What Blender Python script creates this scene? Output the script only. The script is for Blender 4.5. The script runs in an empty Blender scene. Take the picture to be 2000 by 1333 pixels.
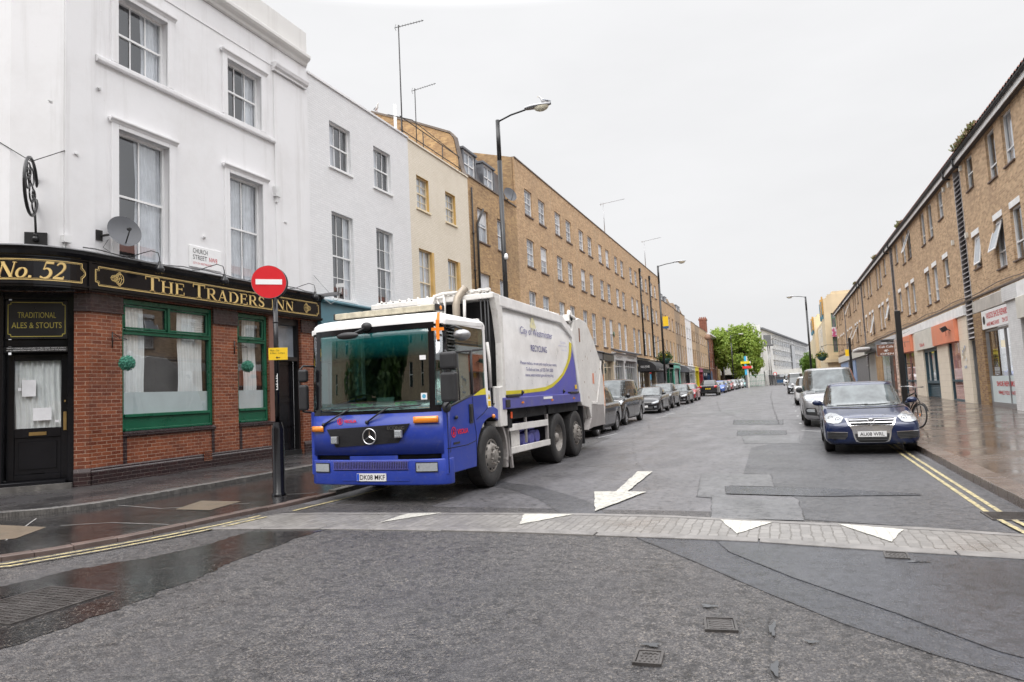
import bpy, bmesh, math, random
import numpy as np
from mathutils import Vector, Matrix
from mathutils.bvhtree import BVHTree
random.seed(7); RN = random.Random(11)
SC = bpy.context.scene
COL = SC.collection
R = math.radians
# ------------------------------------------------------------------ camera
cam_d = bpy.data.cameras.new('camera'); cam = bpy.data.objects.new('camera', cam_d); COL.objects.link(cam)
cam_d.sensor_width = 36; cam_d.lens = 36*1325/2000; cam_d.clip_end = 3000; cam_d.clip_start = .05
M = Matrix(((0.92819, 0.07303, 0.36487), (0.36902, -0.05470, -0.92781), (-0.04780, 0.99583, -0.07773))).to_4x4()
cam.matrix_world = Matrix.Translation((0, 0, 1.58)) @ M
cam_d.dof.use_dof = True; cam_d.dof.focus_distance = 10.5; cam_d.dof.aperture_fstop = 3.6
SC.camera = cam
# ------------------------------------------------------------------ sky, sun, exposure
SUN_EL, SUN_AZ = R(50), R(180)
W = bpy.data.worlds.new('World'); SC.world = W; W.use_nodes = True
nt = W.node_tree; N = nt.nodes; L = nt.links; N.clear()
wo = N.new('ShaderNodeOutputWorld'); bg = N.new('ShaderNodeBackground'); L.new(bg.outputs[0], wo.inputs[0])
sky = N.new('ShaderNodeTexSky'); sky.sky_type = 'NISHITA'; sky.sun_disc = False
sky.sun_elevation = SUN_EL; sky.sun_rotation = SUN_AZ; sky.air_density = 1.5; sky.dust_density = 4
tc = N.new('ShaderNodeTexCoord'); sep = N.new('ShaderNodeSeparateXYZ'); L.new(tc.outputs['Generated'], sep.inputs[0])
cr = N.new('ShaderNodeValToRGB'); L.new(sep.outputs['Z'], cr.inputs[0])          # cloud deck: brighter overhead
e = cr.color_ramp.elements; e[0].position = 0; e[0].color = (.262, .263, .271, 1); e[1].position = 1; e[1].color = (1.1, 1.1, 1.12, 1)
for p, v in ((.12, .276), (.30, .288), (.51, .308), (.62, 1.05)):
    k = e.new(p); k.color = (v, v, v*1.012, 1)
ns = N.new('ShaderNodeTexNoise'); ns.inputs['Scale'].default_value = 1.7; ns.inputs['Detail'].default_value = 5; ns.inputs['Roughness'].default_value = .55
mp = N.new('ShaderNodeMapping'); mp.inputs['Scale'].default_value = (1, 1, 3); L.new(tc.outputs['Generated'], mp.inputs[0]); L.new(mp.outputs[0], ns.inputs[0])
mr = N.new('ShaderNodeMapRange'); mr.inputs[1].default_value = .3; mr.inputs[2].default_value = .7; mr.inputs[3].default_value = 26.3; mr.inputs[4].default_value = 29.2
L.new(ns.outputs[0], mr.inputs[0])
mu = N.new('ShaderNodeVectorMath'); mu.operation = 'SCALE'; L.new(cr.outputs[0], mu.inputs[0]); L.new(mr.outputs[0], mu.inputs['Scale'])
mx = N.new('ShaderNodeMix'); mx.data_type = 'RGBA'; mx.inputs[0].default_value = .97; L.new(sky.outputs[0], mx.inputs[6]); L.new(mu.outputs[0], mx.inputs[7])
L.new(mx.outputs[2], bg.inputs[0]); bg.inputs[1].default_value = .1
sd = bpy.data.lights.new('sun', 'SUN'); sd.energy = 1.35; sd.angle = R(35); sd.color = (1, .97, .93)
so = bpy.data.objects.new('sun', sd); COL.objects.link(so)
sdir = Vector((math.cos(SUN_EL)*math.sin(SUN_AZ), math.cos(SUN_EL)*math.cos(SUN_AZ), math.sin(SUN_EL)))
so.rotation_euler = sdir.to_track_quat('Z', 'Y').to_euler(); so.location = (0, 0, 30)
SC.view_settings.view_transform = 'Standard'; SC.view_settings.look = 'None'; SC.view_settings.exposure = .15; SC.view_settings.gamma = 1
SC.cycles.use_denoising = True; SC.cycles.max_bounces = 7; SC.cycles.transparent_max_bounces = 12
SC.cycles.caustics_reflective = False; SC.cycles.caustics_refractive = False; SC.cycles.sample_clamp_indirect = 6

# ------------------------------------------------------------------ helpers
def rise(y): return .008*max(0, min(y, 110)-22)

class MB:
    def __init__(s): s.v = []; s.f = []; s.m = []; s.sm = []
    def add(s, vs, fs, m=0, smooth=False):
        b = len(s.v); s.v += [tuple(p) for p in vs]
        for f in fs: s.f.append([b+i for i in f]); s.m.append(m); s.sm.append(smooth)
        return s
    def box(s, x0, x1, y0, y1, z0, z1, m=0):
        if x0 > x1: x0, x1 = x1, x0
        if y0 > y1: y0, y1 = y1, y0
        vs = [(x, y, z) for z in (z0, z1) for y in (y0, y1) for x in (x0, x1)]
        return s.add(vs, [(0, 2, 3, 1), (4, 5, 7, 6), (0, 1, 5, 4), (2, 6, 7, 3), (0, 4, 6, 2), (1, 3, 7, 5)], m)
    def obox(s, c, ax, ay, az, m=0):      # oriented box: centre + three half vectors
        c = Vector(c); ax = Vector(ax); ay = Vector(ay); az = Vector(az)
        vs = [c+ax*i+ay*j+az*k for k in (-1, 1) for j in (-1, 1) for i in (-1, 1)]
        return s.add(vs, [(0, 2, 3, 1), (4, 5, 7, 6), (0, 1, 5, 4), (2, 6, 7, 3), (0, 4, 6, 2), (1, 3, 7, 5)], m)
    def quad(s, a, b, c, d, m=0): return s.add([a, b, c, d], [(0, 1, 2, 3)], m)
    def prism(s, pts, ax, a, b, m=0, smooth=False):   # polygon in the plane across axis ax, extruded a..b
        def P(p, t): q = list(p); q.insert(ax, t); return q
        n = len(pts); vs = [P(p, a) for p in pts]+[P(p, b) for p in pts]
        fs = [tuple(range(n))[::-1], tuple(range(n, 2*n))]+[(i, (i+1) % n, n+(i+1) % n, n+i) for i in range(n)]
        return s.add(vs, fs, m, smooth)
    def tube(s, path, r, n=8, m=0, caps=True, r2=None):
        path = [Vector(p) for p in path]; rings = []; k = len(path)
        ref = None
        for i, p in enumerate(path):
            d = (path[min(i+1, k-1)]-path[max(i-1, 0)]).normalized()
            if ref is None: ref = Vector((0, 0, 1)) if abs(d.z) < .9 else Vector((1, 0, 0))
            u = d.cross(ref).normalized(); w = u.cross(d).normalized(); ref = w
            rr = r if r2 is None else r+(r2-r)*i/max(1, k-1)
            if isinstance(r, (list, tuple)): rr = r[i]
            rings.append([p+(u*math.cos(t)+w*math.sin(t))*rr for t in [2*math.pi*j/n for j in range(n)]])
        vs = [q for rg in rings for q in rg]; fs = []
        for i in range(k-1):
            for j in range(n): fs.append((i*n+j, i*n+(j+1) % n, (i+1)*n+(j+1) % n, (i+1)*n+j))
        s.add(vs, fs, m, True)
        if caps:
            b = len(s.v)-len(vs)
            s.f.append([b+j for j in range(n)][::-1]); s.m.append(m); s.sm.append(False)
            s.f.append([b+(k-1)*n+j for j in range(n)]); s.m.append(m); s.sm.append(False)
        return s
    def lathe(s, prof, c, ax=2, n=24, m=0, smooth=True, sgn=1):   # prof: (radius, offset along axis)
        vs = []; k = len(prof)
        for r, h in prof:
            for j in range(n):
                t = 2*math.pi*j/n; a, b = r*math.cos(t), r*math.sin(t)
                q = [0, 0, 0]; q[ax] = h*sgn; q[(ax+1) % 3] = a; q[(ax+2) % 3] = b
                vs.append((c[0]+q[0], c[1]+q[1], c[2]+q[2]))
        fs = [(i*n+j, i*n+(j+1) % n, (i+1)*n+(j+1) % n, (i+1)*n+j) for i in range(k-1) for j in range(n)]
        return s.add(vs, fs, m, smooth)
    def grid(s, fn, us, vs_, m=0, smooth=True):
        a, b = len(us), len(vs_)
        v = [fn(u, w) for w in vs_ for u in us]
        return s.add(v, [(j*a+i, j*a+i+1, (j+1)*a+i+1, (j+1)*a+i) for j in range(b-1) for i in range(a-1)], m, smooth)
    def ball(s, c, rx, ry, rz, m=0, n=12, k=8):
        us = [2*math.pi*i/n for i in range(n+1)]; ws = [math.pi*(j/k-.5) for j in range(k+1)]
        return s.grid(lambda u, w: (c[0]+rx*math.cos(w)*math.cos(u), c[1]+ry*math.cos(w)*math.sin(u), c[2]+rz*math.sin(w)), us, ws, m)
    def xf(s, mat, start=0):
        for i in range(start, len(s.v)): s.v[i] = tuple(mat @ Vector(s.v[i]))
        return s
    def mesh(s, name, mats, off=(0, 0, 0), fix=True):
        me = bpy.data.meshes.new(name)
        me.from_pydata([(x-off[0], y-off[1], z-off[2]) for x, y, z in s.v], [], s.f)
        for mm in (mats if isinstance(mats, (list, tuple)) else [mats]): me.materials.append(mm)
        me.polygons.foreach_set('material_index', s.m); me.polygons.foreach_set('use_smooth', s.sm)
        me.update()
        if fix:
            bm = bmesh.new(); bm.from_mesh(me); bmesh.ops.recalc_face_normals(bm, faces=bm.faces); bm.to_mesh(me); bm.free()
        return me
    def build(s, name, mats, parent=None, bevel=0, seg=2, weld=False, fix=True):
        off = Vector((0, 0, 0)); p = parent
        while p is not None: off += Vector(p.location); p = p.parent
        if parent is not None and parent.get('_local'): off = Vector((0, 0, 0))
        if parent is not None and parent.parent is not None and parent.parent.get('_local'): off = Vector((0, 0, 0))
        me = s.mesh(name, mats, off, fix)
        if weld:
            bm = bmesh.new(); bm.from_mesh(me); bmesh.ops.remove_doubles(bm, verts=bm.verts, dist=.0008); bm.to_mesh(me); bm.free()
        o = bpy.data.objects.new(name, me); COL.objects.link(o); o.parent = parent
        if bevel:
            b = o.modifiers.new('bevel', 'BEVEL'); b.width = bevel; b.segments = seg; b.limit_method = 'ANGLE'; b.angle_limit = R(40)
            b.harden_normals = False
        return o

def tag(o, label=None, cat=None, group=None, kind=None):
    if label: o['label'] = label
    if cat: o['category'] = cat
    if group: o['group'] = group
    if kind: o['kind'] = kind
    return o
def thing(name, label, cat, loc=(0, 0, 0), group=None, rot=0, local=False):
    o = bpy.data.objects.new(name, None); COL.objects.link(o); o.location = loc; o.rotation_euler = (0, 0, rot); o.empty_display_size = .2
    if local: o['_local'] = 1
    return tag(o, label, cat, group)
def copy_tree(o, parent=None):
    c = o.copy(); COL.objects.link(c); c.parent = parent
    for ch in [x for x in SC.objects if x.parent == o] if False else list(o.children): copy_tree(ch, c)
    return c

# ------------------------------------------------------------------ materials
MT = {}
def nodes(name):
    m = bpy.data.materials.new(name); m.use_nodes = True; t = m.node_tree
    return m, t, t.nodes, t.links, t.nodes['Principled BSDF']
def pos(t):
    g = t.nodes.new('ShaderNodeNewGeometry'); return g.outputs['Position'], g
def noise(t, vec, scale, detail=4, rough=.6, vscale=None):
    n = t.nodes.new('ShaderNodeTexNoise'); n.inputs['Scale'].default_value = scale; n.inputs['Detail'].default_value = detail; n.inputs['Roughness'].default_value = rough
    if vscale:
        mm = t.nodes.new('ShaderNodeMapping'); mm.inputs['Scale'].default_value = vscale; t.links.new(vec, mm.inputs[0]); vec = mm.outputs[0]
    t.links.new(vec, n.inputs['Vector']); return n.outputs['Fac']
def rng(t, src, a, b, c, d):
    n = t.nodes.new('ShaderNodeMapRange'); n.inputs[1].default_value = a; n.inputs[2].default_value = b; n.inputs[3].default_value = c; n.inputs[4].default_value = d
    t.links.new(src, n.inputs[0]); return n.outputs[0]
def mixc(t, fac, a, b, mode='MIX'):
    n = t.nodes.new('ShaderNodeMix'); n.data_type = 'RGBA'; n.blend_type = mode
    for i, v in ((0, fac), (6, a), (7, b)):
        if isinstance(v, (int, float)): n.inputs[i].default_value = v
        elif isinstance(v, (tuple, list)): n.inputs[i].default_value = (*v[:3], 1)
        else: t.links.new(v, n.inputs[i])
    return n.outputs[2]
def bump(t, h, b, strength=.3, dist=.02):
    n = t.nodes.new('ShaderNodeBump'); n.inputs['Strength'].default_value = strength; n.inputs['Distance'].default_value = dist
    t.links.new(h, n.inputs['Height']); t.links.new(n.outputs[0], b.inputs['Normal']); return n
def wet(t, L, b, src, lo, hi): L.new(rng(t, src, .3, .7, lo, hi), b.inputs['Roughness'])

def mat(name, col, rough=.5, metal=0, var=.12, scale=3, coat=0, spec=.5, bmp=0, emit=None, grime=None, streak=None):
    if name in MT: return MT[name]
    m, t, Nn, Lk, b = nodes(name); p, _ = pos(t)
    f = noise(t, p, scale)
    dark = tuple(c*(1-var) for c in col); light = tuple(min(1, c*(1+var)) for c in col)
    c = mixc(t, rng(t, f, .3, .7, 0, 1), dark, light)
    if grime:   # (colour, amount, scale)
        g = noise(t, p, grime[2], 6, .7); c = mixc(t, rng(t, g, .52, .75, 0, grime[1]), c, grime[0])
    if streak:  # vertical runs of dirt
        g = noise(t, p, streak[2], 5, .65, (1, 1, .12)); c = mixc(t, rng(t, g, .52, .78, 0, streak[1]), c, streak[0])
    Lk.new(c, b.inputs['Base Color']); Lk.new(rng(t, f, .3, .7, max(0.02, rough*.8), min(1, rough*1.2)), b.inputs['Roughness'])
    b.inputs['Metallic'].default_value = metal; b.inputs['Coat Weight'].default_value = coat; b.inputs['Coat Roughness'].default_value = .04; b.inputs['Specular IOR Level'].default_value = spec
    if bmp: bump(t, noise(t, p, scale*6, 6), b, bmp, .01)
    if emit: b.inputs['Emission Color'].default_value = (*emit[:3], 1); b.inputs['Emission Strength'].default_value = emit[3]
    MT[name] = m; return m

def brick(name, c1, c2, mortar, bw=.225, bh=.075, ms=.011, rough=.8, soot=(.12, .1, .08), sootamt=.45, bias=0, paint=None, glaze=False, mot=.3):
    m, t, Nn, Lk, b = nodes(name); p, g = pos(t)
    s = Nn.new('ShaderNodeSeparateXYZ'); Lk.new(p, s.inputs[0])
    n = Nn.new('ShaderNodeSeparateXYZ'); Lk.new(g.outputs['Normal'], n.inputs[0])
    ab = Nn.new('ShaderNodeMath'); ab.operation = 'ABSOLUTE'; Lk.new(n.outputs[0], ab.inputs[0])
    gt = Nn.new('ShaderNodeMath'); gt.operation = 'GREATER_THAN'; gt.inputs[1].default_value = .6; Lk.new(ab.outputs[0], gt.inputs[0])
    mf = Nn.new('ShaderNodeMix'); mf.data_type = 'FLOAT'; Lk.new(gt.outputs[0], mf.inputs[0]); Lk.new(s.outputs[0], mf.inputs[2]); Lk.new(s.outputs[1], mf.inputs[3])
    cb = Nn.new('ShaderNodeCombineXYZ'); Lk.new(mf.outputs[0], cb.inputs[0]); Lk.new(s.outputs[2], cb.inputs[1])
    br = Nn.new('ShaderNodeTexBrick'); Lk.new(cb.outputs[0], br.inputs['Vector'])
    br.inputs['Scale'].default_value = 1; br.inputs['Brick Width'].default_value = bw; br.inputs['Row Height'].default_value = bh; br.inputs['Mortar Size'].default_value = ms*.5
    br.inputs['Mortar Smooth'].default_value = .1; br.inputs['Bias'].default_value = bias
    br.inputs['Color1'].default_value = (*c1, 1); br.inputs['Color2'].default_value = (*c2, 1); br.inputs['Mortar'].default_value = (*mortar, 1)
    c = br.outputs['Color']
    f1 = noise(t, p, .5, 6, .65); f2 = noise(t, p, 5, 4)
    c = mixc(t, rng(t, f2, .35, .65, 0, mot), c, tuple(x*.62 for x in c2))
    c = mixc(t, rng(t, f1, .45, .75, 0, sootamt), c, soot)
    st = noise(t, p, 1.6, 5, .6, (1, 1, .1)); c = mixc(t, rng(t, st, .55, .8, 0, sootamt*.6), c, soot)
    if paint: c = mixc(t, paint[1], c, paint[0])
    Lk.new(c, b.inputs['Base Color']); b.inputs['Roughness'].default_value = rough
    if glaze: Lk.new(rng(t, f2, .3, .7, .16, .4), b.inputs['Roughness'])
    bb = bump(t, br.outputs['Fac'], b, .6, .012); bb.invert = True
    MT[name] = m; return m

def glass(name, tint=(.85, .9, .9), gl=.12, rough=.01):
    m, t, Nn, Lk, b = nodes(name); Nn.remove(b); out = Nn['Material Output']
    tr = Nn.new('ShaderNodeBsdfTransparent'); tr.inputs[0].default_value = (*tint, 1)
    g = Nn.new('ShaderNodeBsdfGlossy'); g.inputs['Roughness'].default_value = rough; g.inputs[0].default_value = (.95, .97, 1, 1)
    lw = Nn.new('ShaderNodeFresnel'); gb = Nn.new('ShaderNodeNewGeometry'); Lk.new(rng(t, gb.outputs['Backfacing'], 0, 1, 1.5, 1/1.5), lw.inputs['IOR'])
    ad = Nn.new('ShaderNodeMath'); ad.operation = 'MULTIPLY_ADD'; ad.use_clamp = True; ad.inputs[1].default_value = 1.0; ad.inputs[2].default_value = gl; Lk.new(lw.outputs[0], ad.inputs[0])
    mx = Nn.new('ShaderNodeMixShader'); Lk.new(ad.outputs[0], mx.inputs[0]); Lk.new(tr.outputs[0], mx.inputs[1]); Lk.new(g.outputs[0], mx.inputs[2]); Lk.new(mx.outputs[0], out.inputs[0])
    MT[name] = m; return m

def render_white(name, base=(.80, .80, .80)):
    m, t, Nn, Lk, b = nodes(name); p, _ = pos(t)
    f = noise(t, p, .6, 8, .7); c = mixc(t, rng(t, f, .46, .70, 0, .34), base, (.60, .58, .57))
    st = noise(t, p, 2.2, 7, .7, (1, 1, .06)); c = mixc(t, rng(t, st, .54, .76, 0, .40), c, (.44, .42, .40))
    sp = noise(t, p, 7, 6, .8); c = mixc(t, rng(t, sp, .66, .72, 0, .4), c, (.38, .35, .33))
    Lk.new(c, b.inputs['Base Color']); b.inputs['Roughness'].default_value = .7
    bump(t, noise(t, p, 3, 8, .7), b, .25, .02); MT[name] = m; return m

render_white('white_render', (.775, .77, .78)); render_white('cornice_render', (.70, .69, .67))
brick('white_brick', (.80, .80, .81), (.75, .75, .76), (.66, .66, .67), soot=(.62, .61, .60), sootamt=.25, mot=.06)
brick('cream_brick', (.80, .73, .62), (.76, .69, .57), (.62, .54, .42), soot=(.58, .50, .38), sootamt=.3, mot=.08)
brick('stock_brick', (.58, .38, .18), (.34, .20, .10), (.44, .33, .21), soot=(.10, .07, .05), sootamt=.5)
brick('terrace_brick', (.67, .45, .25), (.43, .26, .135), (.62, .50, .36), soot=(.31, .22, .14), sootamt=.45)
brick('brown_brick', (.68, .47, .28), (.38, .24, .135), (.62, .52, .40), soot=(.30, .20, .13), sootamt=.35)
brick('yellow_brick', (.62, .46, .24), (.50, .35, .17), (.42, .32, .2), soot=(.2, .14, .08))
brick('grey_brown_brick', (.46, .34, .23), (.34, .24, .16), (.3, .24, .18), soot=(.12, .09, .07))
brick('red_brick', (.36, .12, .07), (.24, .075, .045), (.32, .2, .15), soot=(.12, .05, .03))
brick('glazed_tile', (.29, .092, .045), (.16, .044, .024), (.42, .27, .19), bw=.22, bh=.078, ms=.012, rough=.25, soot=(.06, .02, .012), sootamt=.5, glaze=True)
brick('dark_glazed_tile', (.045, .022, .022), (.028, .016, .018), (.11, .085, .075), bw=.22, bh=.078, ms=.010, rough=.25, soot=(.015, .012, .012), glaze=True)
brick('cream_tile', (.84, .75, .62), (.80, .71, .58), (.5, .42, .32), bw=.3, bh=.3, ms=.008, rough=.35, soot=(.6, .5, .4), sootamt=.1, mot=.05)
brick('painted_pier_brick', (.74, .74, .74), (.70, .70, .70), (.6, .6, .6), soot=(.4, .38, .36), sootamt=.35)
glass('clear_glass', (.95, .97, .97), gl=.10); glass('cab_glass', (.55, .68, .64), gl=.12); glass('dark_pane', (.93, .95, .97), gl=.13)
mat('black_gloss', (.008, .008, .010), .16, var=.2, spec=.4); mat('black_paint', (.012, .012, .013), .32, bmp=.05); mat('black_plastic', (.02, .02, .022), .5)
mat('black_matt', (.006, .006, .007), .85); mat('interior', (.06, .056, .056), .9); mat('rubber', (.022, .021, .021), .7, bmp=.15, scale=10, grime=((.09, .08, .07), .5, 5))
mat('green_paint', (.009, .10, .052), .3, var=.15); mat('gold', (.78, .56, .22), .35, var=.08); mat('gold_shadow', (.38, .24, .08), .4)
mat('window_white', (.80, .80, .80), .4, var=.04); mat('window_cream', (.78, .66, .46), .45, var=.05); mat('stone_sill', (.45, .40, .35), .8); mat('dark_sill', (.14, .10, .08), .8)
mat('curtain', (.82, .83, .83), .9, var=.08); mat('net', (.66, .67, .69), .9, var=.15); mat('frost', (.56, .63, .64), .5, var=.05); mat('brass', (.6, .42, .18), .3, 1)
mat('pane_far', (.16, .17, .185), .08, var=.55, scale=.9, spec=.9); mat('pane_blue', (.30, .33, .37), .08, var=.4, scale=.9, spec=.9)
mat('slate', (.10, .095, .10), .6, var=.25, scale=8); mat('lead', (.13, .135, .15), .5, var=.3); mat('coping', (.17, .14, .12), .8, var=.3)
mat('roof_tile', (.20, .075, .05), .75, var=.3, scale=9); mat('fascia_white', (.84, .84, .84), .5, streak=((.5, .45, .4), .2, 3)); mat('concrete', (.47, .44, .40), .8, var=.15, scale=2, streak=((.25, .22, .2), .5, 1.5))
mat('metal_grey', (.35, .35, .36), .4, .7); mat('steel', (.55, .55, .56), .3, .9); mat('chrome', (.7, .7, .72), .12, 1, var=.02); mat('white_plastic', (.7, .7, .7), .4)
mat('red_sign', (.62, .012, .02), .35, var=.04); mat('sign_white', (.82, .82, .82), .4, var=.03); mat('sign_yellow', (.85, .55, .02), .4, var=.04); mat('text_black', (.01, .01, .012), .5); mat('text_red', (.55, .02, .03), .5, var=.05)
mat('dark_iron', (.03, .028, .028), .5, .3, var=.3); mat('topiary', (.03, .14, .10), .8, var=.5, scale=40)
# ------------------------------------------------------------------ ground materials
def asphalt(name, base, agg, rough=(.25, .6), aggamt=.5, wetscale=.7, b_str=.5, stain=(.03, .03, .033), speck=.55):
    m, t, Nn, Lk, b = nodes(name); p, _ = pos(t)
    v = Nn.new('ShaderNodeTexVoronoi'); v.inputs['Scale'].default_value = 88; Lk.new(p, v.inputs['Vector'])
    sv = Nn.new('ShaderNodeSeparateXYZ'); Lk.new(v.outputs['Color'], sv.inputs[0])
    c = mixc(t, rng(t, sv.outputs[0], .45, 1, 0, aggamt), base, agg)
    c = mixc(t, rng(t, sv.outputs[1], .86, .97, 0, speck), c, (.27, .235, .20))
    f = noise(t, p, wetscale, 6, .6); c = mixc(t, rng(t, f, .42, .66, 0, .55), c, stain)
    lg = noise(t, p, 2.3, 7, .75); c = mixc(t, rng(t, lg, .5, .7, 0, .3), c, tuple(min(1, x*1.9) for x in base))
    dk = noise(t, p, 9, 9, .8); c = mixc(t, rng(t, dk, .50, .57, 0, .8), c, tuple(x*.33 for x in base))
    tr = noise(t, p, 1.1, 4, .6, (1.6, .35, 1)); c = mixc(t, rng(t, tr, .45, .7, 0, .35), c, tuple(min(1, x*2.1) for x in base))
    Lk.new(c, b.inputs['Base Color'])
    cg = noise(t, p, 13, 5, .7); wm = noise(t, p, wetscale*1.7, 6, .65)
    mx = Nn.new('ShaderNodeMix'); mx.data_type = 'FLOAT'; mx.inputs[0].default_value = .5; Lk.new(wm, mx.inputs[2]); Lk.new(cg, mx.inputs[3])
    Lk.new(rng(t, mx.outputs[0], .40, .60, rough[0], rough[1]), b.inputs['Roughness']); b.inputs['Specular IOR Level'].default_value = .5
    hv = Nn.new('ShaderNodeMath'); hv.operation = 'MULTIPLY_ADD'; hv.inputs[1].default_value = -.7; Lk.new(v.outputs['Distance'], hv.inputs[0]); Lk.new(cg, hv.inputs[2])
    bump(t, hv.outputs[0], b, b_str, .012); MT[name] = m; return m
asphalt('asphalt', (.036, .034, .036), (.19, .175, .165), (.22, .60), .7, b_str=1.0, speck=.7)
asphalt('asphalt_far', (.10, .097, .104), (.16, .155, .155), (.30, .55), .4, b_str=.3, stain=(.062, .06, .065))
asphalt('asphalt_dark', (.045, .045, .05), (.11, .11, .12), (.3, .55), .5, b_str=.5)
asphalt('asphalt_smooth', (.032, .034, .042), (.07, .07, .08), (.14, .38), .35, b_str=.4, stain=(.02, .021, .026), speck=.2)
asphalt('asphalt_repair', (.10, .10, .105), (.15, .15, .155), (.3, .5), .35, b_str=.2)
asphalt('wet_asphalt', (.022, .021, .022), (.045, .043, .042), (.06, .26), .3, b_str=.08, stain=(.012, .012, .013))
def paving(name, c1, c2, mortar, bw, bh, ms, rough=(.10, .4), b_str=.2, rot=0, stain=(.06, .055, .05)):
    m, t, Nn, Lk, b = nodes(name); p, _ = pos(t)
    mp = Nn.new('ShaderNodeMapping'); mp.inputs['Rotation'].default_value = (0, 0, rot); Lk.new(p, mp.inputs[0])
    dn = Nn.new('ShaderNodeTexNoise'); dn.inputs['Scale'].default_value = 6; Lk.new(p, dn.inputs[0])
    br = Nn.new('ShaderNodeTexBrick'); br.inputs['Scale'].default_value = 1; br.inputs['Brick Width'].default_value = bw; br.inputs['Row Height'].default_value = bh; br.inputs['Mortar Size'].default_value = ms
    vm = Nn.new('ShaderNodeMix'); vm.data_type = 'VECTOR'; vm.inputs[0].default_value = .06; Lk.new(mp.outputs[0], vm.inputs[4]); Lk.new(dn.outputs['Color'], vm.inputs[5]); Lk.new(vm.outputs[1], br.inputs['Vector'])
    br.inputs['Color1'].default_value = (*c1, 1); br.inputs['Color2'].default_value = (*c2, 1); br.inputs['Mortar'].default_value = (*mortar, 1); br.inputs['Mortar Smooth'].default_value = .3
    f = noise(t, p, 1.1, 7, .7); c = mixc(t, rng(t, f, .45, .7, 0, .6), br.outputs['Color'], stain)
    f3 = noise(t, p, 20, 4); c = mixc(t, rng(t, f3, .4, .7, 0, .2), c, tuple(min(1, x*1.6) for x in c1))
    Lk.new(c, b.inputs['Base Color']); w_ = noise(t, p, .9, 6, .65); Lk.new(rng(t, w_, .35, .62, rough[0], rough[1]), b.inputs['Roughness'])
    bb = bump(t, br.outputs['Fac'], b, b_str, .01); MT[name] = m; return m
paving('flag_wet', (.108, .086, .072), (.080, .064, .054), (.04, .032, .028), .9, .6, .007, (.07, .30), stain=(.075, .055, .042))
paving('setts', (.22, .208, .197), (.15, .142, .135), (.095, .088, .078), .17, .095, .007, (.25, .5), .45, R(90), stain=(.15, .14, .13))
paving('setts_paint', (.50, .48, .43), (.44, .43, .385), (.33, .32, .29), .17, .095, .006, (.3, .5), .4, R(90), stain=(.34, .33, .3))
asphalt('wet_smooth', (.040, .042, .050), (.07, .072, .082), (.07, .30), .15, b_str=.22, stain=(.022, .024, .030), speck=.1)
paving('flag_dark', (.055, .052, .052), (.040, .038, .040), (.022, .022, .022), .9, .6, .010, (.10, .40), .25, stain=(.022, .02, .02))
mat('kerb_granite', (.175, .165, .158), .45, var=.25, scale=5, grime=((.08, .07, .065), .6, 3)); mat('kerb_dark', (.10, .095, .09), .35, var=.3, scale=4, grime=((.28, .26, .24), .6, 6))
mat('kerb_red', (.115, .083, .072), .35, var=.3, scale=4, grime=((.06, .05, .05), .5, 3)); mat('kerb_right', (.125, .098, .083), .28, var=.22, scale=2, grime=((.07, .055, .05), .5, 3))
def paint(name, col, under, wear=.5):
    m, t, Nn, Lk, b = nodes(name); p, _ = pos(t); f = noise(t, p, 14, 6, .75); g = noise(t, p, 2, 4)
    c = mixc(t, rng(t, f, wear, wear+.1, 0, .8), col, under); c = mixc(t, rng(t, g, .4, .7, 0, .2), c, under)
    Lk.new(c, b.inputs['Base Color']); b.inputs['Roughness'].default_value = .45; MT[name] = m
paint('paint_white', (.50, .485, .43), (.17, .17, .17), .50); paint('paint_yellow', (.50, .42, .21), (.10, .095, .09), .47); paint('paint_worn', (.5, .5, .5), (.12, .12, .12), .5)
mat('tactile_buff', (.13, .10, .07), .5, var=.25, scale=12, grime=((.04, .036, .032), .7, 6)); mat('cast_iron', (.085, .078, .075), .38, .5, var=.3, scale=8)
mat('puddle', (.05, .052, .056), .03, var=.2)

# ------------------------------------------------------------------ ground
def sheet(name, pts, z, m, kind='structure', thick=0, label=None, cat=None, ybreaks=(22, 110), group=None, edge=None):
    """flat polygon following the street's gentle rise; thick>0 makes a slab"""
    bm = bmesh.new(); vs = [bm.verts.new((x, y, 0)) for x, y in pts]; bm.faces.new(vs)
    for yb in ybreaks:
        bmesh.ops.bisect_plane(bm, geom=bm.verts[:]+bm.edges[:]+bm.faces[:], plane_co=(0, yb, 0), plane_no=(0, 1, 0))
    bmesh.ops.triangulate(bm, faces=bm.faces[:])
    if thick:
        r = bmesh.ops.extrude_face_region(bm, geom=bm.faces[:]); top = [v for v in r['geom'] if isinstance(v, bmesh.types.BMVert)]
        ts = set(top)
        for v in bm.verts: v.co.z = rise(v.co.y)+(z if v in ts else z-thick)
    else:
        for v in bm.verts: v.co.z = rise(v.co.y)+z
    bmesh.ops.recalc_face_normals(bm, faces=bm.faces)
    if not thick:
        for f in bm.faces:
            if f.normal.z < 0: f.normal_flip()
    me = bpy.data.meshes.new(name); bm.to_mesh(me); bm.free(); me.materials.append(m)
    if edge:
        me.materials.append(edge)
        for p_ in me.polygons:
            if abs(p_.normal.z) < .5: p_.material_index = 1
    o = bpy.data.objects.new(name, me); COL.objects.link(o)
    if kind: o['kind'] = kind
    return tag(o, label, cat, group)
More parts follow.
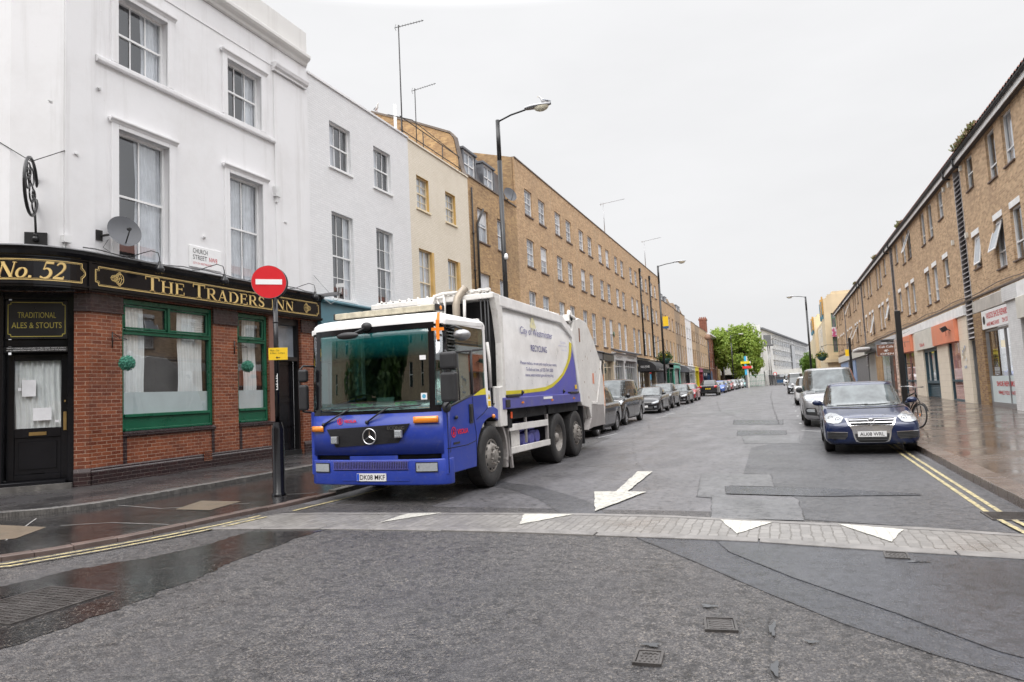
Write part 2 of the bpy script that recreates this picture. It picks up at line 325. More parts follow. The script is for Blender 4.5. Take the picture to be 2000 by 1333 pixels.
def ragged(P, amp, step=.06, lim=400):
    out = []
    for i, a in enumerate(P):
        b = P[(i+1) % len(P)]; d = math.hypot(b[0]-a[0], b[1]-a[1]); n = max(1, min(90, int(d/step)))
        for j in range(n):
            t = j/n; w = math.sin(j*.37+i)*.6+math.sin(j*.9+i*2)*.3+RN.uniform(-.7, .7); nx, ny = -(b[1]-a[1])/d, (b[0]-a[0])/d
            out.append((a[0]+(b[0]-a[0])*t+nx*amp*w*(j > 0), a[1]+(b[1]-a[1])*t+ny*amp*w*(j > 0)))
    return out
sheet('ground', [(-500, -300), (500, -300), (500, 1200), (-500, 1200)], -.02, MT['asphalt_far'])
sheet('junction_road', [(-40, -30), (40, -30), (40, 8.9), (-40, 8.9)], 0, MT['asphalt'])
sheet('road', [(-10.3, 8.9), (4, 8.9), (4, 150), (-10.3, 150)], 0, MT['asphalt_far'])
sheet('cross_street', [(-60, 150), (60, 150), (60, 400), (-60, 400)], 0, MT['asphalt_far'])
K = .004
# resurfaced areas of the road
sheet('road_patch', [(-.81, 17.5), (-.74, 12.6), (-.29, 12.48), (-.22, 10.98), (.09, 9.9), (.13, 8.47), (2.4, 7.9), (2.4, 24), (.6, 24), (.3, 18.5), (-.4, 18.6)], K, MT['asphalt_dark'])
sheet('road_patch', [(-1.45, 12.6), (-.31, 12.46), (-.24, 11.02), (-.87, 11.09), (-.87, 10.3), (-.8, 9.9), (.07, 9.78), (.12, 8.4), (-.9, 8.42), (-1.03, 9.92), (-1.24, 10.0)], 2*K, MT['asphalt_repair'])
sheet('road_patch', [(-.93, 11.04), (.39, 10.88), (1.55, 10.42), (1.6, 10.3), (.35, 10.12), (-.86, 10.28)], 3*K, MT['asphalt_smooth'])
sheet('road_patch', [(-4.57, 11.28), (-3.98, 10.98), (-3.15, 10.06), (-2.55, 9.3), (-2.15, 8.45), (-2.74, 8.45), (-3.51, 9.67), (-4.27, 10.53), (-5.2, 11.2), (-5.2, 11.9)], K, MT['asphalt_dark'])
sheet('road_patch', [(-1.23, 21.5), (.37, 21.34), (.29, 18.56), (-1.02, 18.84)], K, MT['asphalt_repair'])
sheet('road_patch', [(-1.48, 23.75), (.01, 23.34), (.01, 21.6), (-1.39, 21.75)], K, MT['asphalt_smooth'])
sheet('road_patch', [(-1.96, 29.81), (-.06, 28.78), (-.09, 26.13), (-1.83, 26.92)], K, MT['asphalt_smooth'])
sheet('road_patch', [(-6.2, 40), (-2.2, 39), (-2.0, 34), (-5.6, 33)], K, MT['asphalt_repair'])
sheet('road_patch', [(-6.6, 8.95), (-4.9, 8.9), (-5.0, 12.5), (-5.3, 22), (-7.3, 22), (-7.1, 12)], K, MT['asphalt'])
sheet('road_patch', [(-1.57, 7.28), (-.88, 6.41), (-.21, 5.52), (.26, 4.94), (.69, 4.52), (1.3, 4.05), (3, 2.9), (9, 1), (9, 6.8), (2.2, 6.98), (.65, 7.18), (-.49, 7.36)], K, MT['asphalt_smooth'])
sheet('road_patch', [(-.76, 7.3), (-.57, 6.76), (-.03, 5.98), (.59, 5.23), (1.02, 4.65), (1.5, 4.3), (3, 3.4), (9, 1.8), (9, 6.7), (2.2, 6.93), (.65, 7.12), (-.49, 7.31)], 2*K, MT['wet_smooth'])
# wet dark band along the left channel
sheet('wet_road', ragged([(-6.45, 7.15), (-5.45, 7.22), (-5.42, 6.4), (-5.38, 5.7), (-5.2, 4.75), (-5.1, 3.9), (-5.12, 3.1), (-5.6, 2.4), (-8.0, 2.4), (-7.4, 3.6), (-6.95, 4.3), (-6.85, 5.0), (-6.5, 5.45), (-6.33, 6.1)], .035), K, MT['wet_asphalt'])
# joints and cracks
def crack(pts, w=.012, m='black_matt', z=3.4*K, jit=.02, name='road_crack'):
    P = [Vector((x, y, 0)) for x, y in pts]; Q = []
    for a, b in zip(P, P[1:]):
        n = max(2, int((b-a).length/.12)); Q += [a+(b-a)*i/n for i in range(n)]
    Q.append(P[-1]); mb = MB(); L_ = []; R_ = []
    for i, q in enumerate(Q):
        d = (Q[min(i+1, len(Q)-1)]-Q[max(0, i-1)]).normalized(); nn = Vector((-d.y, d.x, 0)); j = RN.uniform(-jit, jit); ww = w*RN.uniform(.0, .8)*.34
        q2 = q+nn*j; zz = rise(q.y)+z
        L_.append((q2.x+nn.x*ww, q2.y+nn.y*ww, zz)); R_.append((q2.x-nn.x*ww, q2.y-nn.y*ww, zz))
    n = len(Q); mb.add(L_+R_, [(i, i+1, n+i+1, n+i) for i in range(n-1)]); o = mb.build(name, MT[m]); o['kind'] = 'structure'; return o
mat('crack_dark', (.028, .027, .027), .6)
for pts, w, j in (([(-1.57, 7.28), (-.88, 6.41), (-.21, 5.52), (.26, 4.94), (.69, 4.52), (1.3, 4.05), (3, 2.9)], .018, .012), ([(-.76, 7.31), (-.57, 6.76), (-.03, 5.98), (.59, 5.23), (1.02, 4.65)], .010, .01),
                  ([(-.17, 5.34), (-.19, 4.83), (-.18, 4.3), (-.16, 3.93), (-.1, 3.3)], .022, .02), ([(-1.03, 9.95), (-.9, 8.5)], .016, .01), ([(-1.45, 12.6), (-1.24, 10), (-1.03, 9.95)], .014, .01), ([(-1.45, 12.6), (-.29, 12.48), (-.22, 10.98)], .012, .01),
                  ([(.09, 9.75), (.13, 8.5)], .016, .012), ([(-.93, 11.04), (.39, 10.88), (1.59, 10.36), (.35, 10.1), (-.86, 10.28), (-.93, 11.04)], .018, .01), ([(-5, 24), (-4, 19), (-3.1, 15), (-2.6, 13)], .02, .05), ([(-3.6, 11.1), (-2.8, 10.6), (-1.3, 10.1)], .01, .03),
                  ([(-5.6, 30), (-4.2, 23), (-1.5, 22.5)], .03, .05), ([(-4.8, 55), (-3.2, 38), (-1.6, 30)], .05, .05), ([(-1.2, 90), (-.95, 60), (-.55, 40), (-.2, 26)], .06, .04), ([(-5.5, 48), (.5, 46.8)], .1, .05), ([(-5.5, 36), (-2, 35.2), (.4, 34.6)], .06, .05),
                  ([(-5.2, 66), (.5, 65)], .12, .05), ([(-1.23, 21.5), (.37, 21.34), (.29, 18.56), (-1.02, 18.84), (-1.23, 21.5)], .022, .02), ([(-1.48, 23.75), (.01, 23.34), (.01, 21.6), (-1.39, 21.75), (-1.48, 23.75)], .03, .02), ([(-1.96, 29.81), (-.06, 28.78), (-.09, 26.13), (-1.83, 26.92), (-1.96, 29.81)], .04, .02),
                  ([(-4.57, 11.28), (-3.15, 10.06), (-2.55, 9.3), (-2.15, 8.5)], .012, .006)):
    crack(pts, w, 'crack_dark', jit=j)
for c in ((-.86, 4.27, .07, .04), (-.17, 4.72, .025, .16), (-.15, 4.1, .03, .13), (.05, 4.55, .05, .03), (.95, 6.66, .10, .03), (-.60, 5.1, .06, .04)):
    pts = [(c[0]+c[2]*math.cos(a)*k_, c[1]+c[3]*math.sin(a)*k_) for a, k_ in [(2*math.pi*i/40, .75+.25*math.sin(3*2*math.pi*i/40+c[0]*9)+RN.uniform(-.16, .16)) for i in range(40)]]
    sheet('puddle', pts, 3*K+.001, MT['puddle'])
# granite give-way band with setts
BT = [(-7.15, 7.35), (-6.88, 8.04), (-6.2, 8.18), (-5.3, 8.27), (-3.44, 8.46), (-2.55, 8.52), (-1.44, 8.51), (-.83, 8.41), (.27, 8.25), (1.22, 8.14), (2.4, 7.82)]
BB = [(-7.1, 7.0), (-6.6, 7.12), (-6, 7.2), (-5.44, 7.3), (-4.2, 7.4), (-3.04, 7.45), (-1.6, 7.41), (-.49, 7.39), (.65, 7.18), (1.8, 7.04), (2.4, 6.93)]
def off(P, d): return [(x, y+d) for x, y in P]
sheet('sett_band', BT+BB[::-1], 3*K, MT['setts'])
sheet('granite_edging', BT+off(BT, -.13)[::-1], 3*K+.003, MT['kerb_granite'])
def kerbline(name, A, B, z, h, m, joint=.9):      # individual kerb stones between two edge lines
    mb = MB()
    def at(P, t):
        n = len(P)-1; i = min(int(t*n), n-1); f = t*n-i; return P[i][0]*(1-f)+P[i+1][0]*f, P[i][1]*(1-f)+P[i+1][1]*f
    Ls = sum(math.hypot(a[0]-b[0], a[1]-b[1]) for a, b in zip(A, A[1:])); n = max(1, int(Ls/joint))
    for i in range(n):
        g = .006/Ls; t0, t1 = i/n+g, (i+1)/n-g; k = 3; dz = RN.uniform(-.004, .004)
        T_ = [t0+(t1-t0)*j/k for j in range(k+1)]; a = [at(A, t) for t in T_]; b = [at(B, t) for t in T_]
        ring = a+b[::-1]; vs = [(x, y, rise(y)+z+dz) for x, y in ring]+[(x, y, rise(y)+z-h) for x, y in ring]; q = len(ring)
        fs = [(j, j+1, q-2-j, q-1-j) for j in range(k)]+[(j, (j+1) % q, q+(j+1) % q, q+j) for j in range(q)]
        mb.add(vs, fs)
    o = mb.build(name, MT[m], bevel=.006, seg=1); o['kind'] = 'structure'; return o
kerbline('granite_edging', off(BB, .02), off(BB, -.15), 3*K+.006, .03, 'kerb_granite', 1.3)
for a in ([(-4.9, 8.22), (-4.4, 8.34), (-4.72, 7.9), (-4.93, 7.58)], [(-3.24, 8.37), (-2.58, 8.44), (-3.05, 7.71)], [(-.78, 8.29), (-.21, 8.21), (-.55, 7.54)], [(.44, 8.2), (1.04, 7.99), (.85, 7.38)]):
    o = sheet('give_way_triangle', ragged(a, .007, .03), 4*K+.003, MT['setts_paint']); 
sheet('road_arrow', ragged([(-2.64, 12.84), (-2.36, 12.83), (-2.31, 10.36), (-2.02, 10.36), (-2.37, 8.67), (-2.82, 10.34), (-2.48, 10.36)], .008, .06), 4*K+.003, MT['paint_white'])
def strip(pts, w, z, m, name):
    mb = MB(); P = [Vector((x, y, 0)) for x, y in pts]; A = []; B = []
    for i, q in enumerate(P):
        d = (P[min(i+1, len(P)-1)]-P[max(0, i-1)]).normalized(); nn = Vector((-d.y, d.x, 0))*w*.5
        A.append((q.x+nn.x, q.y+nn.y, rise(q.y)+z)); B.append((q.x-nn.x, q.y-nn.y, rise(q.y)+z))
    n = len(P); mb.add(A+B, [(i, i+1, n+i+1, n+i) for i in range(n-1)]); o = mb.build(name, MT[m]); o['kind'] = 'structure'; return o
yo = [(-11, 3.2), (-9.3, 3.85), (-8.3, 4.45), (-7.74, 4.85), (-7.4, 5.64), (-7.15, 6.4), (-6.98, 7.1), (-6.9, 7.75)]
strip(yo, .06, 4*K+.004, 'paint_yellow', 'yellow_line'); strip([(x-.17, y+.07) for x, y in yo], .06, 4*K+.004, 'paint_yellow', 'yellow_line')
strip([(-6.88, 8.3), (-6.8, 9.38), (-6.75, 10.2), (-6.9, 14), (-7.3, 20)], .07, 2*K, 'paint_yellow', 'yellow_line')
strip([(2.03, 9.12), (2.07, 12), (2.13, 16), (2.2, 19)], .055, 2*K, 'paint_yellow', 'yellow_line'); strip([(2.16, 9.15), (2.2, 12), (2.26, 16), (2.3, 19)], .055, 2*K, 'paint_yellow', 'yellow_line')
strip([(2.02, 8.62), (2.05, 8.1), (2.12, 7.0)], .055, 4*K+.004, 'paint_yellow', 'yellow_line'); strip([(2.15, 8.62), (2.18, 8.1), (2.25, 7.0)], .055, 4*K+.004, 'paint_yellow', 'yellow_line')
strip([(.45, 23.1), (1.4, 22.2)], .1, 2*K, 'paint_worn', 'bay_marking')
for y in (26, 30.7, 35, 39.5, 44, 49.5, 56, 67): strip([(.5, y), (.52, y+.7)], .08, 2*K, 'paint_worn', 'bay_marking')
for y in (22, 33, 36, 43, 49): strip([(-5.75, y), (-5.5, y+1.6)], .08, 2*K, 'paint_worn', 'bay_marking')
# pavements
OK_ = [(-20, 2.6), (-13, 2.9), (-11, 3.35), (-9.5, 4.1), (-8.7, 4.6), (-8.18, 5.0), (-7.93, 5.4), (-7.68, 6.1), (-7.56, 6.8), (-7.5, 7.5), (-7.36, 8.2), (-7.24, 9.0), (-7.22, 9.8), (-7.28, 10.8), (-7.45, 12.5), (-7.75, 16), (-7.95, 21), (-8.05, 24), (-8.1, 60), (-8.1, 110), (-8.1, 148)]
IK_ = [(-20, 5.2), (-14, 5.6), (-12.2, 6.35), (-11.41, 6.95), (-10.9, 7.35), (-10.6, 7.8), (-10.5, 8.3), (-10.46, 10.4), (-10.45, 13.45), (-10.5, 22), (-10.5, 60), (-10.5, 148)]
def shift(P, dx, dy=0): return [(x+dx*(1 if y > 4.5 else .5), y+(.0 if y > 7 else dy)) for x, y in P]
sheet('lower_pavement', shift(OK_, -.15, .06)+[(-30, 148), (-30, 2.6)], .048, MT['wet_asphalt'], thick=.1)
kerbline('kerb', OK_[:13], shift(OK_, -.16, .07)[:13], .055, .1, 'kerb_red', .9); kerbline('kerb', OK_[12:], shift(OK_, -.16)[12:], .085, .12, 'kerb_dark', .9)
sheet('pavement', shift(IK_, -.2, .08)+[(-32, 148), (-32, 5.2)], .125, MT['flag_dark'], thick=.12)
kerbline('kerb', IK_, shift(IK_, -.21, .09), .13, .12, 'kerb_dark', .9)
RK = [(9, 5.2), (5.5, 5.9), (3.6, 6.9), (2.75, 7.9), (2.44, 9.1), (2.44, 12), (2.5, 16), (2.55, 30), (2.55, 60), (2.55, 106)]
RB = [(9, 5.5), (5.6, 6.2), (3.8, 7.15), (3.05, 8.1), (2.75, 9.2), (2.75, 12), (2.8, 16), (2.86, 30), (2.86, 60), (2.86, 106)]
sheet('pavement', [(x-.01, y) for x, y in RB]+[(30, 106), (30, 5.5)], .12, MT['flag_wet'], thick=.12)
kerbline('kerb', RK, RB, .125, .14, 'kerb_right', 1.6)
mat('joint_grey', (.26, .25, .24), .6, var=.4, scale=9)
sheet('tactile_paving', [(-8.85, 7.95), (-9.15, 8.75), (-8.3, 8.75), (-8.15, 7.95)], .053, MT['tactile_buff'])
sheet('tactile_paving', [(-11.0, 6.5), (-9.6, 6.48), (-9.19, 5.81), (-9.6, 5.5), (-11.6, 5.5)], .053, MT['tactile_buff'])
for pts in ([(-10.4, 8.2), (-9.2, 8.0), (-8.0, 8.6)], [(-9.5, 6.6), (-8.9, 6.9), (-7.8, 6.9)], [(-9.2, 5.7), (-10.6, 7.0)], [(-8.4, 9.6), (-8.0, 9.5), (-7.6, 9.7)]):
    strip(pts, .02, .0525, 'joint_grey', 'pavement_joint')
# iron covers in the road
def cover(x, y, w, h, rot, label, kind):
    r = thing('utility_cover', label, 'manhole cover', (x, y, .014), rot=rot, local=True, group='iron covers in the road')
    f = MB()
    for a in ((-w/2, w/2, -h/2, -h/2+.016), (-w/2, w/2, h/2-.016, h/2), (-w/2, -w/2+.016, -h/2+.016, h/2-.016), (w/2-.016, w/2, -h/2+.016, h/2-.016)): f.box(a[0], a[1], a[2], a[3], -.02, .004)
    f.build('frame', MT['cast_iron'], r)
    l = MB(); l.box(-w/2+.02, w/2-.02, -h/2+.02, h/2-.02, -.02, -.002)
    if kind == 0:
        for i in range(5):
            yy = -h/2+.04+i*(h-.08)/4; l.tube([(-w/2+.03+j*(w-.06)/10, yy+.006*math.sin(j*1.3+i), -.001) for j in range(11)], .003, 5)
    else:
        for i in range(4):
            for j in range(4): l.box(-w/2+.035+j*(w-.06)/4+(i % 2)*.01, -w/2+.02+(j+1)*(w-.06)/4+(i % 2)*.01, -h/2+.035+i*(h-.06)/4, -h/2+.02+(i+1)*(h-.06)/4, -.003, .002)
        if kind == 1: l.box(-w/2+.04, w/2-.04, h/2-.05, h/2-.03, -.002, .003)
    l.build('lid', MT['cast_iron'], r)
cover(-.49, 4.735, .205, .25, R(8), 'rectangular iron cover with wavy pattern, right of the small square one in the near road', 0)
cover(-.84, 4.07, .165, .21, R(4), 'small square iron cover nearest the bottom edge of the photo', 1)
cover(.82, 6.86, .19, .23, R(-3), 'iron cover in the wet dark asphalt just below the granite band', 2)
r = thing('drain_grate', 'slatted iron drain grate in the gutter beside the right kerb', 'drain', (2.2, 8.88, .01), local=True)
g = MB(); g.box(-.22, .2, -.22, .22, -.05, -.03, 1)
for i in range(9): g.box(-.22, .2, -.21+i*.05, -.19+i*.05, -.03, .004)
g.build('bars', [MT['cast_iron'], MT['black_matt']], r)
g = MB()
for a in ((-.24, -.22, -.24, .24), (.2, .22, -.24, .24), (-.22, .2, .22, .24), (-.22, .2, -.24, -.22)): g.box(*a, -.04, .006)
g.build('frame', MT['cast_iron'], r)
r = thing('chamber_cover', 'wide chequered iron cover in the wet dark band at the left edge', 'manhole cover', (-6.05, 3.95, .006), rot=R(0), local=True)
g = MB()
g.box(-.35, .42, -.42, .4, -.02, .004, 0)
for i in range(14):
    for j in range(13):
        x = -.33+j*.057; y = -.40+i*.057; s = 1 if (i+j) % 2 else -1
        g.obox((x+.02, y+.02, .006), (.021, .021*s*.5, 0), (-.006*s, .012, 0), (0, 0, .003))
g.build('lid', MT['cast_iron'], r)
g = MB()
for a in ((-.38, -.35, -.45, .43), (.42, .45, -.45, .43), (-.35, .42, .4, .43), (-.35, .42, -.45, -.42)): g.box(*a, -.02, .010)
g.build('frame', MT['cast_iron'], r)

# ------------------------------------------------------------------ lettering
_tc = {}
def text_verts(s, size=1, bold=0, align='LEFT', spacing=1, shear=0):
    k = (s, bold, align, spacing, shear)
    if k not in _tc:
        cu = bpy.data.curves.new('t', 'FONT'); cu.body = s; cu.size = 1; cu.align_x = align; cu.offset = bold; cu.space_character = spacing; cu.shear = shear; cu.resolution_u = 3
        o = bpy.data.objects.new('t', cu); COL.objects.link(o); bpy.context.view_layer.update()
        me = o.evaluated_get(bpy.context.evaluated_depsgraph_get()).to_mesh()
        _tc[k] = ([tuple(v.co) for v in me.vertices], [list(p.vertices) for p in me.polygons]); bpy.data.objects.remove(o); bpy.data.curves.remove(cu)
    v, f = _tc[k]; return v, f
def put_text(mb, s, O, U, V, N_, width=None, height=None, depth=.004, m=0, bold=0, spacing=1, shear=0, both=False):
    """fit the string into width x height on the plane O + U*u + V*v, raised by depth along N_"""
    v, f = text_verts(s, 1, bold, 'LEFT', spacing, shear)
    x0 = min(p[0] for p in v); x1 = max(p[0] for p in v); y0 = min(p[1] for p in v); y1 = max(p[1] for p in v)
    sy = height/(y1-y0); sx = (width/(x1-x0)) if width else sy
    O, U, V, N_ = Vector(O), Vector(U), Vector(V), Vector(N_)
    mb.add([O+U*((p[0]-x0)*sx)+V*((p[1]-y0)*sy)+N_*depth for p in v], f, m)
    return mb
# broad-stroke serif capitals: strokes are (points, widths)
def _arc(cx, cy, rx, ry, a0, a1, n=10): return [(cx+rx*math.cos(R(a0+(a1-a0)*i/n)), cy+ry*math.sin(R(a0+(a1-a0)*i/n))) for i in range(n+1)]
def _w(n, lo, hi): return [lo+(hi-lo)*math.sin(math.pi*i/(n-1)) for i in range(n)]
TK, TN, SF = .17, .055, .045
def _stem(x, tk=TK, a=0, b=1): return [([(x, a), (x, b)], tk)]+([([(x-tk*.5-.08, a+SF/2), (x+tk*.5+.08, a+SF/2)], SF)] if a == 0 else [])+([([(x-tk*.5-.08, b-SF/2), (x+tk*.5+.08, b-SF/2)], SF)] if b == 1 else [])
def _tick(x, y0, y1): return [([(x, y0), (x, y1)], .05)]
def _curve(pts, lo, hi): return [(pts, _w(len(pts), lo, hi))]
G_ = {
 'T': (.9, _stem(.45, b=.99)+[([(.03, .97), (.87, .97)], TN)]+_tick(.04, .78, .99)+_tick(.86, .78, .99)),
 'H': (.98, _stem(.19)+_stem(.79)+[([(.2, .52), (.78, .52)], TN)]),
 'E': (.80, _stem(.19)+[([(.2, .975), (.72, .975)], TN), ([(.2, .025), (.76, .025)], TN), ([(.2, .53), (.58, .53)], TN)]+_tick(.71, .76, 1)+_tick(.75, 0, .26)+_tick(.58, .42, .64)),
 'R': (.92, _stem(.19)+[([(.2, .975), (.5, .975)], TN), ([(.2, .5), (.5, .5)], TN)]+_curve(_arc(.48, .737, .22, .237, 90, -90), TN, .17)+[([(.45, .5), (.80, .03)], .16), ([(.7, .02), (.95, .02)], SF)]),
 'A': (.94, [([(.13, 0), (.46, 1)], .06), ([(.45, 1), (.78, 0)], .17), ([(.22, .34), (.66, .34)], TN), ([(.0, .02), (.28, .02)], SF), ([(.62, .02), (.96, .02)], SF)]),
 'D': (.98, _stem(.19)+[([(.2, .975), (.45, .975)], TN), ([(.2, .025), (.45, .025)], TN)]+_curve(_arc(.43, .5, .43, .475, 90, -90, 14), TN, .18)),
 'S': (.70, _curve(_arc(.36, .74, .23, .235, 20, 200, 8)+[(.22, .58), (.36, .5), (.52, .42)]+_arc(.35, .26, .23, .235, 30, -165, 8)[1:], TN, .17)+_tick(.6, .74, .94)+_tick(.1, .05, .28)),
 'I': (.42, _stem(.21)),
 'N': (1.0, _stem(.16, .06)+_stem(.84, .06)+[([(.14, .97), (.84, .05)], .17)]),
 'o': (.62, _curve(_arc(.3, .31, .24, .29, 90, -90), .05, .15)+_curve(_arc(.3, .31, .24, .29, 90, 270), .05, .15)),
 '.': (.25, [([(.12, 0), (.12, .14)], .14)]),
 '5': (.62, [([(.16, .94), (.56, .94)], .14), ([(.16, .98), (.12, .52)], .05)]+_curve([(.12, .52)]+_arc(.26, .31, .27, .29, 95, -120, 10), .05, .16)+[([(.03, .1), (.15, .05)], .1)]),
 '2': (.64, _curve(_arc(.3, .72, .22, .25, 160, -25, 9)+[(.42, .45), (.2, .2), (.06, .06)], .06, .15)+[([(.04, .06), (.58, .06)], .13)]+_tick(.58, 0, .2)),
 ' ': (.42, []),
}
def serif(mb, s, place, h, gap=.07, wid=1, shear=0, m=0, sizes=None):
    x = 0
    for i, ch in enumerate(s):
        adv, st = G_[ch]; k = sizes[i] if sizes else 1
        for pts, w in st:
            n = len(pts); A = []; B = []
            for j, (px, py) in enumerate(pts):
                q = pts[min(j+1, n-1)]; p0 = pts[max(j-1, 0)]; dx, dy = q[0]-p0[0], q[1]-p0[1]; l = math.hypot(dx, dy) or 1
                ww = (w[j] if isinstance(w, list) else w)*.5; nx, ny = -dy/l*ww, dx/l*ww
                for L_, sg in ((A, 1), (B, -1)):
                    X_, Y_ = (px+nx*sg)*k, (py+ny*sg)*k; L_.append(place((x+X_*wid+shear*Y_)*h, Y_*h))
            mb.add(A+B, [(j, j+1, n+j+1, n+j) for j in range(n-1)], m)
        x += (adv*k+gap)*wid
    return x*h
def serif_len(s, gap=.07, wid=1, sizes=None): return sum((G_[c][0]*(sizes[i] if sizes else 1)+gap)*wid for i, c in enumerate(s))
# ------------------------------------------------------------------ building kit
class Face:
    def __init__(s, O, U, N_): s.O, s.U, s.N = Vector(O), Vector(U).normalized(), Vector(N_).normalized()
    def P(s, u, v, d=0): return s.O+s.U*u+Vector((0, 0, v))-s.N*d
    def box(s, mb, u0, u1, v0, v1, d0, d1, m=0):
        vs = [s.P(u, v, d) for v in (v0, v1) for d in (d0, d1) for u in (u0, u1)]
        mb.add(vs, [(0, 2, 3, 1), (4, 5, 7, 6), (0, 1, 5, 4), (2, 6, 7, 3), (0, 4, 6, 2), (1, 3, 7, 5)], m)
    def quad(s, mb, u0, u1, v0, v1, d, m=0): mb.add([s.P(u0, v0, d), s.P(u1, v0, d), s.P(u1, v1, d), s.P(u0, v1, d)], [(0, 1, 2, 3)], m)
    def prof(s, mb, pts, u0, u1, m=0):       # profile of (d, v) run along u
        n = len(pts); vs = [s.P(u0, v, d) for d, v in pts]+[s.P(u1, v, d) for d, v in pts]
        mb.add(vs, [tuple(range(n))[::-1], tuple(range(n, 2*n))]+[(i, (i+1) % n, n+(i+1) % n, n+i) for i in range(n)], m)
    def wall(s, mb, u0, u1, v0, v1, holes=(), dep=.15, m=0, mr=None):
        us = sorted({u0, u1, *[x for h in holes for x in h[:2] if u0 < x < u1]}); vs = sorted({v0, v1, *[x for h in holes for x in h[2:4] if v0 < x < v1]})
        for i in range(len(us)-1):
            for j in range(len(vs)-1):
                cu, cv = (us[i]+us[i+1])/2, (vs[j]+vs[j+1])/2
                if not any(h[0] < cu < h[1] and h[2] < cv < h[3] for h in holes): s.quad(mb, us[i], us[i+1], vs[j], vs[j+1], 0, m)
        for h in holes:
            a, b, c, d = h[:4]; P = s.P; k = m if mr is None else mr
            mb.add([P(a, c, 0), P(a, d, 0), P(a, d, dep), P(a, c, dep)], [(0, 1, 2, 3)], k); mb.add([P(b, c, 0), P(b, d, 0), P(b, d, dep), P(b, c, dep)], [(0, 1, 2, 3)], k)
            mb.add([P(a, c, 0), P(b, c, 0), P(b, c, dep), P(a, c, dep)], [(0, 1, 2, 3)], k); mb.add([P(a, d, 0), P(b, d, 0), P(b, d, dep), P(a, d, dep)], [(0, 1, 2, 3)], k)
def wave(F, mb, u0, u1, v0, v1, d, amp=.03, waves=6, m=0, n=None):   # hanging cloth with folds
    n = n or max(8, int(waves*6)); us = [u0+(u1-u0)*i/n for i in range(n+1)]; vv = [v0+(v1-v0)*j/6 for j in range(7)]; ph = RN.uniform(0, 6)
    mb.grid(lambda u, v: F.P(u+.02*math.sin(3*v+ph), v, d+amp*math.sin((u-u0)/(u1-u0)*waves*6.283+ph)*(1.15-.3*(v-v0)/(v1-v0))+amp*.4*math.sin(u*31+v)), us, vv, m)
def window(F, a, b, c, d, parent, frame='window_white', dep=.12, cols=2, rows=(1, 1), pane='dark_pane', curtain=None, sill='stone_sill', sillx=.08, fr=.055, bar=.025, siln=.07, meet=.5, openp=False, label=None):
    g = MB(); B = F.box
    B(g, a, a+fr, c, d, dep-.03, dep+.04); B(g, b-fr, b, c, d, dep-.03, dep+.04); B(g, a+fr, b-fr, d-fr, d, dep-.03, dep+.04); B(g, a+fr, b-fr, c, c+fr, dep-.03, dep+.04)
    mid = c+(d-c)*meet
    if rows[0]:
        B(g, a+fr, b-fr, mid-.025, mid+.025, dep-.025, dep+.03)
        for (lo, hi, nr) in ((c+fr, mid-.025, rows[0]), (mid+.025, d-fr, rows[1])):
            for k in range(1, nr):
                v = lo+(hi-lo)*k/nr; B(g, a+fr, b-fr, v-bar/2, v+bar/2, dep, dep+.018)
            for k in range(1, cols):
                u = a+fr+(b-a-2*fr)*k/cols; B(g, u-bar/2, u+bar/2, lo, hi, dep-.001, dep+.019)
    elif cols > 1:
        for k in range(1, cols):
            u = a+fr+(b-a-2*fr)*k/cols; B(g, u-bar, u+bar, c+fr, d-fr, dep-.02, dep+.03)
    w = g.build('window', MT[frame], parent)
    if label: w['label'] = label
    p = MB(); F.quad(p, a+fr*.5, b-fr*.5, c+fr*.5, d-fr*.5, dep+.022)
    mats = [MT[pane]]
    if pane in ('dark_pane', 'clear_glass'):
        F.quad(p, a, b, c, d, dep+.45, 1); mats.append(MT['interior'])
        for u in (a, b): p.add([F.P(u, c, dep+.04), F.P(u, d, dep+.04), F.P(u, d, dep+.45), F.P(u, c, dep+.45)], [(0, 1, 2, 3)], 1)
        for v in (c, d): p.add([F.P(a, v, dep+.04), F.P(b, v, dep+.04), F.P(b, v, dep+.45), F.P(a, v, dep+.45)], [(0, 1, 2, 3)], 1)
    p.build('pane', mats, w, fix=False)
    if pane == 'pane_blue' and not curtain and RN.random() < .6:
        q = MB(); s_ = RN.random()
        if s_ < .5: F.quad(q, a+fr, b-fr, mid+(d-mid)*RN.uniform(-.6, .5), d-fr, dep+.019)
        else:
            for u0, u1 in ((a+fr, a+fr+(b-a)*RN.uniform(.12, .3)), (b-fr-(b-a)*RN.uniform(.1, .3), b-fr)): F.quad(q, u0, u1, c+fr, d-fr, dep+.019)
        q.build('blind' if s_ < .5 else 'curtain', MT['net'], w, fix=False)
    if curtain:
        q = MB()
        for f0, f1, nw in curtain: wave(F, q, a+(b-a)*f0, a+(b-a)*f1, c+.02, d-.02, dep+.07, .018, nw)
        q.build('curtain', MT['net'], w)
    if sill:
        q = MB(); B(q, a-sillx, b+sillx, c-siln, c+.003, -.06, dep); q.build('sill', MT[sill], w)
    return w
LF = Face((-13.3, 0, 0), (0, 1, 0), (1, 0, 0)); RF = Face((7.7, 0, 0), (0, 1, 0), (-1, 0, 0))

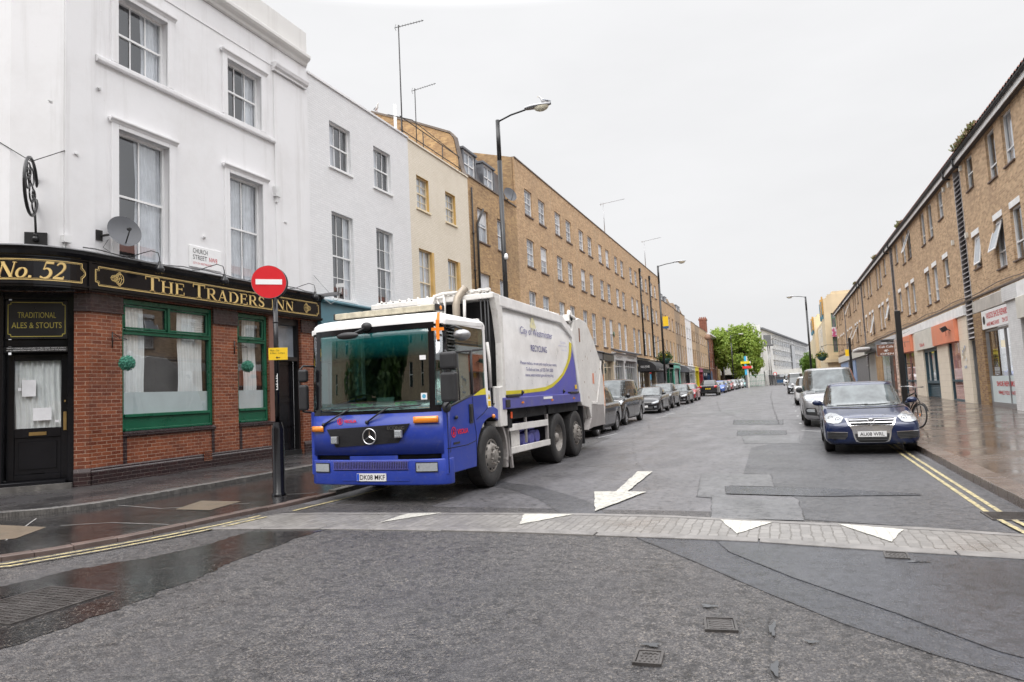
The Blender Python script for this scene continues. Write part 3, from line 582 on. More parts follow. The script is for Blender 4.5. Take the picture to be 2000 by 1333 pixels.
# ------------------------------------------------------------------ the corner pub
pub = thing('corner_pub', 'white rendered three storey corner pub with black fascia over glazed brown tiles', 'pub', (-15, 13, .12))
YE = 17.12                                   # end of the pub
q2 = .70711
SPU = Face((-13.3, 9.28, 0), (-q2, -q2, 0), (q2, -q2, 0))       # upper splay, u runs away from the facade corner
SPG = Face((-13.3, 9.84, 0), (-q2, -q2, 0), (q2, -q2, 0))       # ground floor splay with the door
SIU = Face((-13.94, 8.64, 0), (-1, 0, 0), (0, -1, 0)); SIG = Face((-14.72, 8.42, 0), (-1, 0, 0), (0, -1, 0))
UW = [(10.5, 11.82, 9.36, 10.98), (13.74, 15.02, 9.40, 10.98), (10.5, 11.84, 4.97, 7.86), (13.76, 15.0, 4.97, 7.82)]
g = MB(); LF.wall(g, 9.28, YE, 4.75, 12.2, UW, .17); SPU.wall(g, 0, .905, 4.75, 12.2); SIU.wall(g, 0, 6, 4.75, 12.2)
g.quad((-13.3, YE, 4.75), (-22, YE, 4.75), (-22, YE, 12.9), (-13.3, YE, 12.9)); g.build('wall', MT['white_render'], pub, fix=False)
g = MB()   # raised corner strip and the pilaster at the far end, string courses
LF.box(g, 9.3, 9.95, 4.78, 12.15, -.025, .01); LF.box(g, 15.55, 16.95, 4.78, 11.4, -.03, .01)
LF.prof(g, [(0, 11.42), (-.10, 11.42), (-.10, 11.48), (-.16, 11.53), (-.19, 11.62), (-.19, 11.68), (0, 11.68)], 15.5, 17.0)
LF.prof(g, [(0, 9.2), (-.07, 9.2), (-.09, 9.24), (-.09, 9.31), (-.05, 9.34), (0, 9.35)], 9.97, 15.54)
LF.box(g, 9.3, 15.54, 11.56, 11.585, -.02, .01)
g.build('string_course', MT['white_render'], pub)
g = MB()
prof = [(0, 12.2), (-.08, 12.22), (-.10, 12.30), (-.19, 12.36), (-.23, 12.42), (-.23, 12.52), (-.18, 12.56), (0, 12.6)]
LF.prof(g, prof, 9.0, YE-.06); LF.box(g, 9.0, YE-.02, 12.6, 13.35, -.04, .35)
LF.box(g, 9.0, 13.9, 13.35, 13.75, -.10, .4)
g.build('cornice', MT['cornice_render'], pub, bevel=.01, seg=1)
g = MB(); g.box(-24, -13.4, 9.2, YE-.02, 12.3, 12.5); g.build('roof', MT['lead'], pub)
for i, (a, b, c, d) in enumerate(UW):   # architraves and windows
    g = MB(); e = .17; f_ = -.055
    LF.box(g, a-e, a, c-(.02 if i > 1 else 0), d+e, f_, .02); LF.box(g, b, b+e, c-(.02 if i > 1 else 0), d+e, f_, .02); LF.box(g, a, b, d, d+e, f_, .02)
    LF.prof(g, [(f_, d+e-.08), (f_-.03, d+e-.03), (f_-.07, d+e), (f_-.07, d+e+.05), (.02, d+e+.05)], a-e-.06, b+e+.06)
    LF.box(g, a-e, b+e, c-.12, c-.021, f_-.03, .02)
    g.build('window_surround', MT['white_render'], pub, bevel=.008, seg=1)
    cu = [[(.60, .98, 5)], [(.64, .98, 4)], [(.46, .98, 7)], [(.22, .55, 4), (.60, .98, 4)]][i]
    if i < 2: window(LF, a, b, c, d, pub, cols=3, rows=(1, 1), sill=None, dep=.17, curtain=cu, bar=.03)
    else: window(LF, a, b, c, d, pub, cols=2, rows=(1, 1), sill=None, dep=.17, curtain=cu, bar=.035)
# ground floor: tiled piers and stall risers
ZB = .12
g = MB(); GH = [(10.6, 13.16, 1.16, 4.1), (13.98, 15.14, 1.16, 4.1), (15.5, 16.56, ZB, 4.1)]
LF.wall(g, 9.84, 17.35, ZB, 4.13, GH, .24)
SPG.wall(g, 0, 2.0, ZB, 4.13, [(.27, 1.62, ZB, 4.13)], .5); SIG.wall(g, 0, 6, ZB, 4.13)
g.build('tiled_wall', MT['glazed_tile'], pub, fix=False)
g = MB()   # dark plinth, caps on the piers, dark edging round the panels
LF.prof(g, [(0, ZB), (-.045, ZB), (-.045, .40), (-.03, .42), (-.03, .45), (-.02, .47), (0, .48)], 9.86, 15.48); LF.prof(g, [(0, ZB), (-.045, ZB), (-.045, .40), (-.02, .47), (0, .48)], 16.58, 17.35)
SPG.prof(g, [(0, ZB), (-.045, ZB), (-.045, .40), (-.02, .47), (0, .48)], -.03, .27)
for a, b in ((9.82, 10.62), (13.14, 14.0), (16.54, 17.35)):
    LF.box(g, a, b, 3.72, 3.76, -.05, .01); LF.box(g, a+.01, b-.01, 3.76, 4.10, -.028, .01)
SPG.box(g, -.03, .27, 3.72, 3.76, -.05, .01); SPG.box(g, -.03, .27, 3.76, 4.1, -.028, .01)
for a, b in ((10.6, 13.16), (13.98, 15.3)):
    LF.prof(g, [(.0, 1.06), (-.05, 1.06), (-.06, 1.12), (.0, 1.16), (.18, 1.165), (.18, 1.06)], a+.003, b-.003)
for a in (10.61, 13.06, 14.0): LF.box(g, a, a+.09, .48, 1.06, -.012, .01)
g.build('plinth', MT['dark_glazed_tile'], pub)
g = MB(); LF.box(g, 15.16, 15.5, .48, 4.1, -.02, .02); g.build('painted_strip', mat('brown_paint', (.20, .10, .075), .5), pub)
g = MB(); LF.box(g, 12.78, 13.02, .30, .56, -.055, -.04)
for i in range(5):
    for j in range(5): LF.box(g, 12.80+i*.045, 12.825+i*.045, .32+j*.047, .345+j*.047, -.058, -.054, 1)
g.build('air_vent', [MT['glazed_tile'], MT['black_matt']], pub)
# green shop windows
def green_window(a, b, split, nm):
    c, d = 1.17, 4.08; g = MB(); B = LF.box; f = .085; D0, D1 = .06, .16
    B(g, a, a+f, c, d, D0, D1); B(g, b-f, b, c, d, D0, D1); B(g, a+f, b-f, d-.10, d, D0, D1); B(g, a+f, b-f, c, c+.30, D0+.02, D1); B(g, a+f, b-f, c+.30, c+.37, D0-.03, D1)
    B(g, a+f, b-f, c, c+.05, D0-.05, D1); B(g, a+f, b-f, 3.30, 3.38, D0-.01, D1); B(g, a+f, b-f, 3.38, 3.41, D0-.04, D1-.02)
    us = [a+f, b-f] if not split else [a+f, (a+b)/2-.03, b-f]
    if split: B(g, (a+b)/2-.035, (a+b)/2+.035, 3.41, d-.1, D0, D1)
    for i in range(len(us)-1):
        u0, u1 = us[i]+.02, us[i+1]-.02+(0)
        for (p0, p1, q0, q1) in ((u0, u0+.04, 3.43, d-.12), (u1-.04, u1, 3.43, d-.12), (u0, u1, 3.43, 3.47), (u0, u1, d-.16, d-.12)): B(g, p0, p1, q0, q1, D0+.02, D1-.03)
    w = g.build('shop_window', MT['green_paint'], pub, bevel=.006, seg=1); w['label'] = nm
    p = MB(); LF.quad(p, a+.03, b-.03, c+.3, d-.05, .13)
    p.build('pane', MT['clear_glass'], w, fix=False)
    p = MB(); LF.quad(p, a+f, b-f, c+.36, 2.02, .138); p.build('frosted_film', MT['frost'], w, fix=False)
    q = MB(); wd = b-a
    if split: wave(LF, q, a+.05, a+.66, c+.2, d-.05, .18, .03, 7); wave(LF, q, a+1.62, a+2.05, c+.2, d-.05, .18, .03, 5); wave(LF, q, a+2.02, a+2.42, c+.2, d-.05, .24, .03, 5)
    else: wave(LF, q, a+.04, a+.26, c+.2, d-.05, .30, .03, 3); wave(LF, q, a+.52, a+.98, c+.2, d-.05, .30, .035, 5)
    q.build('curtain', MT['curtain'], w)
    if split:
        q = MB()
        for i in range(11): B(q, a+1.95, a+2.44, 3.45+i*.055, 3.475+i*.055, .22, .24)
        q.build('blind', MT['curtain'], w)
green_window(10.6, 13.16, True, 'wide green framed pub window'); green_window(13.98, 15.14, False, 'narrow green framed pub window')
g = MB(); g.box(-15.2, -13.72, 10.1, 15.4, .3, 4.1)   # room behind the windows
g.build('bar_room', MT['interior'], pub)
g = MB(); g.box(-13.9, -13.70, 10.3, 15.3, ZB, 1.1); g.build('bar_seat', mat('bench', (.10, .05, .03), .5), pub)
# side door
def panel_door(F, a, b, c, d, parent, glassp, dep, name='door'):
    g = MB(); B = F.box
    B(g, a, b, c, d, dep+.02, dep+.06)
    st = .12*(b-a)
    B(g, a, a+st, c, d, dep, dep+.02); B(g, b-st, b, c, d, dep, dep+.02); B(g, a+st, b-st, c, c+.2, dep, dep+.02); B(g, a+st, b-st, d-.12, d, dep, dep+.02)
    if not glassp:
        for v in (c+.75, c+1.45): B(g, a+st, b-st, v-.07, v+.07, dep, dep+.02)
        for lo, hi in ((c+.2, c+.68), (c+.82, c+1.38), (c+1.52, d-.12)): B(g, a+st+.05, b-st-.05, lo+.05, hi-.05, dep+.006, dep+.022)
    return g, st
g, st = panel_door(LF, 15.58, 16.48, .26, 2.86, pub, False, .26); dr = g.build('door', MT['black_gloss'], pub, bevel=.005, seg=1); dr['label'] = 'solid black side door'
g = MB(); LF.box(g, 15.5, 15.58, ZB, 4.1, .10, .26); LF.box(g, 16.48, 16.56, ZB, 4.1, .10, .26); LF.box(g, 15.58, 16.48, 2.86, 2.98, .08, .27); LF.box(g, 15.58, 16.48, 3.92, 4.1, .10, .27); LF.box(g, 15.58, 16.48, ZB, .26, .0, .3)
g.build('door_frame', MT['black_paint'], pub)
g = MB(); LF.quad(g, 15.58, 16.48, 2.98, 3.92, .24); fl = g.build('fanlight', MT['pane_blue'], pub, fix=False)
g = MB(); g.ball((-13.52, 15.70, 1.35), .03, .03, .03); g.build('door_knob', MT['black_gloss'], dr)
# splay door
F = SPG; g = MB(); B = F.box; a, b = .33, 1.56; DP = .32
B(g, .27, .40, ZB, 4.13, .10, .5); B(g, 1.50, 1.62, ZB, 4.13, .10, .5); B(g, .40, 1.50, 3.98, 4.13, .15, .5); B(g, .40, 1.50, 3.02, 3.16, .22, .42); B(g, .40, 1.50, ZB, .30, -.12, .5)
g.build('door_frame', MT['black_gloss'], pub, bevel=.006, seg=1)
g = MB(); B(g, .27, 1.7, ZB, .235, -.25, -.12); g.build('doorstep', MT['kerb_dark'], pub)
g = MB(); a, b, c, d = .42, 1.48, .30, 2.86
B(g, a, a+.13, c, d, DP, DP+.05); B(g, b-.13, b, c, d, DP, DP+.05); B(g, a+.13, b-.13, c, c+.12, DP, DP+.05); B(g, a+.13, b-.13, d-.13, d, DP, DP+.05); B(g, a+.13, b-.13, c+.86, c+1.05, DP, DP+.05)
B(g, a+.13, b-.13, c+.12, c+.86, DP+.02, DP+.05); B(g, a+.20, b-.20, c+.22, c+.78, DP+.004, DP+.02); B(g, a+.42, b-.42, c+.135, c+.165, DP-.01, DP+.02)
sdo = g.build('door', MT['black_gloss'], pub, bevel=.006, seg=1); sdo['label'] = 'half glazed black corner door'
g = MB(); F.quad(g, a+.12, b-.12, c+1.04, d-.12, DP+.03); g.build('pane', MT['clear_glass'], sdo, fix=False)
g = MB(); wave(F, g, a+.1, b-.1, c+1.0, d-.1, DP+.1, .025, 9); g.build('curtain', MT['curtain'], sdo)
g = MB(); F.quad(g, a, b, c, 4.0, DP+.3); g.build('inner_wall', MT['interior'], sdo, fix=False)
g = MB(); B(g, .80, 1.10, 1.20, 1.27, DP-.012, DP); B(g, .83, 1.07, 1.215, 1.255, DP-.018, DP-.012); B(g, a+.03, a+.085, 1.28, 1.66, DP-.02, DP); B(g, a+.045, a+.07, 1.86, 1.9, DP-.02, DP); g.build('letterbox', MT['brass'], sdo)
g = MB()
for (u0, v0, w, h) in ((.99, 2.0, .24, .34), (.72, 1.50, .32, .26), (1.24, 2.12, .06, .06), (.58, 1.45, .08, .05)): F.quad(g, u0, u0+w, v0, v0+h, DP+.022, 0)
def wordlines(F, mb, u0, u1, v0, v1, n, d, m=1):
    for i in range(n):
        v = v1-(v1-v0)*(i+.5)/n; u = u0
        while u < u1-.02:
            w = RN.uniform(.015, .05); w = min(w, u1-u); F.quad(mb, u, u+w, v, v+(v1-v0)/n*.35, d, m); u += w+.012
g.build('notice', [mat('paper', (.72, .72, .74), .6)], sdo, fix=False)
def face_text(F, s, u0, v0, width, height, d, mb, m=0, flip=False, **k):
    """flip: the face's u axis runs right-to-left for the reader"""
    if flip: put_text(mb, s, F.P(u0, v0, d), -F.U, (0, 0, 1), F.N, width, height, .002, m, **k)
    else: put_text(mb, s, F.P(u0, v0, d), F.U, (0, 0, 1), F.N, width, height, .002, m, **k)
# signs over the door (the splay's u runs right to left for the reader)
g = MB(); B(g, .42, 1.48, 3.17, 3.96, .19, .23); B(g, .40, 1.50, 2.90, 3.01, .19, .23, 0)
def frame_line(F, mb, u0, u1, v0, v1, t, d, m, notch=.05):
    P_ = [(u0+notch, v0), (u1-notch, v0), (u1-notch*.9, v0+notch*.9), (u1, v0+notch), (u1, v1-notch), (u1-notch*.9, v1-notch*.9), (u1-notch, v1), (u0+notch, v1), (u0+notch*.9, v1-notch*.9), (u0, v1-notch), (u0, v0+notch), (u0+notch*.9, v0+notch*.9)]
    P_.append(P_[0])
    for (x, y), (x2, y2) in zip(P_, P_[1:]):
        l = math.hypot(x2-x, y2-y); nx, ny = -(y2-y)/l*t/2, (x2-x)/l*t/2
        mb.add([F.P(x+nx, y+ny, d), F.P(x2+nx, y2+ny, d), F.P(x2-nx, y2-ny, d), F.P(x-nx, y-ny, d)], [(0, 1, 2, 3)], m)
frame_line(F, g, .46, 1.44, 3.22, 3.92, .014, .187, 1); face_text(F, 'TRADITIONAL', 1.28, 3.60, .66, .12, .188, g, 1, True); face_text(F, 'ALES & STOUTS', 1.38, 3.39, .86, .12, .188, g, 1, True)
face_text(F, 'TERESA SWEENEY IS LICENSED TO SELL BEERS, WINES & SPIRITS', 1.46, 2.965, 1.02, .026, .188, g, 2, True); face_text(F, 'OF ALL DESCRIPTIONS FOR CONSUMPTION ON OR OFF THE PREMISES', 1.46, 2.925, 1.02, .026, .188, g, 2, True)
g.build('door_sign', [MT['black_paint'], mat('sign_gold_dull', (.50, .42, .08), .5), MT['sign_white']], pub, fix=False)
# fascia: flat along the street, bowed round the corner
BY = 9.72      # the bow starts here
def fascia_run(mb, prof, m=0, caps=True):     # prof: (out, z) outward from radius/plane of the facade
    ts = [i*math.pi/2/20 for i in range(21)]; pts = []
    for u in (17.38, 13.5, BY): pts.append([(-13.3+o, u, z) for o, z in prof])
    for t in ts[1:]: pts.append([(-14.72+(1.42+o)*math.cos(t), BY-(1.42+o)*math.sin(t), z) for o, z in prof])
    pts.append([(-20, BY-1.42-o, z) for o, z in prof])
    n = len(prof); vs = [p for r_ in pts for p in r_]; fs = [(i*n+j, i*n+j+1, (i+1)*n+j+1, (i+1)*n+j) for i in range(len(pts)-1) for j in range(n-1)]
    fs.append(tuple(range(n)))
    mb.add(vs, fs, m)
g = MB(); fascia_run(g, [(0, 4.13), (.16, 4.13), (.16, 4.16), (.19, 4.17), (.19, 4.20), (.15, 4.215), (.15, 4.70), (.18, 4.715), (.18, 4.74), (.22, 4.76), (.26, 4.83), (.27, 4.89), (.24, 4.90), (0, 4.92)])
g.add([(-13.3, 9.96, 4.14)]+[(-14.72+1.42*math.cos(t), BY-1.42*math.sin(t), 4.14) for t in [i*math.pi/24 for i in range(13)]]+[(-14.72, 9.0, 4.14)], [tuple(range(15))])
LF.box(g, 9.70, 9.76, 4.14, 4.80, -.185, -.14)
fas = g.build('fascia', MT['black_gloss'], pub, fix=True)
g = MB(); fascia_run(g, [(0, 4.97), (.12, 4.965), (.29, 4.925), (.31, 4.90), (.27, 4.89), (0, 4.90)]); g.build('lead_flashing', mat('old_lead', (.12, .12, .125), .7, var=.5, scale=9), pub)
g = MB()
frame_line(LF, g, 9.86, 17.22, 4.26, 4.66, .016, -.155, 0, .07); frame_line(LF, g, 9.885, 17.195, 4.285, 4.635, .006, -.155, 0, .07)
def on_bow(x, y):    # x runs left to right for the reader, 0 at the middle of the bow
    t = math.pi/4-x/1.575; return (-14.72+1.578*math.cos(t), BY-1.578*math.sin(t), y)
for t_, ins in ((.016, 0), (.006, .025)):
    z0, z1 = 4.26+ins, 4.66-ins; X0, X1 = -1.16+ins, 1.16-ins; n = 24
    for z in (z0, z1):
        for i in range(n):
            xa, xb = X0+.07+(X1-X0-.14)*i/n, X0+.07+(X1-X0-.14)*(i+1)/n; g.add([on_bow(xa, z-t_/2), on_bow(xb, z-t_/2), on_bow(xb, z+t_/2), on_bow(xa, z+t_/2)], [(0, 1, 2, 3)])
    for xe, sg in ((X0, 1), (X1, -1)):
        P_ = [(xe+.07*sg, z0), (xe+.07*sg, z0+.09)]+[(xe+.07*sg-.07*sg*math.sin(math.pi*k/8), z0+.09+(z1-z0-.18)*k/8) for k in range(1, 8)]+[(xe+.07*sg, z1-.09), (xe+.07*sg, z1)]
        for (x, y), (x2, y2) in zip(P_, P_[1:]):
            l = math.hypot(x2-x, y2-y); nx, ny = -(y2-y)/l*t_/2, (x2-x)/l*t_/2; g.add([on_bow(x+nx, y+ny), on_bow(x2+nx, y2+ny), on_bow(x2-nx, y2-ny), on_bow(x-nx, y-ny)], [(0, 1, 2, 3)])
def scroll(cu, s):    # knotwork flourish drawn as gold line work
    C = [[(s*(.0+.30*k/10), .02*math.sin(k)) for k in range(11)]]
    for j in range(5):
        r_ = .05+.012*j; cx = .06+.045*j
        C.append([(s*(cx+r_*.8*math.cos(2*math.pi*k/12)), r_*math.sin(2*math.pi*k/12)*1.15+(j-2)*.0) for k in range(13)])
    for sg in (1, -1):
        C.append([(s*(.10+.14*k/8), sg*(.02+.11*math.sin(k/8*2.2))) for k in range(9)]); C.append([(s*(.22+.03*math.cos(k*.7)), sg*(.12+.03*math.sin(k*.7))) for k in range(9)])
    for c in C:
        for (x, y), (x2, y2) in zip(c, c[1:]):
            l = math.hypot(x2-x, y2-y) or 1; nx, ny = -(y2-y)/l*.006, (x2-x)/l*.006
            g.add([LF.P(cu+x+nx, 4.46+y+ny, -.156), LF.P(cu+x2+nx, 4.46+y2+ny, -.156), LF.P(cu+x2-nx, 4.46+y2-ny, -.156), LF.P(cu+x-nx, 4.46+y-ny, -.156)], [(0, 1, 2, 3)])
scroll(10.2, 1); scroll(16.85, -1)
TXT = 'THE TRADERS INN'; SZ = [1.0, .84, .84, 1, 1.0]+[.84]*6+[1, 1.0, .84, .84]
hh = .335; Ln = serif_len(TXT, sizes=SZ)*hh; wd = (16.08-11.04)/Ln
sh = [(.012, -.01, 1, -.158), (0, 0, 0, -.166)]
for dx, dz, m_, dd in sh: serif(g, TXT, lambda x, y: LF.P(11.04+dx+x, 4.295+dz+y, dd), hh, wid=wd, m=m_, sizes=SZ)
NT = 'No. 52'; SN = [.9, .95, 1, .6, 1, 1]; Ln = serif_len(NT, .05, 1, SN)*.34; wn = 1.12/Ln
for dx, dz, m_, dr_ in ((.010, -.008, 1, 0), (0, 0, 0, .008)):
    def pl_(x, y, dx=dx, dz=dz, dr_=dr_):
        p = on_bow(-.36+dx+x, 4.29+dz+y); c = Vector((-14.72, BY, p[2])); v = Vector(p)-c; return c+v*(1+dr_/1.58)
    serif(g, NT, pl_, .34, gap=.05, wid=wn, shear=.22, m=m_, sizes=SN)
g.build('gold_lettering', [MT['gold'], MT['gold_shadow']], fas, fix=False)
# swan neck lamps over the fascia
for u in (11.05, 12.95, 14.78, 16.50):
    r = thing('sign_lamp', {11.05: 'black swan neck lamp over the word THE on the pub fascia', 12.95: 'black swan neck lamp over the R of TRADERS', 14.78: 'black swan neck lamp partly behind the red no entry disc', 16.50: 'black swan neck lamp at the street end of the pub fascia'}[u], 'lamp', (-13.05, u, 4.95), group='swan neck lamps over the pub sign')
    g = MB(); pts = [(-13.18, u-.55, 4.97), (-13.12, u-.38, 4.99), (-13.0, u-.22, 5.08), (-12.86, u-.08, 5.15), (-12.74, u, 5.10), (-12.72, u+.02, 4.98), (-12.72, u+.02, 4.88)]
    g.tube(pts, .011, 6); g.build('arm', MT['black_paint'], r)
    g = MB(); g.lathe([(.0, .0), (.035, .0), (.04, -.06), (.085, -.12), (.105, -.17), (.10, -.24), (.085, -.26), (.0, -.25)], (-12.72, u+.02, 4.90), 2, 16); g.build('lamp_shade', MT['black_gloss'], r)
# topiary balls on iron brackets
for u, rr, lab in ((10.36, .155, 'larger green topiary ball hanging on its bracket beside the wide pub window'), (13.86, .145, 'topiary ball hanging beside the narrow pub window, nearer the no entry pole')):
    r = thing('topiary_ball', lab, 'topiary ball', (-12.95, u, 2.55), group='topiary balls outside the pub')
    bx = -12.86
    g = MB(); n = 900; c0 = Vector((bx, u, 2.62))
    g.ball(c0, rr*.86, rr*.86, rr*.86, 1)
    for i in range(n):
        d = Vector((RN.gauss(0, 1), RN.gauss(0, 1), RN.gauss(0, 1))).normalized(); p = c0+d*rr*RN.uniform(.86, 1.03); a = Vector((RN.gauss(0, 1), RN.gauss(0, 1), RN.gauss(0, 1))).normalized(); b_ = d.cross(a).normalized()
        s_ = .016; g.add([p-a*s_, p+b_*s_*.7, p+a*s_+d*.012, p-b_*s_*.7], [(0, 1, 2, 3)])
    g.build('ball', [mat('topiary_leaf', (.06, .26, .18), .6, var=.6, scale=60), MT['topiary']], r, fix=False)
    g = MB(); z = 3.14; k = .007
    g.tube([(-13.29, u-.0, 2.98), (-13.29, u, 3.32)], .012, 6); g.tube([(-13.27, u, z-.02), (bx, u, z-.02)], k, 6); g.tube([(-13.27, u, z+.16), (-13.1, u, z+.06), (bx, u, z-.01)], k, 6)
    for sx in (0, 1):
        g.tube([(-13.2+sx*.16+.045*math.cos(t), u, z+.035+.03*math.sin(t)) for t in [i*.7 for i in range(9)]], .005, 5)
    g.tube([(bx, u, z-.02), (bx, u, 2.62+rr)], .004, 5)
    g.build('bracket', MT['black_paint'], r)
# projecting ring sign on the corner
r = thing('ring_sign', 'black wrought iron ring sign seen edge on at the pub corner, with two stay rods', 'hanging sign', (-13.7, 8.9, 5.05))
d = Vector((q2, -q2, 0)); c = Vector((-13.62, 8.96, 0))+d*.46; cz = 6.05
g = MB(); RG = .50
g.tube([c+d*RG*math.cos(t)+Vector((0, 0, cz+RG*1.12*math.sin(t)+.0)) for t in [2*math.pi*i/32 for i in range(33)]], .030, 8, caps=False); g.build('ring', MT['black_paint'], r)
g = MB()
for k in range(7):
    a0 = k*.9; rr = .11+.03*(k % 3); cc = c+d*(.26*math.cos(a0)); zc = cz+.30*math.sin(a0*1.3)
    g.tube([cc+d*rr*math.cos(t)+Vector((0, 0, zc+rr*math.sin(t))) for t in [2*math.pi*i/12 for i in range(13)]], .016, 6)
g.tube([c-d*.3+Vector((0, 0, cz-.38)), c-d*.38+Vector((0, 0, cz-.65)), c-d*.42+Vector((0, 0, 5.14))], .024, 6); g.build('scrollwork', MT['black_paint'], r)
g = MB(); pc = Vector((-13.62, 8.96, 5.10)); s_ = Vector((-q2, -q2, 0))
g.obox(pc+d*.03, s_*.19, d*.03, (0, 0, .14)); g.ball(pc+d*.09, .06, .06, .06); g.tube([pc+d*.05, pc+d*.12+Vector((0, 0, .1))], .03, 6); g.build('wall_plate', MT['black_paint'], r)
g = MB(); g.tube([c+Vector((0, 0, cz+.50)), (-13.29, 9.85, 7.34)], .009, 5); g.tube([c+Vector((0, 0, cz+.5)), (-14.9, 8.63, 7.5)], .009, 5); g.build('stay_rod', MT['dark_iron'], r)
# small fittings on the pub wall
g = MB()
for (u, v) in ((9.0, 7.9), (9.55, 6.98), (15.95, 6.95), (10.05, 8.6), (12.9, 5.9)): LF.box(g, u-.03, u+.03, v-.03, v+.03, -.05, 0); LF.box(g, u-.07, u+.01, v-.012, v+.012, -.06, -.03)
LF.box(g, 15.46, 15.66, 7.62, 7.92, -.12, 0); LF.box(g, 15.52, 15.60, 7.45, 7.62, -.08, 0); LF.box(g, 9.22, 9.38, 5.06, 5.2, -.12, 0); LF.box(g, 9.27, 9.29, 4.95, 5.06, -.05, 0); LF.box(g, 9.31, 9.33, 4.95, 5.06, -.05, 0)
g.build('junction_box', MT['white_plastic'], pub)
def cable(pts, r=.008, m='black_plastic', name='cable', parent=None):
    g = MB(); g.tube(pts, r, 5); return g.build(name, MT[m], parent)
cable([(-13.28, 15.56, 7.45), (-13.28, 15.57, 6), (-13.28, 15.55, 4.95)], .008, 'white_plastic', 'cable', pub)
cable([(-13.16, y, 4.99+.03*math.sin(y*2.1)+.01*math.sin(y*9)) for y in [9.6+i*.25 for i in range(31)]], .014, 'old_lead', 'cable', pub)
# satellite dish
r = thing('satellite_dish', 'grey satellite dish on the pub wall above the fascia', 'satellite dish', (-13.3, 10.05, 5.4))
ax = Vector((.82, -.30, .30)).normalized(); c = Vector((-13.0, 10.40, 5.46)); t1 = ax.cross(Vector((0, 0, 1))).normalized(); t2 = t1.cross(ax)
g = MB(); g.grid(lambda a, rr: c+(t1*math.cos(a)*.34+t2*math.sin(a)*.37)*rr+ax*(.07*rr*rr), [2*math.pi*i/28 for i in range(29)], [0, .25, .5, .75, 1]); g.build('dish', mat('dish_grey', (.075, .078, .088), .5), r, fix=False)
g = MB(); g.tube([c+t1*0+ax*0-t2*.3, c+ax*.36-t2*.12], .014, 6); g.tube([c+ax*.36-t2*.12, c+ax*.27-t2*.07], .035, 8); g.build('feed_arm', MT['black_plastic'], r)
g = MB(); g.tube([(-13.3, 10.08, 5.36), (-13.14, 10.2, 5.4), c-ax*.02], .025, 6); LF.box(g, 9.98, 10.12, 5.26, 5.48, -.03, 0); g.build('wall_mount', MT['dark_iron'], r)
cable([(-13.2, 10.2, 5.3), (-13.26, 10.12, 5.12), (-13.2, 10.3, 5.0), (-13.2, 10.6, 4.98)], .006, 'black_plastic', 'cable', r)
# street name plate
r = thing('street_name_sign', 'white enamel street name plate on the pub wall between the first floor windows', 'street sign', (-13.3, 12.9, 5.3))
g = MB(); LF.box(g, 12.42, 13.44, 5.08, 5.62, -.03, -.002); g.build('plate', MT['sign_white'], r, bevel=.008, seg=1)
g = MB(); face_text(LF, 'CHURCH', 12.52, 5.44, .46, .115, -.031, g); face_text(LF, 'STREET', 12.52, 5.28, .44, .115, -.031, g); face_text(LF, 'NW8', 13.03, 5.28, .26, .115, -.031, g, 1); face_text(LF, 'CITY OF WESTMINSTER', 12.52, 5.165, .60, .05, -.031, g, 1)
g.build('lettering', [MT['text_black'], MT['text_red']], r, fix=False)
# ------------------------------------------------------------------ left hand street
def house(name, label, y0, y1, z1, wallm, wins, cat='house', wz0=4.6, group=None, parapet='coping', depth=9, dep=.14, **wk):
    r = thing(name, label, cat, (-15, (y0+y1)/2, rise(y0)), group=group)
    g = MB(); holes = [w[:4] for w in wins]
    LF.wall(g, y0, y1, wz0, z1, holes, dep); X_ = -13.3-depth
    g.quad((-13.3, y0, wz0), (X_, y0, wz0), (X_, y0, z1), (-13.3, y0, z1)); g.quad((-13.3, y1, wz0), (X_, y1, wz0), (X_, y1, z1), (-13.3, y1, z1))
    g.quad((X_, y0, wz0), (X_, y1, wz0), (X_, y1, z1), (X_, y0, z1)); g.quad((-13.31, y0+.05, z1-.3), (X_, y0+.05, z1-.3), (X_, y1-.05, z1-.3), (-13.31, y1-.05, z1-.3))
    g.quad((-13.55, y0, z1-.3), (-13.55, y1, z1-.3), (-13.55, y1, z1), (-13.55, y0, z1)); g.quad((-13.3, y0, z1), (-13.55, y0, z1), (-13.55, y1, z1), (-13.3, y1, z1))
    g.build('wall', MT[wallm], r, fix=False)
    if parapet:
        g = MB(); LF.box(g, y0+.01, y1-.01, z1+.002, z1+.07, -.05, .32); g.build('coping', MT[parapet], r)
    for w in wins:
        kw = dict(wk); kw.update(w[4] if len(w) > 4 else {}); kw.setdefault('dep', dep); window(LF, *w[:4], r, **kw)
    return r
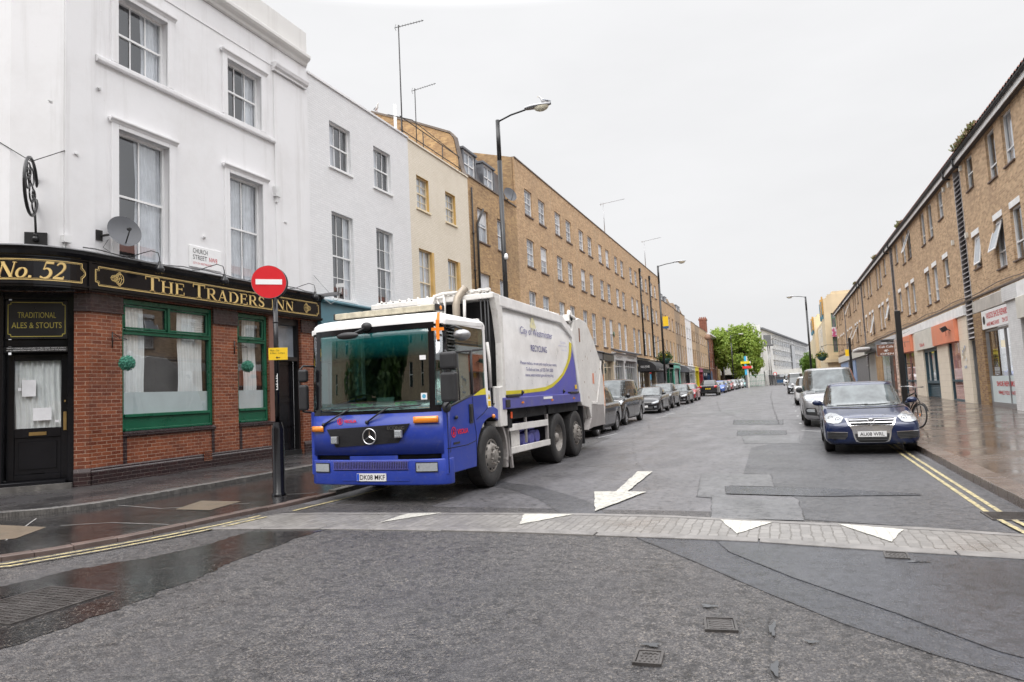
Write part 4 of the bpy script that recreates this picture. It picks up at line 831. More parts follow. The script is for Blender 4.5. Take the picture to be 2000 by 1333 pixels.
def shopfront(r, y0, y1, ztop, fm, um, door=True, glassm='dark_pane', fasch=.55, text=None, tm='sign_white', shutter=None, proj=.22, mull=3, base=.55):
    z0 = rise((y0+y1)/2)+.12
    g = MB(); LF.box(g, y0, y1, ztop-fasch, ztop, -proj, .05); LF.prof(g, [(.0, ztop), (-proj-.12, ztop), (-proj-.14, ztop+.06), (-proj-.03, ztop+.11), (.0, ztop+.14)], y0-.02, y1+.02)
    fo = g.build('fascia', MT[fm], r, bevel=.01, seg=1)
    g = MB()
    for u in (y0, y1-.28): LF.box(g, u, u+.28, z0, ztop-fasch-.002, -proj+.04, .25); LF.box(g, u-.02, u+.30, z0, z0+.3, -proj, .2); LF.box(g, u-.02, u+.30, ztop-fasch-.25, ztop-fasch-.003, -proj-.02, .2)
    g.build('pilaster', MT[um], r, bevel=.008, seg=1)
    a, b = y0+.28, y1-.28; t = ztop-fasch-.004
    if shutter:
        g = MB(); n = int((t-z0)/.09)
        for i in range(n): LF.prof(g, [(0, z0+i*.09), (-.03, z0+i*.09+.02), (-.03, z0+i*.09+.07), (0, z0+i*.09+.088)], a, b)
        g.build('shutter', MT[shutter], r)
    else:
        g = MB(); LF.box(g, a, b, z0, z0+base, 0, .12)
        for i in range(mull+1):
            u = a+(b-a)*i/mull; LF.box(g, max(a, u-.035), min(b, u+.035), z0+base, t, 0, .1)
        LF.box(g, a, b, t-.55, t-.48, 0.01, .09); LF.box(g, a, b, t-.06, t, 0.01, .09)
        w = g.build('shop_window', MT[um], r)
        g = MB(); LF.quad(g, a, b, z0+base, t, .06); LF.quad(g, a, b, z0, t, .9, 1); g.build('pane', [MT[glassm], MT['interior']], w, fix=False)
    if text:
        g = MB(); L_ = (y1-y0)*.55; face_text(LF, text, (y0+y1)/2-L_/2, ztop-fasch*.68, L_, fasch*.38, -proj-.002, g); g.build('lettering', MT[tm], fo, fix=False)
S2 = dict(cols=2, rows=(2, 2)); C_ = [(.0, .3, 3), (.72, 1, 3)]
h = house('terraced_house', 'white painted brick house between the pub and the cream house', YE, 23.38, 12.05, 'white_brick',
      [(18.22, 19.4, 9.36, 10.92, dict(cols=3, rows=(1, 1), curtain=[(.05, .45, 4)])), (20.84, 22.0, 9.36, 10.92, dict(cols=3, rows=(1, 1), curtain=[(.05, .45, 4)])), (18.22, 19.42, 4.95, 7.85, dict(cols=3, rows=(2, 2), curtain=[(.7, 1, 3)])), (20.86, 22.0, 4.95, 7.85, dict(cols=3, rows=(2, 2), curtain=[(.7, 1, 3)]))], wz0=4.55, sill='window_white', parapet='white_render', group='terraced houses on the left')
mat('teal_paint', (.10, .22, .27), .4); mat('black_shop', (.02, .02, .022), .35); mat('grey_shop', (.16, .16, .17), .5); mat('mint', (.16, .52, .42), .5); mat('off_white_paint', (.66, .64, .58), .45); mat('cream_paint', (.66, .56, .42), .5); mat('grey_shutter', (.36, .36, .35), .5)
mat('yellow_paint', (.80, .66, .02), .5); mat('pink_paint', (.45, .10, .22), .5); mat('red_paint', (.35, .03, .04), .5); mat('blue_paint', (.03, .09, .2), .5); mat('canvas_black', (.018, .018, .02), .75); mat('grey_white', (.6, .6, .6), .5)
shopfront(h, YE+.22, 23.3, 4.72, 'teal_paint', 'teal_paint', fasch=.6, proj=.16)
h = house('terraced_house', 'cream painted brick house with ochre window reveals', 23.38, 28.98, 12.0, 'cream_brick',
      [(23.98, 25.02, 9.34, 10.74, {}), (26.56, 27.56, 9.34, 10.74, {}), (23.98, 25.1, 4.95, 7.68, {}), (26.56, 27.62, 4.95, 7.68, {})], wz0=4.55, frame='window_cream', cols=2, rows=(2, 2), curtain=[(.03, .97, 12)], sill='window_cream', parapet='cream_brick', group='terraced houses on the left')
g = MB(); mat('ochre', (.62, .40, .14), .6)
for a, b, c, d in ((23.98, 25.02, 9.34, 10.74), (26.56, 27.56, 9.34, 10.74), (23.98, 25.1, 4.95, 7.68), (26.56, 27.62, 4.95, 7.68)):
    LF.box(g, b-.012, b-.002, c, d, .003, .11); LF.box(g, a+.002, b-.013, d-.012, d-.002, .003, .11)
    if c < 6: LF.box(g, b, b+.16, c, d, -.012, 0)
g.build('painted_reveal', MT['ochre'], h)
shopfront(h, 23.5, 28.9, 4.6, 'cream_paint', 'cream_paint')
h = house('terraced_house', 'brown stock brick house with slate mansard roof and two dormers', 28.98, 35.46, 12.12, 'stock_brick',
      [(29.98, 31.3, 9.15, 10.85, {}), (32.5, 33.7, 9.15, 10.85, {}), (29.98, 31.3, 5.1, 7.6, {}), (32.5, 33.7, 5.1, 7.6, {})], wz0=4.55, cols=2, rows=(1, 1), pane='pane_blue', sill='dark_sill', group='terraced houses on the left')
shopfront(h, 29.1, 35.3, 4.6, 'black_shop', 'black_shop')
g = MB()   # mansard with brick party wall
g.prism([(-13.7, 12.15), (-14.25, 14.1), (-16, 14.9), (-18.5, 15.8), (-23, 14.0), (-23, 12.15)], 1, 29.3, 35.3); g.build('mansard_roof', MT['slate'], h)
g = MB(); g.prism([(-13.5, 12.0), (-13.65, 12.5), (-13.95, 14.1), (-14.15, 14.35), (-16, 15.22), (-18.5, 16.28), (-23, 14.4), (-23, 11)], 1, 28.98, 29.28); g.prism([(-13.4, 12.0), (-13.4, 15.05), (-16.2, 15.85), (-23, 15.0), (-23, 11)], 1, 35.31, 35.455)
g.build('party_wall', MT['stock_brick'], h)
g = MB(); LN = [(-13.42, 12.0), (-13.6, 12.5), (-13.9, 14.1), (-14.12, 14.37), (-16, 15.23), (-18.55, 16.29)]; g.prism(LN+[(x+.03, z+.09) for x, z in LN[::-1]], 1, 28.93, 29.33); g.build('coping', MT['coping'], h)
for u in (29.62, 32.0):
    g = MB(); g.box(-14.9, -13.72, u-.12, u, 12.25, 13.72); g.box(-14.9, -13.72, u+1.3, u+1.42, 12.25, 13.72); g.box(-15.2, -13.66, u-.18, u+1.48, 13.72, 13.82); g.box(-14.9, -13.72, u, u+1.3, 12.25, 12.42)
    d_ = g.build('dormer', MT['lead'], h); FD = Face((-13.78, 0, 0), (0, 1, 0), (1, 0, 0)); 
    g = MB(); a, b, c, d = u, u+1.3, 12.42, 13.72
    for q in ((a, a+.09, c, d), (b-.09, b, c, d), (a+.09, b-.09, d-.09, d), (a+.09, b-.09, c, c+.09), (a+.09, b-.09, (c+d)/2-.03, (c+d)/2+.03), ((a+b)/2-.03, (a+b)/2+.03, c+.09, d-.09)): FD.box(g, *q, 0, .06)
    FD.quad(g, a, b, c, d, .05, 1); g.build('window', [MT['window_white'], MT['pane_blue']], d_, fix=False)
def pipe(u, z0, z1, parent, x=-13.22, r=.045, m='dark_iron'):
    g = MB(); g.tube([(x, u, z0), (x, u, z1)], r, 8)
    for k in range(int((z1-z0)/1.8)): g.tube([(x, u, z0+1+k*1.8), (x, u, z0+1.12+k*1.8)], r*1.35, 8)
    return g.build('drainpipe', MT[m], parent)
pipe(29.25, 4.7, 11.6, h); g = MB(); g.tube([(-13.22, 29.72, 4.7), (-13.2, 29.72, 9.9), (-13.15, 29.95, 10.3), (-13.12, 30.3, 10.75)], .06, 8); g.build('drainpipe', MT['dark_iron'], h); 
r = thing('satellite_dish', 'dark satellite dish on the parapet below the mansard dormers', 'satellite dish', (-13.3, 34.2, 12.3))
ax = Vector((.8, -.5, .3)).normalized(); c = Vector((-13.1, 34.0, 12.45)); t1 = ax.cross(Vector((0, 0, 1))).normalized(); t2 = t1.cross(ax)
g = MB(); g.grid(lambda a, rr: c+(t1*math.cos(a)+t2*math.sin(a))*.42*rr+ax*(.07*rr*rr), [2*math.pi*i/20 for i in range(21)], [0, .5, 1]); g.build('dish', MT['dish_grey'], r, fix=False)
g = MB(); g.tube([c, (-13.4, 34.3, 12.2)], .03, 6); g.tube([c-t2*.4, c+ax*.4], .015, 5); g.build('wall_mount', MT['dark_iron'], r)
# roof railing between cream house and mansard
r = thing('roof_railing', 'thin black railing along the cream house parapet', 'railing', (-13.5, 26, 12.07))
g = MB(); X_ = -13.62
for z in (12.5, 13.05): g.tube([(X_, 23.4, z), (X_, 28.9, z)], .022, 6)
g.tube([(X_-.6, 23.45, 13.25), (X_, 24.4, 13.25), (X_, 28.9, 13.05)], .018, 6)
for y in (23.5, 25.3, 27.1, 28.8): g.tube([(X_, y, 11.8), (X_, y, 13.05)], .022, 6)
g.build('rails', MT['dark_iron'], r)
# long four storey block: six houses of one build, then three more
wins = []
for k in range(8):
    y = 36.93+5.79*k+(0.8 if k >= 5 else 0)
    for u in (y, y+2.47):
        for c, d in ((12.1, 13.66), (9.02, 10.66), (5.06, 7.56)): wins.append((u, u+1.28, c, d, {}))
BT_ = house('long_terrace', 'long four storey yellow brick terrace block with white sash windows', 35.46, 84.2, 15.05, 'terrace_brick', wins, cat='apartment block', wz0=4.55, cols=2, rows=(2, 2), pane='pane_blue', sill='dark_sill', siln=.09, dep=.11, depth=11, fr=.07, bar=.03)
g = MB()
for y in (41.9, 47.7, 53.5, 59.3, 65.9): LF.box(g, y, y+.03, 4.7, 15.0, -.006, .01)
g.build('mortar_joint', mat('joint', (.55, .45, .33), .8), BT_)
pipe(71.7, 4.9, 14.0, BT_, r=.09, m='black_paint'); pipe(77.4, 4.9, 13.9, BT_, r=.09, m='black_paint')
for y in (71.7, 77.4):
    g = MB(); LF.box(g, y-.2, y+.2, 13.9, 14.25, -.2, 0); g.build('rainwater_hopper', MT['black_paint'], BT_)
shopfront(BT_, 35.6, 41.2, 4.5, 'black_shop', 'grey_shop'); shopfront(BT_, 41.3, 47.0, 4.5, 'cream_paint', 'cream_paint'); shopfront(BT_, 47.1, 52.8, 4.5, 'grey_shop', 'black_shop')
shopfront(BT_, 53.0, 56.7, 4.45, 'black_shop', 'cream_paint', mull=1); shopfront(BT_, 56.8, 60.8, 4.62, 'grey_white', 'grey_white', text='GEM', tm='text_black', mull=4); shopfront(BT_, 60.85, 66.5, 4.66, 'grey_white', 'grey_white', text='TRADERS ANTIQUES', tm='text_black', mull=6)
shopfront(BT_, 66.6, 73.0, 4.5, 'black_shop', 'cream_paint', mull=5, base=.3); shopfront(BT_, 73.1, 77.2, 4.5, 'cream_paint', 'cream_paint', mull=1); shopfront(BT_, 77.3, 84.1, 4.5, 'grey_shop', 'grey_shop', mull=9)
def awning(y0, y1, z1, z0, out, m, parent, text=None, tm='sign_white'):
    g = MB(); n = 6; pr = [(-out*math.sin(math.pi/2*i/n), z0+(z1-z0)*math.cos(math.pi/2*i/n)) for i in range(n+1)]
    ring = [(-.1, z1)]+[(d-.1, z) for d, z in pr]+[(-out-.1, z0-.22), (-.1, z0-.22)]
    LF.prof(g, ring, y0, y1); a = g.build('awning', MT[m], parent, bevel=0)
    if text:
        g = MB(); put_text(g, text, (-13.2+out+.12, y0+1, z0-.16), (0, 1, 0), (0, 0, 1), (1, 0, 0), (y1-y0)*.6, .13, .01); g2 = g
        put_text(g, text, (-13.3+.5, y0-.01, z0+.05), (1, 0, 0), (0, 0, 1), (0, -1, 0), out*.45, .28, .01)
        g.build('lettering', MT[tm], a, fix=False)
    return a
awning(66.9, 73.2, 4.35, 3.4, 1.9, 'canvas_black', BT_, 'NICK JONES')
awning(73.6, 77.0, 4.3, 3.6, 1.4, 'canvas_black', BT_)
for y, ln in ((56.9, 3.6), (61.0, 5.2)):
    g = MB(); LF.prof(g, [(-.2, 4.80), (-.55, 4.74), (-.6, 4.86), (-.2, 5.02)], y, y+ln); g.build('awning', MT['lead'], BT_)
# plaque
r = thing('wall_plaque', 'round green plaque between first floor windows of the long block', 'plaque', (-13.28, 58.1, 6.2)); g = MB(); g.lathe([(0, .03), (.22, .03), (.24, .0)], (-13.295, 58.15, 6.35), 0, 20); g.build('disc', MT['green_paint'], r)
# further houses
def rowhouse(y0, y1, z, m, us, label, name='terraced_house', top=None, w=1.15, shop=None, **k):
    wn = [(u, u+w, c, d, {}) for u in us for c, d in ((9.0, 10.7), (4.95, 7.5))]
    kw = dict(cols=2, rows=(1, 1), pane='pane_blue', sill='dark_sill', fr=.09, bar=.04); kw.update(k)
    h = house(name, label, y0, y1, z, m, wn, group='far terraced houses on the left', **kw)
    if shop: shopfront(h, y0+.1, y1-.1, *shop[0], **shop[1])
    return h
def mansard(h, y0, y1, z, hh, dorm, m='slate'):
    g = MB(); g.prism([(-13.75, z+.02), (-14.3, z+hh), (-18, z+hh+.4), (-22, z+hh), (-22, z)], 1, y0+.2, y1-.2); g.build('mansard_roof', MT[m], h)
    g = MB()
    for y in (y0, y1-.2): g.prism([(-13.5, z), (-14.1, z+hh+.15), (-18, z+hh+.6), (-22, z+hh+.5), (-22, z)], 1, y+.002, y+.198)
    g.build('party_wall', MT['grey_brown_brick'], h)
    FD = Face((-13.85, 0, 0), (0, 1, 0), (1, 0, 0))
    for u in dorm:
        g = MB(); FD.box(g, u-.1, u, z+.05, z+hh-.1, 0, 1); FD.box(g, u+1.4, u+1.5, z+.05, z+hh-.1, 0, 1); FD.box(g, u-.14, u+1.54, z+hh-.1, z+hh, -.05, 1.2)
        for q in ((u, u+.12, z+.05, z+hh-.1), (u+1.28, u+1.4, z+.05, z+hh-.1), (u+.12, u+1.28, z+.05, z+.17), (u+.12, u+1.28, z+hh-.22, z+hh-.1), (u+.12, u+1.28, z+hh/2-.04, z+hh/2+.04), (u+.66, u+.74, z+.17, z+hh/2-.04)): FD.box(g, *q, .02, .1, 1)
        FD.quad(g, u, u+1.4, z+.05, z+hh-.1, .08, 2); g.build('dormer', [MT['lead'], MT['window_white'], MT['pane_blue']], h, fix=False)
h = rowhouse(84.2, 96.4, 12.4, 'terrace_brick', (84.9, 87.5, 90.6, 93.6), 'light brick house with mansard dormers just past the long block', shop=((4.4, 'grey_shop', 'grey_shop'), dict(mull=8))); mansard(h, 84.2, 96.4, 12.4, 1.3, (85.3, 88.7, 92))
g = MB(); g.box(-17, -16, 92, 93.4, 13.5, 15.1); g.box(-17, -16.5, 92.2, 92.5, 15.1, 15.6, 1); g.box(-17, -16.5, 92.8, 93.1, 15.1, 15.6, 1); g.build('chimney', [MT['terrace_brick'], mat('chimney_pot', (.5, .16, .08), .8)], h)
shopfront(h, 87.0, 90.6, 4.5, 'black_shop', 'green_paint', mull=1); shopfront(h, 90.8, 96.3, 4.52, 'mint', 'mint', shutter='grey_shutter', proj=.3)
h = rowhouse(96.4, 101.8, 12.3, 'grey_brown_brick', (97.3, 99.6), 'darker brown brick house with white sashes beyond the mint green shop', shop=((4.4, 'grey_white', 'grey_white'), dict(shutter='grey_shutter')))
awning(97.6, 101.0, 4.4, 3.7, 1.3, 'lead', h)
h = rowhouse(101.8, 107.5, 12.3, 'brown_brick', (102.6, 105.3), 'brown brick house with dormers left of the tall white house', shop=((4.4, 'black_shop', 'black_shop'), dict(mull=3))); mansard(h, 101.8, 107.5, 12.3, 1.4, (102.6, 105.0))
g = MB(); g.box(-17, -16, 105, 106, 13.5, 15.0); g.box(-16.7, -16.3, 105.3, 105.7, 15.0, 15.7, 1); g.build('chimney', [MT['terrace_brick'], MT['chimney_pot']], h)
rowhouse(107.5, 114.6, 12.0, 'white_render', (109.0, 111.8), 'tall white rendered house in the far left row', w=1.3, shop=((4.5, 'grey_white', 'grey_white'), dict(mull=2)), parapet='white_render')
h = rowhouse(114.6, 120.2, 12.1, 'brown_brick', (115.6, 118), 'brown brick house with yellow shopfront right of the white house', frame='dark_sill', shop=((4.5, 'yellow_paint', 'yellow_paint'), dict(mull=1)))
rowhouse(120.2, 126.6, 12.0, 'grey_brown_brick', (120.9, 123.6), 'grey brown house with pink shop sign', shop=((4.4, 'pink_paint', 'red_paint'), dict(mull=2)))
h = rowhouse(126.6, 140.6, 12.0, 'brown_brick', (127.6, 130.8, 134, 137.2), 'wide brown brick house beside the tall chimney', w=1.5, shop=((4.4, 'black_shop', 'blue_paint'), dict(mull=4)))
g = MB(); g.prism([(-13.5, 12.0), (-16, 14.2), (-20, 14.2), (-22, 12)], 1, 120.5, 140.4); g.build('pitched_roof', MT['slate'], h)
g = MB(); g.box(-14.7, -13.35, 141.2, 143.2, 11, 14.9)
for i in range(4): g.box(-14.68+i*.36, -14.48+i*.36, 141.12, 141.2, 12, 14.5)
g.box(-14.8, -13.25, 141.1, 143.3, 14.55, 14.95)
for i in range(4): g.lathe([(.14, 0), (.1, .35)], (-14.55+i*.35, 142, 14.95), 2, 8)
g.build('chimney', MT['red_brick'], h)
FR = Face((-13.3, 141, 0), (0, 1, 0), (1, 0, 0))
r = house('corner_house', 'red brick corner house with white cornice and arched ground floor', 140.8, 158, 11.4, 'red_brick', [(u, u+1.6, c, d, {}) for u in (143, 148.5, 154) for c, d in ((8.2, 10.3), (4.9, 7.2))], wz0=.6, fr=.2, parapet='white_render', sill='window_white')
g = MB(); LF.prof(g, [(0, 11.3), (-.7, 11.6), (-.7, 11.8), (0, 12)], 140.7, 158.2); g.build('cornice', MT['white_render'], r)
g = MB(); FA = Face((-13.3, 140.79, 0), (-1, 0, 0), (0, -1, 0)); g.prism([(143.5, .7), (143.5, 3.1)]+[(145-1.5*math.cos(math.pi*i/8), 3.1+1.2*math.sin(math.pi*i/8)) for i in range(9)]+[(146.5, .7)], 0, -13.31, -13.24); g.build('arched_shop_window', MT['blue_paint'], r)
h = house('yellow_brick_house', 'low yellow brick building in front of the trees at the far left end', 161, 190, 10.4, 'yellow_brick', [(u, u+1.3, 5.2, 8.0, {}) for u in (163, 167, 171, 175, 179, 183, 187)], wz0=.6, pane='dark_pane', frame='dark_sill', sill=None, rows=(0, 0), fr=.1)
g = MB(); LF.box(g, 161, 190, 10.45, 10.8, -.3, 0); g.build('gutter', MT['dark_iron'], h)
# ------------------------------------------------------------------ right hand maisonettes
LVR = [33.55+19.1*k for k in range(-1, 4)]; Y0R, Y1R = 14.0, 105.8
offs = [(2.35, 0), (4.87, 1), (6.8, 1), (11.1, 1), (13.05, 1), (15.85, 0)]
RW = []
for k in range(-1, 4):
    s = 34.75+19.1*k
    for o_, tall in offs:
        if k == -1 and tall == 1 and o_ > 10: o_ -= .15
        if k == -1 and o_ > 15: o_ = 15.95
        a, b = s+o_, s+o_+1.12
        if b > Y1R-.3 or a < Y0R: continue
        RW += [(a, b, 8.55 if tall else 9.0, 10.36), (a, b, 5.28 if tall else 5.75, 7.08)]
mz = thing('maisonette_block', 'long brown brick block with narrow windows over shops, right side of street', 'apartment block', (12, 60, .12))
g = MB(); lv = [(l, l+1.15, 2.95 if i < 2 else 2.6, 10.40) for i, l in enumerate(LVR)]
RF.wall(g, Y0R, Y1R, 4.52, 10.42, RW+lv, .13); g.quad((7.7, Y1R, 0), (18, Y1R, 0), (18, Y1R, 11), (7.7, Y1R, 11)); g.quad((7.7, Y0R, 4.5), (18, Y0R, 4.5), (18, Y0R, 11), (7.7, Y0R, 11))
g.build('wall', MT['brown_brick'], mz, fix=False)
g = MB()
for i, l in enumerate(LVR):
    lo = 2.95 if i < 2 else 2.6
    RF.box(g, l, l+1.15, lo, 10.40, .2, .26, 1); RF.box(g, l+.0, l+.05, lo, 10.40, -.02, .24, 0); RF.box(g, l+1.10, l+1.15, lo, 10.40, -.02, .24, 0); n = int((10.35-lo)/.2)
    for j in range(n): z = lo+.05+j*.2; RF.prof(g, [(-.04, z), (-.04, z+.02), (.17, z+.16), (.17, z+.14)], l+.05, l+1.10, 0)
g.build('louvre_panel', [mat('louvre', (.42, .40, .40), .5, streak=((.15, .13, .12), .5, 2)), MT['black_matt']], mz)
for i, (a, b, c, d) in enumerate(RW):
    up = c > 8; near = a < 55
    window(RF, a, b, c, d, mz, dep=.12, cols=1, rows=(1, 1), meet=.34 if not up else (.30 if d-c > 1.6 else .5), sill='dark_sill', sillx=.0, siln=.05, pane='dark_pane' if near else 'pane_far', fr=.06, curtain=[(.05, .95, 6)] if near and i % 3 == 0 else None)
g = MB()
for a, b, c, d in RW:
    if c < 8: RF.box(g, a, b, 7.083, 7.30, -.015, .2)
g.build('lintel', MT['fascia_white'], mz)
g = MB()     # opened top hung sashes
for (a, z0_, z1_, ang) in ((28.95, 5.95, 7.0, 16), (31.6, 5.9, 7.0, 8), (45.9, 8.9, 10.3, 20), (64.9, 5.3, 7, 14), (56.25, 5.8, 7, 14), (78.4, 5.4, 7, 26), (83.9, 5.4, 7, 22), (84.1, 8.6, 10.2, 24)):
    L_ = z1_-z0_; s, c = math.sin(R(ang))*L_, math.cos(R(ang))*L_; b = a+.97
    for (u0, u1, t0, t1, mm, dd) in ((a+.05, a+.12, 0, 1, 0, 0), (b-.07, b, 0, 1, 0, 0), (a+.12, b-.07, 0, .06, 0, 0), (a+.12, b-.07, .94, 1, 0, 0), (a+.1, b-.05, .02, .98, 1, .015)):
        q = [(7.78-s*t+dd+w, u, z1_-c*t) for w in (0, .03 if mm == 0 else .004) for t in (t0, t1) for u in (u0, u1)]
        g.add(q, [(0, 2, 3, 1), (4, 5, 7, 6), (0, 1, 5, 4), (2, 6, 7, 3), (0, 4, 6, 2), (1, 3, 7, 5)], mm)
g.build('open_casement', [MT['window_white'], MT['pane_blue']], mz)
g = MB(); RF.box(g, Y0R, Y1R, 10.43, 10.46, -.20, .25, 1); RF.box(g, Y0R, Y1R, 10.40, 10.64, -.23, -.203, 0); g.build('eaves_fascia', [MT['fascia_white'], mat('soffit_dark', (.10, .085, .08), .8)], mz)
g = MB(); RF.prof(g, [(-.235, 10.66), (-.25, 10.60), (-.31, 10.59), (-.35, 10.63), (-.36, 10.70), (-.34, 10.70), (-.235, 10.70)], Y0R, Y1R)
for l in LVR[1:]:
    for dy in (-.35, 1.55):
        g.tube([(7.40, l+dy, 10.6), (7.40, l+dy, 10.32), (7.47, l+dy, 10.24), (7.66, l+dy, 10.22)], .045, 6)
g.build('gutter', MT['black_plastic'], mz)
g = MB(); n = int((Y1R-Y0R)/.30)
def tile_z(u, t): return 10.93+t*.0
ys = np.arange(Y0R, Y1R, .075); vs = []; fs = []
for j, (x, z) in enumerate(((7.31, 10.70), (7.35, 10.75), (11.5, 12.4))):
    for i, y in enumerate(ys): vs.append((x, float(y), z+.03*math.sin((y-Y0R)/.30*2*math.pi)))
nn = len(ys); fs = [(j*nn+i, j*nn+i+1, (j+1)*nn+i+1, (j+1)*nn+i) for j in range(2) for i in range(nn-1)]
g.add(vs, fs, 0); g.quad((11.5, Y0R, 12.4), (18, Y0R, 10.7), (18, Y1R, 10.7), (11.5, Y1R, 12.4)); g.build('tiled_roof', MT['roof_tile'], mz, fix=False)
g = MB(); RF.prof(g, [(0, 4.60), (-.05, 4.61), (-.06, 4.66), (0, 4.70)], Y0R, Y1R); g.tube([(7.62, Y0R+i*1.2, 4.78+.05*math.sin(i*1.1)) for i in range(int((Y1R-Y0R)/1.2))], .018, 5); g.build('string_course', MT['coping'], mz)
for y, z in ((36.35, 10.0), (35.3, 9.95), (35.6, 7.35), (55.2, 7.4), (33.1, 10.05), (33.2, 7.2)):
    g = MB(); RF.box(g, y, y+.16, z, z+.22, -.10, 0); g.build('vent_box', MT['off_white_paint'], mz)
# plants growing in the gutter
def gutter_plant(y0, y1, label, hgt=.35):
    r = thing('gutter_plant', label, 'plant', (7.4, (y0+y1)/2, 10.68), group='weeds growing along the roof gutter')
    g = MB()
    for i in range(int((y1-y0)*260)):
        p = Vector((7.4+RN.uniform(-.14, .12), RN.uniform(y0, y1), 10.66)); hh = hgt*RN.uniform(.3, 1)*(.5+.5*math.sin((p.y-y0)*4)**2); d = Vector((RN.uniform(-.12, .12), RN.uniform(-.12, .12), hh)); s = Vector((RN.uniform(-.025, .025), RN.uniform(-.025, .025), .01))
        g.add([p+d*.4-s, p+d*.4+s, p+d+s, p+d-s*2], [(0, 1, 2, 3)], RN.choice((0, 0, 1)))
    g.build('foliage', [mat('weed', (.13, .14, .05), .8, var=.4, scale=30), mat('weed_dry', (.30, .22, .14), .8, var=.4, scale=30)], r, fix=False)
gutter_plant(29.3, 32.4, 'large clump of weeds in the gutter above the shoe repair shop', .36); gutter_plant(46.2, 47.6, 'small weeds in the gutter halfway along the right block', .35); gutter_plant(58, 59.4, 'weeds in the gutter above the cafe', .28); gutter_plant(73, 74.5, 'farthest pale weeds in the right block gutter', .3)
# shops
def rshop(name, y0, y1, label): return thing(name, label, 'shop', (7.9, (y0+y1)/2, .12))
ZP = .12
def part(r, name, m, boxes, bevel=0, F=RF, label=None):
    g = MB()
    for b in boxes: F.box(g, *b[:6], b[6] if len(b) > 6 else 0)
    o = g.build(name, [MT[x] for x in (m if isinstance(m, (list, tuple)) else [m])], r, bevel=bevel, seg=1)
    if label: o['label'] = label
    return o
mat('orange_panel', (.75, .26, .15), .45, var=.1, scale=1.5, streak=((.75, .38, .28), .5, 3)); mat('curtain_red', (.75, .36, .30), .8, var=.15); mat('teal_frame', (.035, .075, .10), .4); mat('shop_white', (.66, .65, .63), .5); mat('brick_red_step', (.28, .12, .09), .6)
brick('pier_brick', (.42, .27, .12), (.20, .11, .06), (.34, .27, .2), soot=(.12, .08, .05))
for s in (0,):
    r = rshop('shoe_repair_shop', 28.8, 33.6, 'shoe repair shop with red lettered white sign between two piers')
    part(r, 'concrete_lintel', 'concrete', [(28.75, 33.6, 4.0, 4.50, -.03, .4)], .01)
    part(r, 'pier', 'pier_brick', [(32.45, 33.62, ZP, 3.98, -.04, .5)]); part(r, 'pier', 'painted_pier_brick', [(27.35, 28.7, ZP, 4.0, -.12, .5), (27.2, 28.85, 4.0, 4.5, -.2, .4)], label='white painted brick pier')
    sg = part(r, 'sign_board', 'sign_white', [(28.86, 32.42, 3.24, 3.97, -.02, .1)], .01)
    g = MB(); face_text(RF, 'VASSOS SHOE REPAIRS', 31.75, 3.62, 2.75, .24, -.022, g, 0, True, bold=.02); face_text(RF, 'HAND MADE SHOES', 31.75, 3.34, 1.65, .15, -.022, g, 0, True, bold=.015); face_text(RF, '724 5301', 29.75, 3.34, .8, .17, -.022, g, 0, True, bold=.015)
    g.lathe([(0, 0), (.17, 0)], (7.675, 32.1, 3.6), 0, 16, 1); g.build('lettering', [MT['text_red'], MT['text_black']], sg, fix=False)
    w = part(r, 'shop_window', 'metal_grey', [(28.87, 28.95, ZP, 3.22, .06, .16), (32.34, 32.42, ZP, 3.22, .06, .16), (28.95, 32.34, 3.14, 3.22, .06, .16), (28.95, 32.34, ZP, .36, .04, .16), (29.95, 30.02, .36, 3.14, .07, .15)])
    g = MB(); RF.quad(g, 28.95, 32.34, .36, 3.14, .11); g.build('pane', MT['clear_glass'], w, fix=False)
    g = MB(); RF.quad(g, 28.95, 32.34, .36, 1.38, .105); g.build('frosted_film', MT['frost'], w, fix=False)
    g = MB(); face_text(RF, 'SHOE REPAIRS', 31.7, .98, 2.2, .19, .10, g, 0, True, bold=.02); face_text(RF, 'WHILE YOU WAIT', 31.6, .66, 2.1, .15, .10, g, 0, True, bold=.015); g.build('lettering', MT['text_red'], w, fix=False)
    part(r, 'interior', ['interior', 'orange_panel', 'shop_white'], [(28.9, 32.4, ZP, 3.2, 2.2, 2.3), (31.2, 32.3, 1.7, 2.2, 1.9, 2.1, 1), (29.2, 30.4, 1.2, 2.0, 1.8, 1.9, 2), (28.95, 32.4, .5, .6, .6, 2.2, 2)])
r = rshop('corner_shop', 14, 27.3, 'shop with plain white fascia at the right edge of the photo')
part(r, 'fascia', 'off_white_paint', [(20.0, 27.33, 3.28, 4.0, -.22, .4)], .01); part(r, 'fascia', 'fascia_white', [(14, 27.19, 4.0, 4.50, -.2, .4)]); part(r, 'wall', 'painted_pier_brick', [(14, 27.33, ZP, 3.27, .3, .5)]); part(r, 'pane', 'pane_far', [(21, 26.6, .7, 3.1, .27, .29)])
r = rshop('shutter_door', 33.6, 34.8, 'grey roller shutter door under the tall louvre strip')
g = MB()
for i in range(31): RF.prof(g, [(.30, ZP+i*.09), (.27, ZP+i*.09+.02), (.27, ZP+i*.09+.07), (.30, ZP+i*.09+.088)], 33.68, 34.72)
g.build('slats', mat('shutter_dark', (.11, .115, .12), .5), r); part(r, 'frame', 'metal_grey', [(33.63, 33.68, ZP, 2.93, .1, .32), (34.72, 34.77, ZP, 2.93, .1, .32)])
r = rshop('orange_shopfront', 34.8, 52.6, 'shopfront of cream tiled piers and orange panels behind the parked bicycle')
part(r, 'fascia', 'fascia_white', [(34.78, 52.6, 4.06, 4.50, -.12, .4)], .01)
